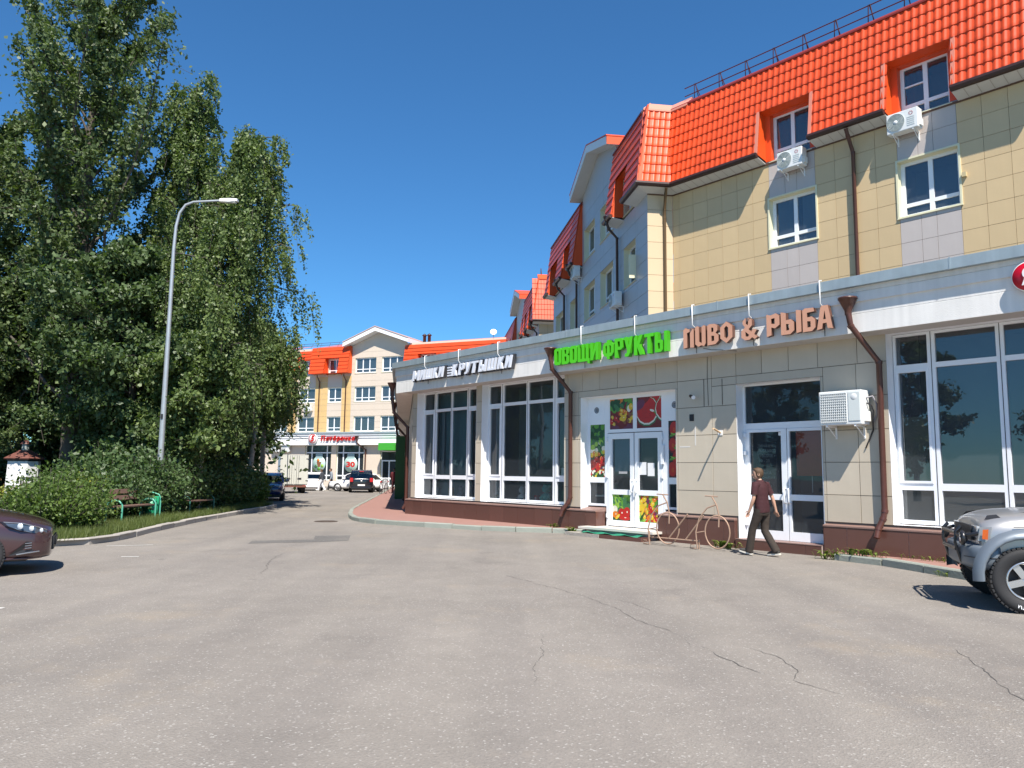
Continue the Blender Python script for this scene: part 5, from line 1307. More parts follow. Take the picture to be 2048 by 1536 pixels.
# ================================================================== AIR CONDITIONERS
M_ac = mat('air_conditioner_white', (.74, .75, .73), .4, var=.04); M_acg = mat('air_conditioner_grille', (.30, .34, .33), .5); M_acp = mat('air_conditioner_side', (.60, .64, .62), .45)
def ac_unit(label, loc, rz, style, w=.82, h=.56, dp=.30, gap=.10, group='air conditioner units on the walls', rot_badge=True):
    """local frame: x right as seen from the street, y into the wall, z up; front face at y = -(gap + dp)"""
    t = thing('air_conditioner', label, 'air conditioner', loc, rz, group)
    y0, y1 = -(gap + dp), -gap
    MB().box((-w / 2, y0, 0), (w / 2, y1, h)).build('casing', M_ac, t, bevel=.018)
    if style == 'grid':
        gx0, gx1 = -w / 2 + .04, w * .16
        MB().box((gx0, y0 - .004, .06), (gx1, y0 + .004, h - .05)).build('grille_back', M_acg, t)
        g = MB(); n = 13; m_ = 11
        for i in range(n + 1):
            x = gx0 + (gx1 - gx0) * i / n; g.box((x - .006, y0 - .016, .06), (x + .006, y0 - .004, h - .05))
        for j in range(m_ + 1):
            z = .06 + (h - .11) * j / m_; g.box((gx0, y0 - .02, z - .006), (gx1, y0 - .008, z + .006))
        g.build('grille', M_ac, t)
        MB().box((w * .20, y0 - .012, .07), (w / 2 - .03, y0, h - .04)).build('front_panel', M_acp, t, bevel=.006)
        MB().lathe((w * .335, y0 - .013, h - .13), [(.001, .004), (.055, .004), (.062, 0)], 24, R=Matrix.Rotation(PI / 2, 3, 'X')).build('badge', M_ac, t)
    else:
        c = (-w * .20, y0, h / 2 + .005); R = Matrix.Rotation(PI / 2, 3, 'X')
        MB().lathe(c, [(.001, .003), (.235, .003), (.235, 0)], 28, R=R).build('fan_opening', M_acg, t)
        g = MB()
        for r in (.06, .095, .13, .165, .20, .233): g.lathe(c, [(r - .007, .004), (r - .007, .018), (r + .007, .018), (r + .007, .004)], 28, R=R)
        for k in range(8):
            a = k * PI / 4; g.tube([(c[0] + .05 * math.cos(a), y0 - .012, c[2] + .05 * math.sin(a)), (c[0] + .235 * math.cos(a + .5), y0 - .012, c[2] + .235 * math.sin(a + .5))], .005, 4)
        g.build('fan_guard', mat('fan_guard', (.42, .47, .46), .45), t)
        MB().lathe(c, [(.001, .024), (.05, .022), (.055, .010)], 18, R=R).build('hub', M_ac, t)
        s = MB()
        for k in range(5): s.box((w * .16, y0 - .008, .10 + k * .055), (w * .40, y0, .115 + k * .055))
        s.build('louvre', M_acp, t)
        b = MB()
        for k in range(7):
            a = 2 * PI * k / 7; b.lathe((w * .29 + .045 * math.cos(a), y0 - .001, h - .13 + .045 * math.sin(a)), [(.001, .004), (.014, .004), (.014, 0)], 8, R=R)
        b.build('badge', mat('red_badge', (.35, .05, .06), .5), t)
    MB().box((w / 2 - .001, y0 + .08, .06), (w / 2 + .035, y1 - .02, .26)).build('valve_cover', M_ac, t, bevel=.01)
    br = MB()
    for x in (-w * .33, w * .33):
        br.box((x - .018, y0 + .01, -.035), (x + .018, .0, 0)); br.box((x - .018, -.02, -.26), (x + .018, 0, 0))
        br.tube([(x, y0 + .05, -.02), (x, -.01, -.24)], .012, 5)
    br.build('bracket', M_white, t)
    return t
def at_frame(o0, u_, n_, s, d, z): return o0 + u_ * s + n_ * d + Vector((0, 0, z))
a1 = ac_unit('white box air conditioner with square grille beside the beer shop doors', at_frame(A0, UA, NA, -.16, PD, 2.60), RA + PI, 'grid', w=.86, h=.67, dp=.32, gap=.08)
MB().tube([(.43, -.2, .42), (.50, -.16, .38), (.52, -.1, .26), (.49, -.08, .12), (.46, -.02, -.1), (.30, -.02, -.45)], .014, 6).build('hose', M_dark, a1)
MB().tube([(.43, -.2, .52), (.53, -.15, .55), (.57, -.08, .40), (.55, -.03, .2), (.47, -.02, .05)], .018, 6).build('hose', mat('grey_hose', (.28, .27, .29), .7), a1)
U0 = A0 + NA * DU
ac_unit('round fan air conditioner below the right mansard window, fully in the sun', at_frame(U0, UA, NA, .95, 0, 10.95), RA + PI, 'fan')
ac_unit('round fan air conditioner below the left mansard window, half in shade', at_frame(U0, UA, NA, 4.28, 0, 10.93), RA + PI, 'fan')
ac_unit('air conditioner low on the grey side wing by the drainpipe', onwing(3.3, 0, 8.05), RC + PI, 'fan', group='air conditioner units on the walls')
ac_unit('air conditioner high on the grey side wing under the mansard', onwing(10.4, 0, 11.0), RC + PI, 'fan')
ac_unit('air conditioner between two window rows on the far cream building', at_frame(D0, UD, ND, 9.4, 0, 7.65), RD + PI, 'fan', w=.9, h=.62)
ac_unit('left of two air conditioners on the far shop wall above the truck', at_frame(D0, UD, ND, 13.3, 0, 3.45), RD + PI, 'fan', w=.95, h=.7)
ac_unit('right of two air conditioners on the far shop wall above the truck', at_frame(D0, UD, ND, 12.0, 0, 3.45), RD + PI, 'grid', w=.95, h=.7)

# satellite dish at the roof edge of the far block
sd_ = thing('satellite_dish', 'white satellite dish at the meeting of the far roofs', 'dish', at_frame(D0, UD, ND, -11.9, 1.2, 14.5))
MB().lathe((0, 0, 0), [(.001, 0), (.16, .02), (.30, .07), (.31, .06), (.16, .01)], 20, R=Matrix.Rotation(1.2, 3, 'X')).build('dish', M_white, sd_)
MB().tube([(0, 0, -.6), (0, .1, 0)], .03, 6).build('mast', M_steel, sd_)

# ================================================================== LAMP POST, UTILITY POLE
lp = thing('street_lamp', 'tall grey steel street lamp with bent arm rising from the bushes', 'street lamp', (-10.97, 24.2, 0))
MB().tube([(0, 0, 0), (0, 0, 1.6)], [.10, .095], 14).tube([(0, 0, 1.6), (0, 0, 8.6), (.03, 0, 9.4), (.12, 0, 9.85), (.30, 0, 10.12), (.55, 0, 10.22), (1.45, 0, 10.28)], [.092, .055, .050, .045, .042, .04, .036], 14).build('pole', M_galv, lp)
MB().lathe((0, 0, .1), [(.16, 0), (.16, .03), (.105, .05)], 16).build('base_plate', M_galv, lp)
MB().box((-.06, -.105, .8), (.06, -.088, 1.25)).build('service_door', M_galv, lp)
hd = MB().add([(1.40, -.07, 10.24), (1.72, -.10, 10.22), (1.98, -.08, 10.26), (1.98, .08, 10.26), (1.72, .10, 10.22), (1.40, .07, 10.24), (1.40, -.05, 10.33), (1.72, -.08, 10.34), (1.98, -.06, 10.33), (1.98, .06, 10.33), (1.72, .08, 10.34), (1.40, .05, 10.33)],
              [(0, 1, 2, 3, 4, 5), (11, 10, 9, 8, 7, 6)] + [(i, (i + 1) % 6, 6 + (i + 1) % 6, 6 + i) for i in range(6)]).build('lamp_head', M_white, lp)
MB().box((1.62, -.07, 10.205), (1.92, .07, 10.222)).build('lamp_glass', mat('lamp_glass', (.6, .62, .6), .2), hd)
MB().box((-.03, -.11, 3.15), (.03, -.06, 3.3)).build('sticker', M_dark, lp)
po = thing('utility_pole', 'pale concrete utility pole standing in front of the parked truck', 'pole', (-12.05, 37.5, 0))
MB().obox((0, 0, 4.2), (.19, .19, 8.4), taper=.75).build('pole', mat('concrete_pole', (.36, .33, .29), .9, var=.1, scale=3), po)
MB().obox((0, -.02, .75), (.22, .22, 1.5)).build('footing', MATS['concrete_pole'], po)
wr = MB()
for z0, z1, s_ in ((4.9, 4.75, 8.9), (4.2, 4.6, 8.95)):
    a = Vector((-12.05, 37.5, z0)); b = at_frame(D0, UD, ND, s_, .8, z1)
    wr.tube([a + (b - a) * k / 8 - Vector((0, 0, .5 * math.sin(PI * k / 8))) for k in range(9)], .018, 4)
tag(wr.build('overhead_cable', M_dark), 'two thin dark cables from the pole to the far shop cornice', 'cable')

# ================================================================== BICYCLE RACK
rk = thing('bicycle_rack', 'rusty bicycle rack shaped like two high-wheel bicycles in front of the wall', 'bicycle rack', at_frame(A0, UA, NA, 3.2, .9, 0), RA + PI)
M_rust = mat('pale_rust_tube', (.42, .28, .20), .6, .3, var=.2, scale=12)
def bx(s_): return 3.2 - s_
def bike(off, turn):
    c_, s__ = math.cos(turn), math.sin(turn)
    def P(s_, z): d = (3.62 - s_); return (bx(3.62 - off) + d * c_, -d * s__ * -1, z)
    mb = MB(); mb.tube([P(3.62 + .27 * math.cos(a), .395 + .345 * math.sin(a)) for a in np.linspace(0, 2 * PI, 29)], .016, 6, cap=False); mb.build('wheel', M_rust, rk)
    mb = MB(); mb.tube([P(4.07, .02), P(4.10, .37), P(4.02, .67), P(3.84, .89), P(3.63, .97)], .016, 6); mb.build('mudguard', M_rust, rk)
    mb = MB(); mb.tube([P(3.73, 1.14), P(3.63, .97), P(3.58, .75), P(3.59, .5)], .016, 6); mb.build('fork', M_rust, rk)
    mb = MB(); mb.tube([P(3.88, 1.15), P(3.60, 1.14)], .015, 6); mb.build('handlebar', M_rust, rk)
    mb = MB(); mb.tube([P(4.08, .36), P(3.89, .40)], .013, 6); mb.build('spoke_bar', M_rust, rk)
    mb = MB(); mb.tube([P(4.10, .02), P(4.22, .03), P(4.22, .10), P(4.14, .10)], .012, 6); mb.build('foot', M_rust, rk)
bike(0, .25); bike(1.31, .25)
MB().tube([(bx(4.15), 0, .17), (bx(2.75), 0, .17)], .018, 6).build('base_bar', M_rust, rk)
MB().tube([(bx(3.60), 0, .17), (bx(3.11), .05, .73)], .018, 6).build('diagonal_bar', M_rust, rk)
MB().tube([(bx(3.14), 0, .17), (bx(2.69), .05, .72)], .018, 6).build('diagonal_bar', M_rust, rk)
MB().tube([(bx(4.15), 0, 0), (bx(4.15), 0, .30)], .016, 6).build('leg', M_rust, rk)
MB().tube([(bx(2.78), 0, 0), (bx(2.78), 0, .2)], .016, 6).build('leg', M_rust, rk)

# ================================================================== BENCHES AND BIN BY THE KERB
M_gp = mat('turquoise_paint', (.09, .36, .25), .4, var=.05); M_slat = mat('brown_bench_slat', (.17, .10, .075), .7, var=.15, scale=7)
M_gbin = mat('green_bin_paint', (.02, .30, .14), .4, var=.08)
def bench(label, loc, rz, m_frame):
    """x along the bench, y towards the road"""
    t = thing('park_bench', label, 'bench', loc, rz, 'benches along the verge'); L = 1.75
    for x in (-L / 2, L / 2):
        mb = MB(); mb.tube([(x, .42, 0), (x, .42, .50), (x, .34, .60), (x, .20, .63), (x, .04, .58), (x, -.02, .46), (x, -.02, 0)], .024, 8); mb.tube([(x, -.02, .40), (x, -.14, .92)], .022, 8); mb.tube([(x, -.0, .42), (x, .42, .42)], .02, 8)
        mb.build('leg', m_frame, t)
    for k in range(3): MB().box((-L / 2 - .05, .03 + k * .13, .44), (L / 2 + .05, .14 + k * .13, .475)).build('seat_slat', M_slat, t)
    for k in range(2):
        y, z = -.065 - k * .055, .62 + k * .17
        MB().add([(-L / 2, y, z), (L / 2, y, z), (L / 2, y - .035, z + .12), (-L / 2, y - .035, z + .12), (-L / 2, y - .03, z - .01), (L / 2, y - .03, z - .01), (L / 2, y - .065, z + .11), (-L / 2, y - .065, z + .11)],
                 [(0, 1, 2, 3), (7, 6, 5, 4), (0, 4, 5, 1), (1, 5, 6, 2), (2, 6, 7, 3), (3, 7, 4, 0)]).build('back_slat', M_slat, t)
    return t
bench('bench with turquoise frame and brown slats between hedge and kerb', (-10.72, 21.65, .11), -PI / 2 - .05, M_gp)
bench('bench in deep shade under the trees beyond the street lamp', (-10.55, 25.6, .11), -PI / 2 - .05, mat('dark_green_paint', (.03, .12, .09), .5))
bn = thing('litter_bin', 'bright green litter bin at the far end of the turquoise bench', 'bin', (-10.72, 23.25, .11))
MB().lathe((0, 0, .12), [(.001, 0), (.19, 0), (.20, .02), (.22, .55), (.205, .55), (.18, .05)], 20).build('drum', M_gbin, bn)
MB().tube([(-.26, 0, 0), (-.26, 0, .62), (-.2, 0, .72), (0, 0, .78), (.2, 0, .72), (.26, 0, .62), (.26, 0, 0)], .022, 8).build('frame', M_gp, bn)
for k in range(6):
    a = k * PI / 3; MB().box((-.012, .212, .16), (.012, .222, .62)).build('rib', M_gbin, bn, matrix=Matrix.Rotation(a, 4, 'Z'))

# ================================================================== WHITE GARDEN TURRETS BEHIND THE HEDGE
def turret(label, loc, k=1.0, rz=0.2):
    t = thing('garden_turret', label, 'turret', loc, rz, 'white garden turrets behind the hedge')
    M_roofb = mat('brown_turret_roof', (.16, .06, .045), .6, var=.1); M_tw = mat('turret_white', (.74, .74, .72), .6, var=.04)
    MB().lathe((0, 0, 0), [(.56 * k, 0), (.50 * k, 1.85)], 8, smooth=False).build('body', M_tw, t)
    MB().lathe((0, 0, 1.80), [(.53 * k, 0), (.53 * k, .10)], 8, smooth=False).build('cornice', M_dark, t)
    MB().lathe((0, 0, 1.90), [(.62 * k, -.04), (.64 * k, .0), (.18 * k, .28), (.001, .30)], 8, smooth=False).build('roof', M_roofb, t)
    MB().lathe((0, 0, 2.15), [(.12 * k, 0), (.12 * k, .26)], 8, smooth=False).build('lantern', mat('lantern_grey', (.25, .28, .26), .5), t)
    MB().lathe((0, 0, 2.40), [(.17 * k, 0), (.13 * k, .08), (.001, .16)], 8, smooth=False).build('lantern_roof', M_roofb, t)
    mb = MB()
    for z in (.55, .75, 1.0, 1.22): mb.box((-.17, -.56 * k + z * .03, z), (.17, -.50 * k + z * .03, z + .03))
    for x in (-.17, 0, .17): mb.box((x - .012, -.55 * k + .02, .55), (x + .012, -.5 * k + .02, 1.25))
    mb.build('painted_frame', M_dark, t); MB().box((-.03, -.535 * k, 1.36), (.03, -.5 * k, 1.46)).build('window', M_dark, t)
turret('white turret with brown cone roof and lantern, in the sun at the left edge', (-17.1, 27.2, 0), rz=.75)
turret('second white turret, in shade behind the green hedge', (-16.9, 30.3, 0), .9, rz=.5)

# ================================================================== CARS
def loft_body(name, st, m, parent, lv=2, close=True):
    """st: list of (x, [(y, z), ...]) half outlines from bottom centre to top centre, mirrored in y"""
    n = len(st[0][1]); vs = []; R = []
    for x, hp in st:
        ring = [(x, y, z) for y, z in hp] + [(x, -y, z) for y, z in hp[::-1] if abs(y) > 1e-4 or True]
        R.append(len(vs)); vs += ring
    k = 2 * n
    fs = [(i * k + j, i * k + (j + 1) % k, (i + 1) * k + (j + 1) % k, (i + 1) * k + j) for i in range(len(st) - 1) for j in range(k)]
    fs += [tuple(range(k)), tuple(range((len(st) - 1) * k, len(st) * k))[::-1]]
    o = MB().add(vs, fs, 0, True).build(name, m, parent)
    bm = bmesh.new(); bm.from_mesh(o.data); bmesh.ops.remove_doubles(bm, verts=bm.verts, dist=1e-4); bmesh.ops.recalc_face_normals(bm, faces=bm.faces); bm.to_mesh(o.data); bm.free()
    if lv: subsurf(o, lv)
    return o
def wheel(parent, x, y, r, w, side, spokes=5, rim_m=None, tyre_ratio=.66, letters=None):
    """side: -1 the wheel's outer face looks to -y, +1 to +y"""
    rim_m = rim_m or M_steel
    R = Matrix.Rotation(PI / 2 * (1 if side < 0 else -1), 3, 'X'); rr = r * tyre_ratio
    t = MB().lathe((x, y, r), [(rr, -w / 2), (r * .93, -w / 2), (r * .985, -w * .40), (r, -w * .2), (r, w * .2), (r * .985, w * .40), (r * .93, w / 2), (r * .84, w * .52), (rr * 1.02, w * .48), (rr, w * .42)], 40, R=R)
    for k in range(44):                                             # tread blocks
        a = 2 * PI * k / 44
        for z in (-.32, .02, .34):
            c = Vector((x, y, r)) + R @ Vector(((r - .001) * math.cos(a + z), (r - .001) * math.sin(a + z), z * w))
            t.obox(c, (.020, r * .10, w * .22), R @ Matrix.Rotation(a + z, 3, 'Z'))
    wh = t.build('wheel', M_rubber, parent)
    mb = MB().lathe((x, y, r), [(rr, w * .43), (rr * .96, w * .49), (rr * .90, w * .46), (rr * .86, w * .25), (rr * .86, -w * .2)], 40, R=R)
    mb.lathe((x, y, r), [(.001, w * .36), (rr * .22, w * .35), (rr * .26, w * .30), (rr * .26, w * .1)], 24, R=R)
    for k in range(spokes):
        a = 2 * PI * k / spokes + .3
        c0_ = Vector((x, y, r)) + R @ Vector((rr * .2 * math.cos(a), rr * .2 * math.sin(a), w * .30)); c1_ = Vector((x, y, r)) + R @ Vector((rr * .90 * math.cos(a), rr * .90 * math.sin(a), w * .36))
        mid = (c0_ + c1_) / 2; L_ = (c1_ - c0_).length
        mb.obox(mid, (L_, rr * (.34 if spokes < 7 else .16), w * .10), R @ Matrix.Rotation(a, 3, 'Z'))
    mb.build('rim', rim_m, wh)
    MB().lathe((x, y, r), [(.001, w * .05), (rr * .86, w * .05)], 24, R=R).build('brake_disc', M_dark, wh)
    return wh
def cyl_cutter(x, y0, y1, z, r):
    o = MB().cyl((x, y0, z), (x, y1, z), r, n=36, smooth=False).build('cut', M_dark); return o
def glass_quad(parent, pts, m=None, name='windscreen'):
    return MB().add(pts, [tuple(range(len(pts)))]).build(name, m or G_car, parent, fix=False)

def car(name, label, loc, rz, paint, L=4.3, Wd=1.78, H=1.48, hood=.92, kind='hatch', rear_detail=True, r=.32, plate=None, group=None):
    """x forward. A whole closed car; used at medium and long distance"""
    t = thing(name, label, 'car', loc, rz, group)
    w = Wd / 2; xf, xr = L / 2, -L / 2
    belt = hood + .02
    def sec(x, wb, zb, zs_, top, wt): return (x, [(0, zb), (wb * .8, zb), (wb, zb + .10), (wb * 1.01, zb + .32), (wb * .985, zs_), (wt, top), (0, top + .02)])
    xs_b = {'hatch': [(xr, .80, .42, .80, .90), (xr + .06, .95, .30, .84, .96), (xr + .5, 1, .22, .90, 1.0), (-.5, 1, .2, .90, 1.0), (.6, 1, .2, .88, .98), (xf - 1.0, 1, .2, .86, .96), (xf - .35, .96, .24, .76, .86), (xf - .06, .84, .30, .62, .74), (xf, .70, .38, .56, .68)],
            'sedan': [(xr, .78, .42, .80, .90), (xr + .06, .92, .30, .86, .95), (xr + .5, .98, .22, .88, .98), (-.5, 1, .2, .88, .98), (.6, 1, .2, .86, .96), (xf - 1.0, 1, .2, .82, .92), (xf - .35, .95, .24, .72, .80), (xf - .06, .82, .30, .58, .68), (xf, .68, .38, .52, .62)]}[kind]
    k_ = hood / .95
    body = loft_body('body', [sec(x, w * a, zb, zs_ * k_, tp * k_, w * a * .9) for x, a, zb, zs_, tp in xs_b], paint, t)
    for x in (xf - .85, xr + .78):
        for sgn in (-1, 1): boolean_cut(body, cyl_cutter(x, sgn * (w - .24), sgn * (w + .3), r + .02, r + .07))
    smooth_by_angle(body, .7)
    if kind == 'hatch': cab = [(xr + .10, .93, hood - .03), (xr + .22, .96, H - .16), (xr + .5, .95, H - .03), (-.4, .96, H), (.35, .95, H - .03), (.75, .93, H - .16), (xf - 1.05, .96, hood - .02)]
    else: cab = [(xr + .55, .90, hood - .0), (xr + 1.0, .90, H - .13), (xr + 1.5, .92, H - .02), (-.1, .93, H), (.4, .92, H - .03), (.7, .91, H - .13), (xf - 1.15, .94, hood - .02)]
    # roof shell and glasshouse
    rows = []
    for x, ww, z in cab:
        f_ = max(0, (z - hood) / (H - hood)); rows.append((x, w * ww * (1 - .20 * f_), z))
    gb = MB(); base = []
    vs = [];
    for x, y, z in rows: vs += [(x, -y, z), (x, y, z)]
    gb.add(vs, [(2 * i, 2 * i + 1, 2 * i + 3, 2 * i + 2) for i in range(1, len(rows) - 2)], 0, True)
    gb.build('roof', paint, t)
    a, b, c, d = rows[0], rows[1], rows[-2], rows[-1]
    glass_quad(t, [(d[0], -d[1], d[2]), (d[0], d[1], d[2]), (c[0], c[1], c[2]), (c[0], -c[1], c[2])], name='windscreen')
    glass_quad(t, [(a[0], a[1], a[2]), (a[0], -a[1], a[2]), (b[0], -b[1], b[2]), (b[0], b[1], b[2])], name='rear_window')
    for sgn in (-1, 1):
        top = [(x, sgn * y, z) for x, y, z in rows[1:-1]]
        glass_quad(t, [(rows[-1][0], sgn * rows[-1][1], rows[-1][2])] + top[::-1] + [(rows[0][0], sgn * rows[0][1], rows[0][2])], name='side_window')
        pl = MB()
        for (p, q) in (((rows[-1][0], sgn * rows[-1][1], rows[-1][2]), top[-1]), ((rows[0][0], sgn * rows[0][1], rows[0][2]), top[0]), ((-.25, sgn * w * .97, hood), (-.3, sgn * w * .79, H - .02))): pl.tube([p, q], .035, 6)
        pl.tube(top, .03, 6); pl.build('pillar', paint, t)
        m_ = MB().obox((xf - 1.45, sgn * (w + .12), hood + .10), (.12, .22, .14)); m_.build('mirror', paint, t, bevel=.03)
        for x in (xf - .85, xr + .78): wheel(t, x, sgn * (w - .10), r, .20, sgn, 7)
    MB().box((xr + .3, -w * .8, hood - .45), (xf - 1.3, w * .8, hood - .05)).build('interior', M_dark, t)
    MB().box((xr + .08, -w * .82, .20), (xf - .1, w * .82, .34)).build('underbody', M_dark, t)
    M_rl = mat('tail_lamp', (.45, .01, .012), .15, coat=.5); M_hl = mat('head_lamp', (.62, .66, .70), .08, coat=1)
    for sgn in (-1, 1):
        MB().obox((xr + .055, sgn * w * .80, hood - .12), (.10, w * .26, .30 if kind == 'hatch' else .14)).build('tail_light', M_rl, t, bevel=.03)
        MB().obox((xf - .22, sgn * w * .66, hood - .20), (.22, w * .34, .12), Matrix.Rotation(sgn * -.35, 3, 'Z')).build('headlight', M_hl, t, bevel=.03)
    for x in (xr - .012, xf - .005): MB().box((x - .012, -.26, .50), (x + .012, .26, .61)).build('number_plate', M_white, t)
    MB().obox((xr + .05, 0, .36), (.16, w * 1.6, .18)).build('bumper', M_dark if plate == 'dark' else paint, t, bevel=.04)
    MB().obox((xf - .12, 0, .40), (.18, w * 1.1, .14)).build('grille', M_dark, t, bevel=.03)
    return t
P_black = mat('black_car_paint', (.012, .012, .016), .18, coat=.8); P_whitec = mat('white_car_paint', (.78, .78, .78), .25, coat=.6); P_blue = mat('dark_blue_car_paint', (.012, .022, .10), .2, coat=.8)
P_maroon = mat('maroon_car_paint', (.085, .045, .048), .26, .45, coat=.8); P_silver = mat('silver_car_paint', (.46, .45, .43), .33, .6, coat=.5, var=.03, scale=1.5); P_clad = mat('blue_grey_cladding', (.17, .20, .23), .42, .3)
yt = car('parked_car', 'black tall hatchback seen from behind on the road by the far shop', (-11.35, 58.9, 0), math.radians(101), P_black, L=4.2, Wd=1.79, H=1.67, hood=1.05, r=.33)
MB().lathe((-2.115, 0, .86), [(.001, .01), (.06, .01), (.06, 0)], 16, R=Matrix.Rotation(-PI / 2, 3, 'Y')).build('badge', M_white, yt)
MB().box((-2.04, -.16, 1.53), (-2.0, .16, 1.58)).build('brake_light', MATS['tail_lamp'], yt)
car('parked_car', 'white low car facing left beside the black hatchback', (-11.9, 60.6, 0), math.radians(168), P_whitec, L=4.4, H=1.42, hood=.9, kind='sedan')
car('parked_car', 'white car mostly hidden between the truck and two walkers', (-16.2, 62.6, 0), math.radians(110), P_whitec, L=4.3, H=1.45, hood=.92, kind='hatch')
car('parked_car', 'dark blue car at the kerb behind the shaded hedge', (-13.05, 41.6, 0), math.radians(-75), P_blue, L=4.3, H=1.45, hood=.95, kind='hatch', group=None)

# box truck
tk = thing('box_truck', 'small grey box truck with closed rear doors parked before the far shop', 'truck', (-14.95, 53.4, 0), math.radians(90 + 20))
M_tk = mat('truck_grey_white', (.52, .52, .46), .5, var=.07, scale=1.5, streak=.08); M_tks = mat('truck_side_blue_grey', (.48, .55, .62), .5, var=.05)
MB().box((.02, -.92, .62), (3.0, .92, 2.62)).build('cargo_box', M_tks, tk)
MB().box((-.01, -.94, .58), (.03, .94, 2.66)).build('rear_frame', mat('truck_frame', (.40, .40, .37), .5), tk)
for sgn in (-1, 1):
    d_ = MB().box((-.045, sgn * .02, .64), (-.01, sgn * .90, 2.58)).build('rear_door', M_tk, tk)
    for y in (.16, .30): MB().tube([(-.07, sgn * y, .60), (-.07, sgn * y, 2.60)], .016, 6).build('locking_bar', M_steel, d_)
    for z in (.85, 1.6, 2.35): MB().box((-.06, sgn * .78, z), (-.04, sgn * .96, z + .05)).build('hinge', M_dark, d_)
    MB().box((-.062, sgn * .24, .95), (-.045, sgn * .50, 1.07)).build('number_print', M_dark, d_)
    MB().box((-.03, sgn * .6, .47), (.02, sgn * .85, .56)).build('tail_light', MATS['tail_lamp'], tk)
    wheel(tk, .75, sgn * .68, .34, .3, sgn, 5); wheel(tk, 4.1, sgn * .75, .34, .2, sgn, 5)
MB().box((.2, -.5, .42), (4.6, .5, .60)).build('chassis', M_dark, tk); MB().box((-.05, -.85, .42), (.05, .85, .54)).build('bumper', mat('rust_bumper', (.16, .06, .04), .7), tk)
loft_body('cab', [(3.1, [(0, .45), (.85, .45), (.9, .9), (.88, 1.3), (.78, 2.1), (0, 2.15)]), (4.2, [(0, .45), (.85, .45), (.9, .9), (.88, 1.3), (.76, 2.05), (0, 2.1)]), (4.8, [(0, .4), (.82, .4), (.86, .8), (.82, 1.2), (.7, 1.3), (0, 1.35)]), (5.1, [(0, .4), (.75, .4), (.78, .7), (.74, .95), (.6, 1.0), (0, 1.05)])], P_whitec, tk)

# ---- maroon car at the left edge (its front end is in view)
mc = thing('parked_car', 'maroon car nosing in at the left edge of the lot', 'car', (-9.60, 11.29, 0), math.radians(28))
def s2(x, wb, zb, pts): return (x, [(0, zb), (wb * .86, zb)] + pts + [(0, pts[-1][1] + .015)])
st = []
xn = 2.62
for x, wmax, zb, z1, zsh, ztop, wt in ((-2.15, .70, .40, .62, .92, 1.02, .60), (-1.9, .86, .28, .55, .95, 1.04, .74), (-.8, .90, .20, .50, .92, 1.0, .80), (.4, .90, .18, .48, .90, .99, .80), (1.1, .90, .18, .48, .88, .985, .78), (1.55, .905, .18, .46, .84, .955, .74), (1.95, .90, .19, .45, .79, .90, .68), (2.25, .85, .20, .44, .72, .83, .60), (2.45, .77, .215, .42, .66, .765, .52), (2.57, .64, .23, .40, .61, .70, .44), (2.62, .50, .25, .40, .57, .64, .36)):
    st.append((x, [(0, zb), (wmax * .82, zb), (wmax * .97, zb + .06), (wmax, z1), (wmax * .985, zsh - .1), (wmax * .95, zsh), (wt, ztop), (wt * .5, ztop + .022), (0, ztop + .028)]))
mb_ = loft_body('body', st, P_maroon, mc)
for sgn in (-1, 1):
    for x in (1.72, -1.0): boolean_cut(mb_, cyl_cutter(x, sgn * .62, sgn * 1.2, .315, .365))
smooth_by_angle(mb_, .7)
for sgn in (-1, 1):
    for x in (1.72, -1.0): wheel(mc, x, sgn * .81, .315, .21, sgn, 9)
    # headlamp: dark housing, bright lenses, chrome line
    H_ = MB(); pts = [(1.98, .885, .800), (2.2, .82, .775), (2.40, .735, .715), (2.535, .60, .655), (2.53, .615, .60), (2.38, .765, .615), (2.2, .858, .665), (2.05, .895, .735)]
    H_.add([(a + .004, sgn * (b + .012), c) for a, b, c in pts] + [(a - .05, sgn * (b - .05), c) for a, b, c in pts], [tuple(range(8))] + [(i, (i + 1) % 8, 8 + (i + 1) % 8, 8 + i) for i in range(8)])
    hl = H_.build('headlight', mat('lamp_housing', (.06, .08, .11), .12, coat=1), mc)
    for cx, cy, cz, r_ in ((2.20, .862, .725, .045), (2.34, .795, .685, .04), (2.46, .70, .65, .036)):
        MB().lathe((cx, sgn * cy, cz), [(.001, .018), (r_ * .7, .014), (r_, .002)], 16, R=Matrix.Rotation(sgn * -PI / 2, 3, 'X') @ Matrix.Rotation(sgn * .5, 3, 'Y')).build('lens', mat('bright_lens', (.75, .80, .86), .06, .4, coat=1), hl)
    MB().tube([(2.0, sgn * .905, .79), (2.22, sgn * .838, .768), (2.42, sgn * .742, .705), (2.53, sgn * .62, .655)], .008, 5).build('chrome_strip', M_steel, hl)
    # bumper side intake with bright blades
    MB().add([(2.08, sgn * .905, .30), (2.36, sgn * .80, .33), (2.44, sgn * .745, .46), (2.30, sgn * .835, .50)], [(0, 1, 2, 3)]).build('air_intake', M_dark, mc)
    for k in range(3): MB().tube([(2.28, sgn * .85, .40 + k * .035), (2.36, sgn * .81, .405 + k * .035)], .007, 5).build('intake_blade', M_steel, mc)
    MB().tube([(2.18, sgn * .885, .315), (2.34, sgn * .825, .335), (2.46, sgn * .745, .345)], .010, 5).build('chrome_strip', M_steel, mc)
    MB().obox((.95, sgn * 1.02, 1.02), (.13, .22, .15)).build('mirror', P_maroon, mc, bevel=.03)
MB().tube([(1.2, 0, 0)] and [(2.02, -.85, .25), (2.30, -.78, .245), (2.48, -.62, .25), (2.55, 0, .255), (2.48, .62, .25), (2.30, .78, .245)], .018, 6).build('lip', P_maroon, mc)
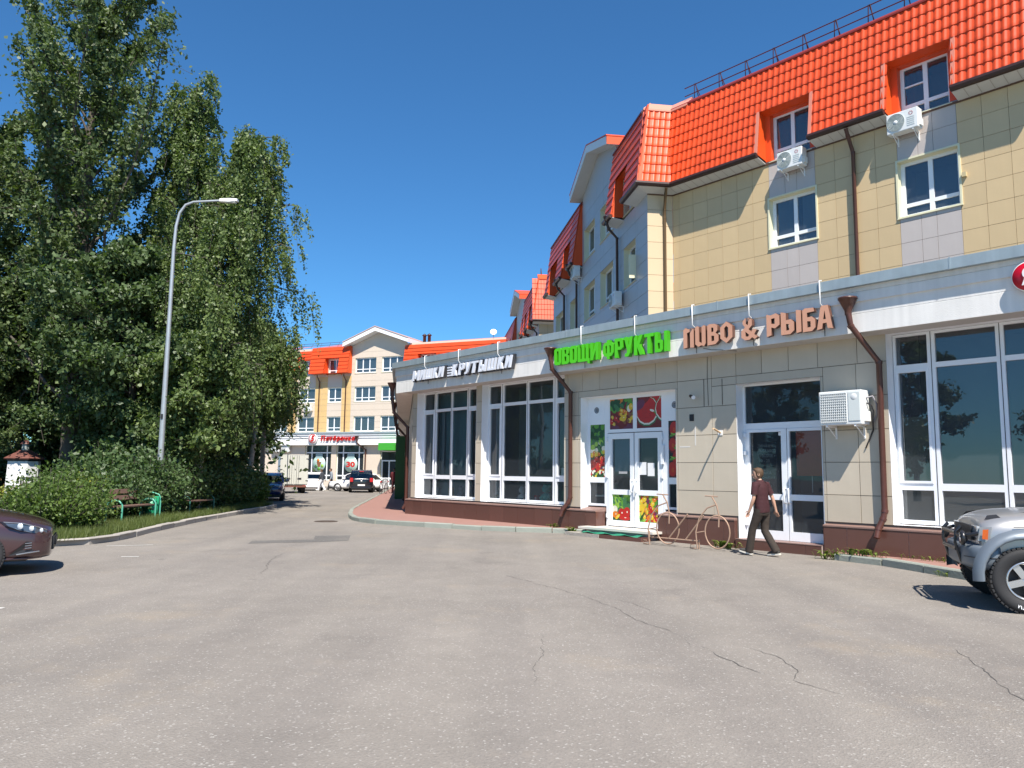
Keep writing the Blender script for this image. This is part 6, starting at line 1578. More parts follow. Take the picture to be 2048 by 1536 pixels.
MB().box((2.56, -.42, .34), (2.63, .42, .54)).build('grille', M_dark, mc); MB().box((2.625, -.26, .40), (2.65, .26, .51)).build('number_plate', M_dark, mc)
rows = [(-2.0, .70, .98), (-1.2, .60, 1.38), (-.5, .62, 1.46), (.1, .62, 1.43), (.5, .60, 1.33), (1.25, .74, .97)]
MB().add([v for x, y, z in rows for v in ((x, -y, z), (x, y, z))], [(2 * i, 2 * i + 1, 2 * i + 3, 2 * i + 2) for i in range(1, 4)], 0, True).build('roof', P_maroon, mc)
glass_quad(mc, [(1.25, -.74, .97), (1.25, .74, .97), (.5, .60, 1.33), (.5, -.60, 1.33)]); glass_quad(mc, [(-2.0, -.7, .98), (-1.2, -.6, 1.38), (-1.2, .6, 1.38), (-2.0, .7, .98)], name='rear_window')
for sgn in (-1, 1):
    glass_quad(mc, [(x, sgn * y, z) for x, y, z in rows], name='side_window')
    MB().tube([(1.25, sgn * .74, .97), (.5, sgn * .60, 1.34), (-.5, sgn * .62, 1.46), (-1.2, sgn * .6, 1.38), (-2.0, sgn * .7, .98)], .035, 6).build('pillar', P_maroon, mc)
MB().box((-1.9, -.72, .2), (2.3, .72, .30)).build('underbody', M_dark, mc)

# ---- silver off-roader at the right edge (its front end is in view)
sv = thing('parked_car', 'silver off-roader with grey wheel flares and bull bar at the right edge', 'car', (8.16, 9.58, 0), math.radians(160))
st = []
for x, wm, zb, zc, zsh, ztop, wt in ((-2.1, .80, .55, .80, 1.02, 1.10, .72), (-1.9, .86, .45, .78, 1.06, 1.14, .80), (.2, .86, .42, .78, 1.08, 1.16, .80), (.9, .86, .42, .78, 1.08, 1.18, .80), (1.4, .855, .46, .78, 1.07, 1.185, .76), (1.85, .845, .50, .78, 1.05, 1.165, .73), (2.15, .825, .52, .78, 1.03, 1.12, .70), (2.33, .79, .55, .78, 1.00, 1.065, .66), (2.40, .74, .58, .78, .96, 1.01, .62)):
    st.append((x, [(0, zb), (wm * .9, zb), (wm, zb + .08), (wm * 1.005, zc), (wm, zsh - .10), (wm * .965, zsh), (wt, ztop), (wt * .45, ztop + .04), (0, ztop + .045)]))
sb = loft_body('body', st, P_silver, sv)
for sgn in (-1, 1):
    for x in (1.80, -.88): boolean_cut(sb, cyl_cutter(x, sgn * .50, sgn * 1.2, .42, .47))
smooth_by_angle(sb, .7)
for sgn in (-1, 1):
    for x in (1.80, -.88):
        wl = wheel(sv, x, sgn * .80, .385, .27, sgn, 5, mat('polished_rim', (.66, .66, .66), .22, .85), .60)
        # flare: swept arch over the wheel
        mb = MB(); pts = []; n = 15
        for i in range(n):
            a = -.12 + (PI + .24) * i / (n - 1); ca, sa = math.cos(a), math.sin(a)
            pts += [(x + .455 * ca, sgn * .70, .42 + .455 * sa), (x + .455 * ca, sgn * .955, .42 + .455 * sa), (x + .485 * ca, sgn * .965, .42 + .485 * sa), (x + .545 * ca, sgn * .915, .42 + .545 * sa), (x + .57 * ca, sgn * .855, .42 + .57 * sa)]
        mb.add(pts, [(i * 5 + j, i * 5 + j + 1, (i + 1) * 5 + j + 1, (i + 1) * 5 + j) for i in range(n - 1) for j in range(4)], 0, True)
        mb.build('wheel_flare', P_clad, sv)
        if x > 0:
            for i_, tx in enumerate(('RUNNER', 'A/T')):
                for q, ch in enumerate(tx):
                    a = (PI * .86 if i_ == 0 else -PI * .42) + (-(q - len(tx) / 2) * .085 if sgn < 0 else (q - len(tx) / 2) * .085) * (1 if i_ == 0 else -1)
                    co, fs, lo, hi = glyph(ch, offset=.04)
                    v = (co - lo) / np.maximum(hi - lo, 1e-6) - .5
                    Rz = Matrix.Rotation(a - PI / 2, 3, 'Z'); F3 = Matrix(((1, 0, 0), (0, 0, 1), (0, 1, 0))) if sgn > 0 else Matrix(((-1, 0, 0), (0, 0, -1), (0, 1, 0)))
                    me = bpy.data.meshes.new('tyre_letter')
                    me.from_pydata([Vector((x, sgn * .945, .385)) + F3 @ (Rz @ Vector((p[0] * .024, .318 + p[1] * .038, p[2] * .006))) for p in v], [], fs); me.materials.append(M_white)
                    link_mesh('tyre_letter', me, wl)
    # side cladding, corner lamp, headlamp
    MB().box((-1.55 + 1.2, sgn * .845, .46), (1.15, sgn * .885, .72)).build('side_cladding', P_clad, sv, bevel=.015)
    MB().add([(2.20, sgn * .832, 1.005), (2.37, sgn * .775, .995), (2.405, sgn * .745, .83), (2.25, sgn * .826, .82), (2.20, sgn * .815, 1.005), (2.37, sgn * .74, .995), (2.40, sgn * .71, .83), (2.25, sgn * .80, .82)],
             [(0, 1, 2, 3), (0, 4, 5, 1), (3, 2, 6, 7), (0, 3, 7, 4), (1, 5, 6, 2)]).build('corner_lamp', mat('lamp_grey_glass', (.34, .36, .37), .12, coat=1), sv)
    MB().add([(2.255, sgn * .838, .975), (2.335, sgn * .808, .968), (2.35, sgn * .80, .855), (2.275, sgn * .838, .85)], [(0, 1, 2, 3)]).build('indicator', mat('orange_indicator', (.75, .13, .01), .15, coat=1), sv)
    MB().obox((2.38, sgn * .56, .93), (.06, .34, .15)).build('headlight', MATS['lamp_grey_glass'], sv, bevel=.02)
    MB().add([(2.02, sgn * .70, 1.115), (2.26, sgn * .66, 1.085), (2.20, sgn * .60, 1.135), (2.06, sgn * .62, 1.15)], [(0, 1, 2), (0, 2, 3)]).build('hood_deflector', M_dark, sv)
    MB().obox((.95, sgn * 1.0, 1.22), (.16, .24, .18)).build('mirror', P_clad, sv, bevel=.04)
for sgn in (-1, 1):
    MB().tube([(.55, sgn * .868, 1.045), (1.4, sgn * .858, 1.035), (1.9, sgn * .846, 1.01)], .005, 5).build('body_crease', mat('panel_gap', (.10, .10, .10), .6), sv)
    MB().tube([(.95, sgn * .868, .62), (.94, sgn * .872, .82), (.96, sgn * .868, 1.06)], .005, 5).build('door_gap', MATS['panel_gap'], sv)
    MB().tube([(.95, sgn * .62, 1.215), (1.6, sgn * .60, 1.20), (2.12, sgn * .57, 1.125)], .006, 5).build('hood_gap', MATS['panel_gap'], sv)
# bumper wrapping the corner
bmp = []
for x, wy, z0, z1 in ((2.02, .885, .47, .80), (2.16, .885, .46, .80), (2.33, .86, .45, .79), (2.48, .78, .47, .78), (2.58, .62, .50, .77), (2.62, .40, .52, .76)):
    bmp.append((x, [(0, z0), (wy * .9, z0), (wy, z0 + .06), (wy * 1.01, (z0 + z1) / 2), (wy, z1 - .03), (wy * .93, z1), (0, z1)]))
loft_body('bumper', bmp, P_clad, sv, lv=1)
for sgn in (-1, 1): MB().tube([(2.05, sgn * .893, .635), (2.32, sgn * .875, .63), (2.50, sgn * .79, .63), (2.60, sgn * .63, .63)], .006, 5).build('bumper_seam', M_dark, sv)
# bull bar of black tube with two driving lamps
M_bb = mat('bull_bar_black', (.018, .018, .02), .35, coat=.3)
for sgn in (-1, 1):
    MB().tube([(2.42, sgn * .40, .44), (2.60, sgn * .42, .56), (2.68, sgn * .42, .78), (2.66, sgn * .42, .92), (2.58, sgn * .42, .98)], .028, 8).build('bull_bar', M_bb, sv)
    MB().tube([(2.66, sgn * .42, .88), (2.62, sgn * .60, .88), (2.50, sgn * .74, .90), (2.40, sgn * .77, .92)], .024, 8).build('bull_bar', M_bb, sv)
    MB().lathe((2.64, sgn * .60, .85), [(.001, 0), (.075, .0), (.09, .02), (.09, .06), (.03, .12), (.001, .13)], 20, R=Matrix.Rotation(-PI / 2, 3, 'Y')).build('driving_lamp', M_bb, sv)
    MB().lathe((2.645, sgn * .60, .85), [(.001, .012), (.07, .004)], 20, R=Matrix.Rotation(PI / 2, 3, 'Y')).build('lamp_lens', mat('amber_glass', (.25, .22, .20), .1, coat=1), sv)
for z_ in (.90, .70): MB().tube([(2.67, -.42, z_), (2.67, .42, z_)], .026, 8).build('bull_bar', M_bb, sv)
MB().box((2.40, -.50, .82), (2.44, .50, 1.0)).build('grille', M_dark, sv)
rows = [(-2.05, .74, 1.10), (-1.85, .66, 1.70), (-.5, .68, 1.78), (.25, .67, 1.75), (.95, .76, 1.18)]
MB().add([v for x, y, z in rows for v in ((x, -y, z), (x, y, z))], [(2 * i, 2 * i + 1, 2 * i + 3, 2 * i + 2) for i in range(1, 3)], 0, True).build('roof', P_silver, sv)
glass_quad(sv, [(.95, -.76, 1.18), (.95, .76, 1.18), (.25, .67, 1.75), (.25, -.67, 1.75)]); glass_quad(sv, [(-2.05, -.74, 1.1), (-1.85, -.66, 1.7), (-1.85, .66, 1.7), (-2.05, .74, 1.1)], name='rear_window')
for sgn in (-1, 1):
    glass_quad(sv, [(x, sgn * y, z) for x, y, z in rows], name='side_window')
    MB().tube([(.95, sgn * .76, 1.18), (.25, sgn * .67, 1.76), (-.5, sgn * .68, 1.79), (-1.85, sgn * .66, 1.71), (-2.05, sgn * .74, 1.1)], .04, 6).build('pillar', P_silver, sv)
MB().box((-1.95, -.70, .42), (2.1, .70, .56)).build('underbody', M_dark, sv)
MB().box((-1.9, -.66, .8), (1.0, .66, 1.1)).build('interior', M_dark, sv)

# the nose of the off-roader is short: draw everything ahead of the front axle in
for o in sv.children:
    if o.type == 'MESH' and not o.name.startswith('wheel'):
        for v in o.data.vertices:
            if v.co.x > 1.95: v.co.x = 1.95 + (v.co.x - 1.95) * .70
# ================================================================== PEOPLE
def skin(name, J, E, m, parent, root=0, lv=1):
    """J: list of (point, radius); E: edges"""
    me = bpy.data.meshes.new(name); me.from_pydata([tuple(p) for p, r in J], E, [])
    o = link_mesh(name, me, parent)
    md = o.modifiers.new('k', 'SKIN'); md.use_smooth_shade = True; md.branch_smoothing = .6
    for i, (p, r) in enumerate(J):
        s_ = me.skin_vertices[0].data[i]; s_.radius = r if isinstance(r, tuple) else (r, r); s_.use_root = (i == root)
    sb_ = o.modifiers.new('s', 'SUBSURF'); sb_.levels = lv; sb_.render_levels = lv
    eval_mesh(o); o.data.materials.clear(); o.data.materials.append(m)
    o.data.polygons.foreach_set('use_smooth', [True] * len(o.data.polygons))
    return o
def append_mb(o, mb):
    """add loose shapes (fingers, nose, ears) to a finished body mesh"""
    m2 = mb.mesh('t', list(o.data.materials)); bm = bmesh.new(); bm.from_mesh(o.data); bm.from_mesh(m2); bm.to_mesh(o.data); bm.free(); bpy.data.meshes.remove(m2)
    return o
M_skin = mat('skin', (.50, .29, .20), .5, var=.04, scale=12); M_hairb = mat('brown_hair', (.085, .045, .022), .7, var=.3, scale=40)
def person(label, loc, yaw, pose, shirt, trousers, shoes, hair=None, H=1.75, sleeve='short', dress=False, group=None, head_turn=0.0):
    t = thing('person', label, 'person', loc, yaw, group); k = H / 1.75
    P = {a: Vector(v) * k for a, v in pose.items()}
    V = lambda a: P[a]
    lerp = lambda a, b, f: V(a).lerp(V(b), f)
    # body: torso core, neck, arms, legs as one skinned mesh, head and fingers joined in
    J = [(V('pelvis'), .085 * k), (V('chest'), .10 * k), (V('neck'), .052 * k), (V('head') - Vector((0, 0, .06)) * k, .05 * k)]
    E = [(0, 1), (1, 2), (2, 3)]
    for s_ in 'LR':
        b = len(J); J += [(V('sh' + s_), .055 * k), (lerp('sh' + s_, 'el' + s_, .5), .047 * k), (V('el' + s_), .038 * k), (lerp('el' + s_, 'wr' + s_, .35), .040 * k), (V('wr' + s_), .026 * k), (V('wr' + s_) + (V('wr' + s_) - V('el' + s_)).normalized() * .075 * k, (.020 * k, .036 * k))]
        E += [(1, b), (b, b + 1), (b + 1, b + 2), (b + 2, b + 3), (b + 3, b + 4), (b + 4, b + 5)]
        b = len(J); J += [(V('hip' + s_), .08 * k), (lerp('hip' + s_, 'kn' + s_, .5), .07 * k), (V('kn' + s_), .052 * k), (lerp('kn' + s_, 'an' + s_, .35), .050 * k), (V('an' + s_), .034 * k)]
        E += [(0, b), (b, b + 1), (b + 1, b + 2), (b + 2, b + 3), (b + 3, b + 4)]
    body = skin('body', J, E, M_skin, t)
    mb = MB(); hc = V('head'); Rh = Matrix.Rotation(head_turn, 3, 'Z')
    prof = [(.001, -.118), (.040, -.112), (.060, -.085), (.070, -.045), (.076, 0), (.078, .04), (.070, .078), (.046, .104), (.001, .115)]
    n = 18; vs = []
    for r, z in prof:
        for j in range(n):
            a = 2 * PI * j / n; x, y = r * 1.22 * math.cos(a), r * .98 * math.sin(a)
            if math.cos(a) < 0 and z < -.05: x *= .55                       # nape cut in under the skull
            if math.cos(a) > .3 and z < -.05: x *= 1.02
            vs.append(hc + Rh @ Vector((x + .012, y, z)) * k)
    mb.add(vs, [(i * n + j, i * n + (j + 1) % n, (i + 1) * n + (j + 1) % n, (i + 1) * n + j) for i in range(len(prof) - 1) for j in range(n)], 0, True)
    mb.tube([hc + Rh @ Vector((.098, 0, .015)) * k, hc + Rh @ Vector((.122, 0, -.028)) * k, hc + Rh @ Vector((.098, 0, -.036)) * k], [.008 * k, .016 * k, .012 * k], 7)
    mb.tube([hc + Rh @ Vector((.094, -.025, -.068)) * k, hc + Rh @ Vector((.102, 0, -.068)) * k, hc + Rh @ Vector((.094, .025, -.068)) * k], .007 * k, 6)
    for sgn in (-1, 1):
        mb.lathe(hc + Rh @ Vector((-.005, sgn * .078, -.012)) * k, [(.001, -.006 * k), (.026 * k, 0), (.030 * k, .008 * k), (.012 * k, .004 * k)], 10, R=Rh @ Matrix.Rotation(sgn * PI / 2 * -1, 3, 'X') @ Matrix.Diagonal((.75, 1.15, 1)))
    for s_, sgn in (('L', 1), ('R', -1)):
        w_ = V('wr' + s_); d = (w_ - V('el' + s_)).normalized(); side = Vector((1, 0, 0)); side = (side - d * side.dot(d)).normalized(); q = w_ + d * .085 * k; inn = d.cross(side) * -sgn
        for f_, (off, L_) in enumerate(((.030, .070), (.011, .080), (-.009, .075), (-.028, .058))):
            b0 = q + side * off * k
            mb.tube([b0 - d * .02 * k, b0 + d * L_ * .45 * k + inn * .006 * k, b0 + d * L_ * .8 * k + inn * .022 * k, b0 + d * L_ * .95 * k + inn * .036 * k], [.0105 * k, .0095 * k, .0085 * k, .006 * k], 7)
        b0 = w_ + d * .03 * k + side * .025 * k
        mb.tube([b0, b0 + side * .03 * k + d * .025 * k, b0 + side * .04 * k + d * .06 * k + inn * .012 * k], [.013 * k, .011 * k, .008 * k], 7)
    append_mb(body, mb)
    ey = MB()
    for sgn in (-1, 1): ey.lathe(hc + Rh @ Vector((.092, sgn * .030, .012)) * k, [(.001, .009 * k), (.010 * k, .004 * k), (.012 * k, -.004 * k)], 8, R=Matrix.Rotation(PI / 2, 3, 'Y'))
    ey.build('eyes', M_dark, t)
    # hair: shell over the crown and back of the head, open at the face
    hb = MB(); vs = []; keep = []
    hp = [(.074, -.075), (.082, -.03), (.088, .015), (.088, .055), (.076, .094), (.050, .122), (.001, .134)]
    for r, z in hp:
        for j in range(n):
            a = 2 * PI * j / n; ca = math.cos(a)
            front = max(0, ca); x, y = r * 1.22 * ca, r * math.sin(a)
            zz = z + (.075 * front ** .7 if z < .06 else 0)
            if ca < 0 and z < -.05: x *= .72
            vs.append(hc + Rh @ Vector((x * (1 - (.22 if z < .03 else .12) * front) + .006, y, zz + random.uniform(-.003, .003))) * k)
    hb.add(vs, [(i * n + j, i * n + (j + 1) % n, (i + 1) * n + (j + 1) % n, (i + 1) * n + j) for i in range(len(hp) - 1) for j in range(n)], 0, True)
    hb.build('hair', hair or M_hairb, t)
    # clothes: elliptical rings lofted along the spine, sleeves and trouser legs
    def loft(mb, rings, n=18, cap=False):
        """rings: (centre, half depth, half width, forward tilt axis ignored)"""
        vs = []
        for i, (c, rx, ry) in enumerate(rings):
            for j in range(n):
                a = 2 * PI * j / n; w_ = 1 + .035 * math.sin(3 * a + i * 1.7) * (0 < i < len(rings) - 1)
                vs.append(c + Vector((rx * math.cos(a) * w_, ry * math.sin(a) * w_, .008 * math.sin(2 * a + i))) * k)
        mb.add(vs, [(i * n + j, i * n + (j + 1) % n, (i + 1) * n + (j + 1) % n, (i + 1) * n + j) for i in range(len(rings) - 1) for j in range(n)], 0, True)
    pe, ch_, ne = V('pelvis'), V('chest'), V('neck')
    mb = MB(); loft(mb, [(pe + Vector((0, 0, -.075)) * k, .128, .178), (pe + Vector((0, 0, .0)) * k, .130, .176), (lerp('pelvis', 'chest', .35), .120, .168), (lerp('pelvis', 'chest', .7), .122, .178), (ch_, .124, .190), (lerp('chest', 'neck', .5), .108, .178), (lerp('chest', 'neck', .78), .082, .120), (lerp('chest', 'neck', .96), .066, .072)])
    for s_ in 'LR':
        a0, a1, a2 = V('sh' + s_), V('el' + s_), V('wr' + s_); inn = lerp('chest', 'neck', .45)
        if sleeve == 'short': mb.tube([inn.lerp(a0, .6), a0, a0.lerp(a1, .3), a0.lerp(a1, .62), a0.lerp(a1, .72)], [.075 * k, .080 * k, .072 * k, .068 * k, .069 * k], 14, cap=False)
        else: mb.tube([inn.lerp(a0, .6), a0, a0.lerp(a1, .4), a1, a1.lerp(a2, .5), a1.lerp(a2, .97)], [.075 * k, .08 * k, .066 * k, .058 * k, .05 * k, .044 * k], 14, cap=False)
    mb.build('shirt', shirt, t)
    MB().lathe(ne + Vector((0, 0, -.01)) * k, [(.078 * k, -.025 * k), (.062 * k, .028 * k), (.067 * k, .034 * k), (.085 * k, -.02 * k)], 16).build('collar', shirt, t)
    mb = MB(); loft(mb, [(pe + Vector((0, 0, .05)) * k, .112, .160), (pe + Vector((0, 0, -.02)) * k, .122, .172), (pe + Vector((0, 0, -.10)) * k, .120, .172), (pe + Vector((0, 0, -.15)) * k, .095, .150)])
    for s_ in 'LR':
        hp_, kn, an = V('hip' + s_), V('kn' + s_), V('an' + s_)
        mb.tube([hp_ + Vector((0, 0, .03)) * k, hp_.lerp(kn, .25), hp_.lerp(kn, .6), kn, kn.lerp(an, .3), kn.lerp(an, .65), kn.lerp(an, .93), an + (an - kn).normalized() * .035 * k], [.102 * k, .101 * k, .086 * k, .076 * k, .078 * k, .075 * k, .078 * k, .074 * k], 14, cap=False)
    mb.build('trousers', trousers, t)
    # shoes: upper and pale sole
    for s_ in 'LR':
        a, d = V('an' + s_), (V('to' + s_) - V('an' + s_)); dd = Vector((d.x, d.y, 0)).normalized(); pitch = math.atan2(d.z + .055 * k, Vector((d.x, d.y, 0)).length)
        Rf = Matrix((dd, Vector((-dd.y, dd.x, 0)), Vector((0, 0, 1)))).transposed() @ Matrix.Rotation(-pitch, 3, 'Y')
        up = MB(); vs = []; ring = 12
        sec = [(-.075, .030, .035, .075), (-.05, .042, .040, .105), (0, .046, .045, .110), (.06, .048, .038, .082), (.12, .050, .030, .058), (.17, .044, .024, .046), (.20, .026, .016, .036)]
        for x, hw, cz, tz in sec:
            for j in range(ring):
                q = 2 * PI * j / ring; vs.append(a + Rf @ Vector((x, hw * math.cos(q), -.075 + (tz if math.sin(q) > 0 else 0) * math.sin(q) + .018)) * k)
        up.add(vs, [(i * ring + j, i * ring + (j + 1) % ring, (i + 1) * ring + (j + 1) % ring, (i + 1) * ring + j) for i in range(len(sec) - 1) for j in range(ring)] + [tuple(range(ring)), tuple(range((len(sec) - 1) * ring, len(sec) * ring))], 0, True)
        sh_ = up.build('shoe', shoes, t)
        so = MB(); P2 = [(-.082, -.034), (-.085, .034), (-.0, .046), (.10, .054), (.18, .048), (.21, .02), (.21, -.02), (.18, -.048), (.10, -.054), (0, -.046)]
        so.prism(P2, a + Rf @ Vector((0, 0, -.082)) * k, Rf @ Vector((k, 0, 0)), Rf @ Vector((0, k, 0)), Rf @ Vector((0, 0, .028 * k))); so.build('sole', mat('pale_sole', (.66, .63, .55), .7), sh_)
    return t
POSE_WALK = dict(pelvis=(0, 0, .94), chest=(.03, 0, 1.33), neck=(.035, 0, 1.475), head=(.07, 0, 1.615),
    hipL=(0, .085, .90), knL=(.17, .10, .52), anL=(.25, .10, .11), toL=(.41, .13, .09), hipR=(0, -.085, .90), knR=(.02, -.10, .49), anR=(-.22, -.10, .12), toR=(-.07, -.11, .045),
    shL=(.02, .185, 1.40), elL=(.02, .25, 1.13), wrL=(.12, .25, .90), shR=(.02, -.185, 1.40), elR=(-.07, -.255, 1.14), wrR=(-.10, -.31, .91))
POSE_STAND = dict(pelvis=(0, 0, .94), chest=(.01, 0, 1.33), neck=(.0, 0, 1.475), head=(.03, 0, 1.625),
    hipL=(0, .085, .90), knL=(.02, .10, .50), anL=(.0, .11, .09), toL=(.16, .13, .035), hipR=(0, -.085, .90), knR=(.02, -.10, .50), anR=(-.02, -.11, .09), toR=(.14, -.13, .035),
    shL=(.0, .185, 1.40), elL=(.03, .24, 1.13), wrL=(.15, .20, .95), shR=(.0, -.185, 1.40), elR=(.03, -.24, 1.13), wrR=(.15, -.20, .95))
M_maroonshirt = mat('maroon_shirt', (.042, .009, .012), .85, var=.12, scale=9, bump=.5, bscale=16); M_olive = mat('dark_olive_trousers', (.040, .030, .023), .9, var=.14, scale=8, bump=.6, bscale=14)
man = person('man in maroon short-sleeved shirt and dark trousers walking past the beer shop doors', (5.05, 15.62, .0), math.radians(128), POSE_WALK, M_maroonshirt, M_olive, mat('grey_brown_shoe', (.05, .045, .04), .8), mat('light_brown_hair', (.085, .048, .024), .7, var=.3, scale=40), H=1.76, head_turn=.6)
person('far walker in dark jacket and white trousers between the truck and white car', (-14.75, 60.6, 0), math.radians(165), POSE_WALK, mat('charcoal_jacket', (.045, .05, .06), .8), mat('white_trousers', (.72, .72, .74), .8), M_white, H=1.7, sleeve='long', group='walkers on the far road')
person('far walker in grey top and black trousers beside the white car', (-14.25, 61.6, 0), math.radians(200), POSE_WALK, mat('grey_top', (.22, .25, .28), .8), mat('black_trousers', (.015, .015, .018), .8), M_dark, H=1.76, sleeve='long', group='walkers on the far road')
person('person in dark red clothes standing with bicycles on the far pavement', (-7.75, 51.6, .118), math.radians(95), POSE_STAND, mat('dark_red_coat', (.10, .012, .016), .85), mat('dark_red_trousers', (.06, .012, .016), .85), M_dark, mat('black_hair', (.012, .01, .01), .6), H=1.7, sleeve='long')

def bicycle(label, loc, rz, m):
    t = thing('bicycle', label, 'bicycle', loc, rz, 'bicycles left on the far pavement'); R = Matrix.Rotation(PI / 2, 3, 'X')
    for x in (-.5, .5):
        mb = MB().tube([(x + .33 * math.cos(a), 0, .34 + .33 * math.sin(a)) for a in np.linspace(0, 2 * PI, 25)], .018, 5, cap=False)
        w_ = mb.build('wheel', M_rubber, t); sp = MB()
        for q in range(8): sp.tube([(x, 0, .34), (x + .32 * math.cos(q * PI / 4), 0, .34 + .32 * math.sin(q * PI / 4))], .004, 3)
        sp.build('spoke', M_steel, w_)
    mb = MB()
    for a, b in (((-.5, 0, .34), (-.1, 0, .32)), ((-.1, 0, .32), (-.22, 0, .82)), ((-.5, 0, .34), (-.2, 0, .75)), ((-.1, 0, .32), (.38, 0, .80)), ((-.2, 0, .76), (.38, 0, .84)), ((.5, 0, .34), (.36, 0, .98))): mb.tube([a, b], .02, 6)
    mb.build('frame', m, t); MB().tube([(.30, -.26, 1.02), (.36, 0, .99), (.30, .26, 1.02)], .014, 6).build('handlebar', M_dark, t); MB().obox((-.23, 0, .86), (.24, .13, .05)).build('saddle', M_dark, t, bevel=.02)
    return t
bicycle('pale bicycle at the left of the person in dark red', (-8.35, 50.9, .118), math.radians(80), mat('pale_bike', (.5, .5, .52), .4)); bicycle('dark bicycle beside the person in dark red', (-7.95, 52.9, .118), math.radians(70), M_dark)

# ================================================================== FOLIAGE
def leaf_mesh(name, P, size, m, up=.35, asp=.62, droop=None, jitter=.35):
    """one small bent leaf (two triangles) at every point of P"""
    n = len(P); P = np.asarray(P, float)
    a = rng.normal(size=(n, 3)); a[:, 2] -= (droop if droop is not None else 0)
    a /= np.linalg.norm(a, axis=1, keepdims=True)
    b = rng.normal(size=(n, 3)); b[:, 2] += up * 0
    nn = np.cross(a, b); nn /= np.maximum(np.linalg.norm(nn, axis=1, keepdims=True), 1e-6); flip = (nn[:, 2] < 0) & (rng.random(n) < up + .3); nn[flip] *= -1
    b = np.cross(nn, a); s = size * (1 + jitter * rng.normal(size=(n, 1))).clip(.45, 1.8)
    v = np.empty((n, 4, 3)); v[:, 0] = P; v[:, 1] = P + a * s * .55 + b * s * asp * .5 - nn * s * .08; v[:, 2] = P + a * s; v[:, 3] = P + a * s * .55 - b * s * asp * .5 - nn * s * .08
    me = bpy.data.meshes.new(name); me.vertices.add(4 * n); me.vertices.foreach_set('co', v.reshape(-1))
    me.loops.add(4 * n); me.loops.foreach_set('vertex_index', np.arange(4 * n, dtype=np.int32)); me.polygons.add(n)
    me.polygons.foreach_set('loop_start', np.arange(0, 4 * n, 4, dtype=np.int32)); me.polygons.foreach_set('loop_total', np.full(n, 4, np.int32))
    me.materials.append(m); me.update(calc_edges=True); return me
L_pop = leaf_mat('poplar_leaf', (.044, .078, .030), (.130, .175, .062)); L_bir = leaf_mat('birch_leaf', (.050, .092, .026), (.160, .215, .068)); L_lin = leaf_mat('linden_leaf', (.036, .072, .024), (.115, .165, .060))
L_hedge = leaf_mat('hedge_leaf', (.045, .090, .020), (.120, .180, .035)); L_yel = leaf_mat('yellow_green_leaf', (.11, .16, .015), (.26, .26, .02)); L_bush = leaf_mat('bush_leaf', (.038, .078, .026), (.100, .155, .052)); L_rust = leaf_mat('rusty_leaf', (.16, .075, .03), (.22, .13, .05)); L_weed = leaf_mat('weed_leaf', (.07, .13, .02), (.20, .24, .05))
M_bark = mat('grey_bark', (.10, .085, .07), .95, var=.3, scale=8, bump=.6, bscale=20); M_birchbark = mat('birch_bark', (.42, .40, .36), .9, var=.45, scale=7, bump=.3, bscale=20)

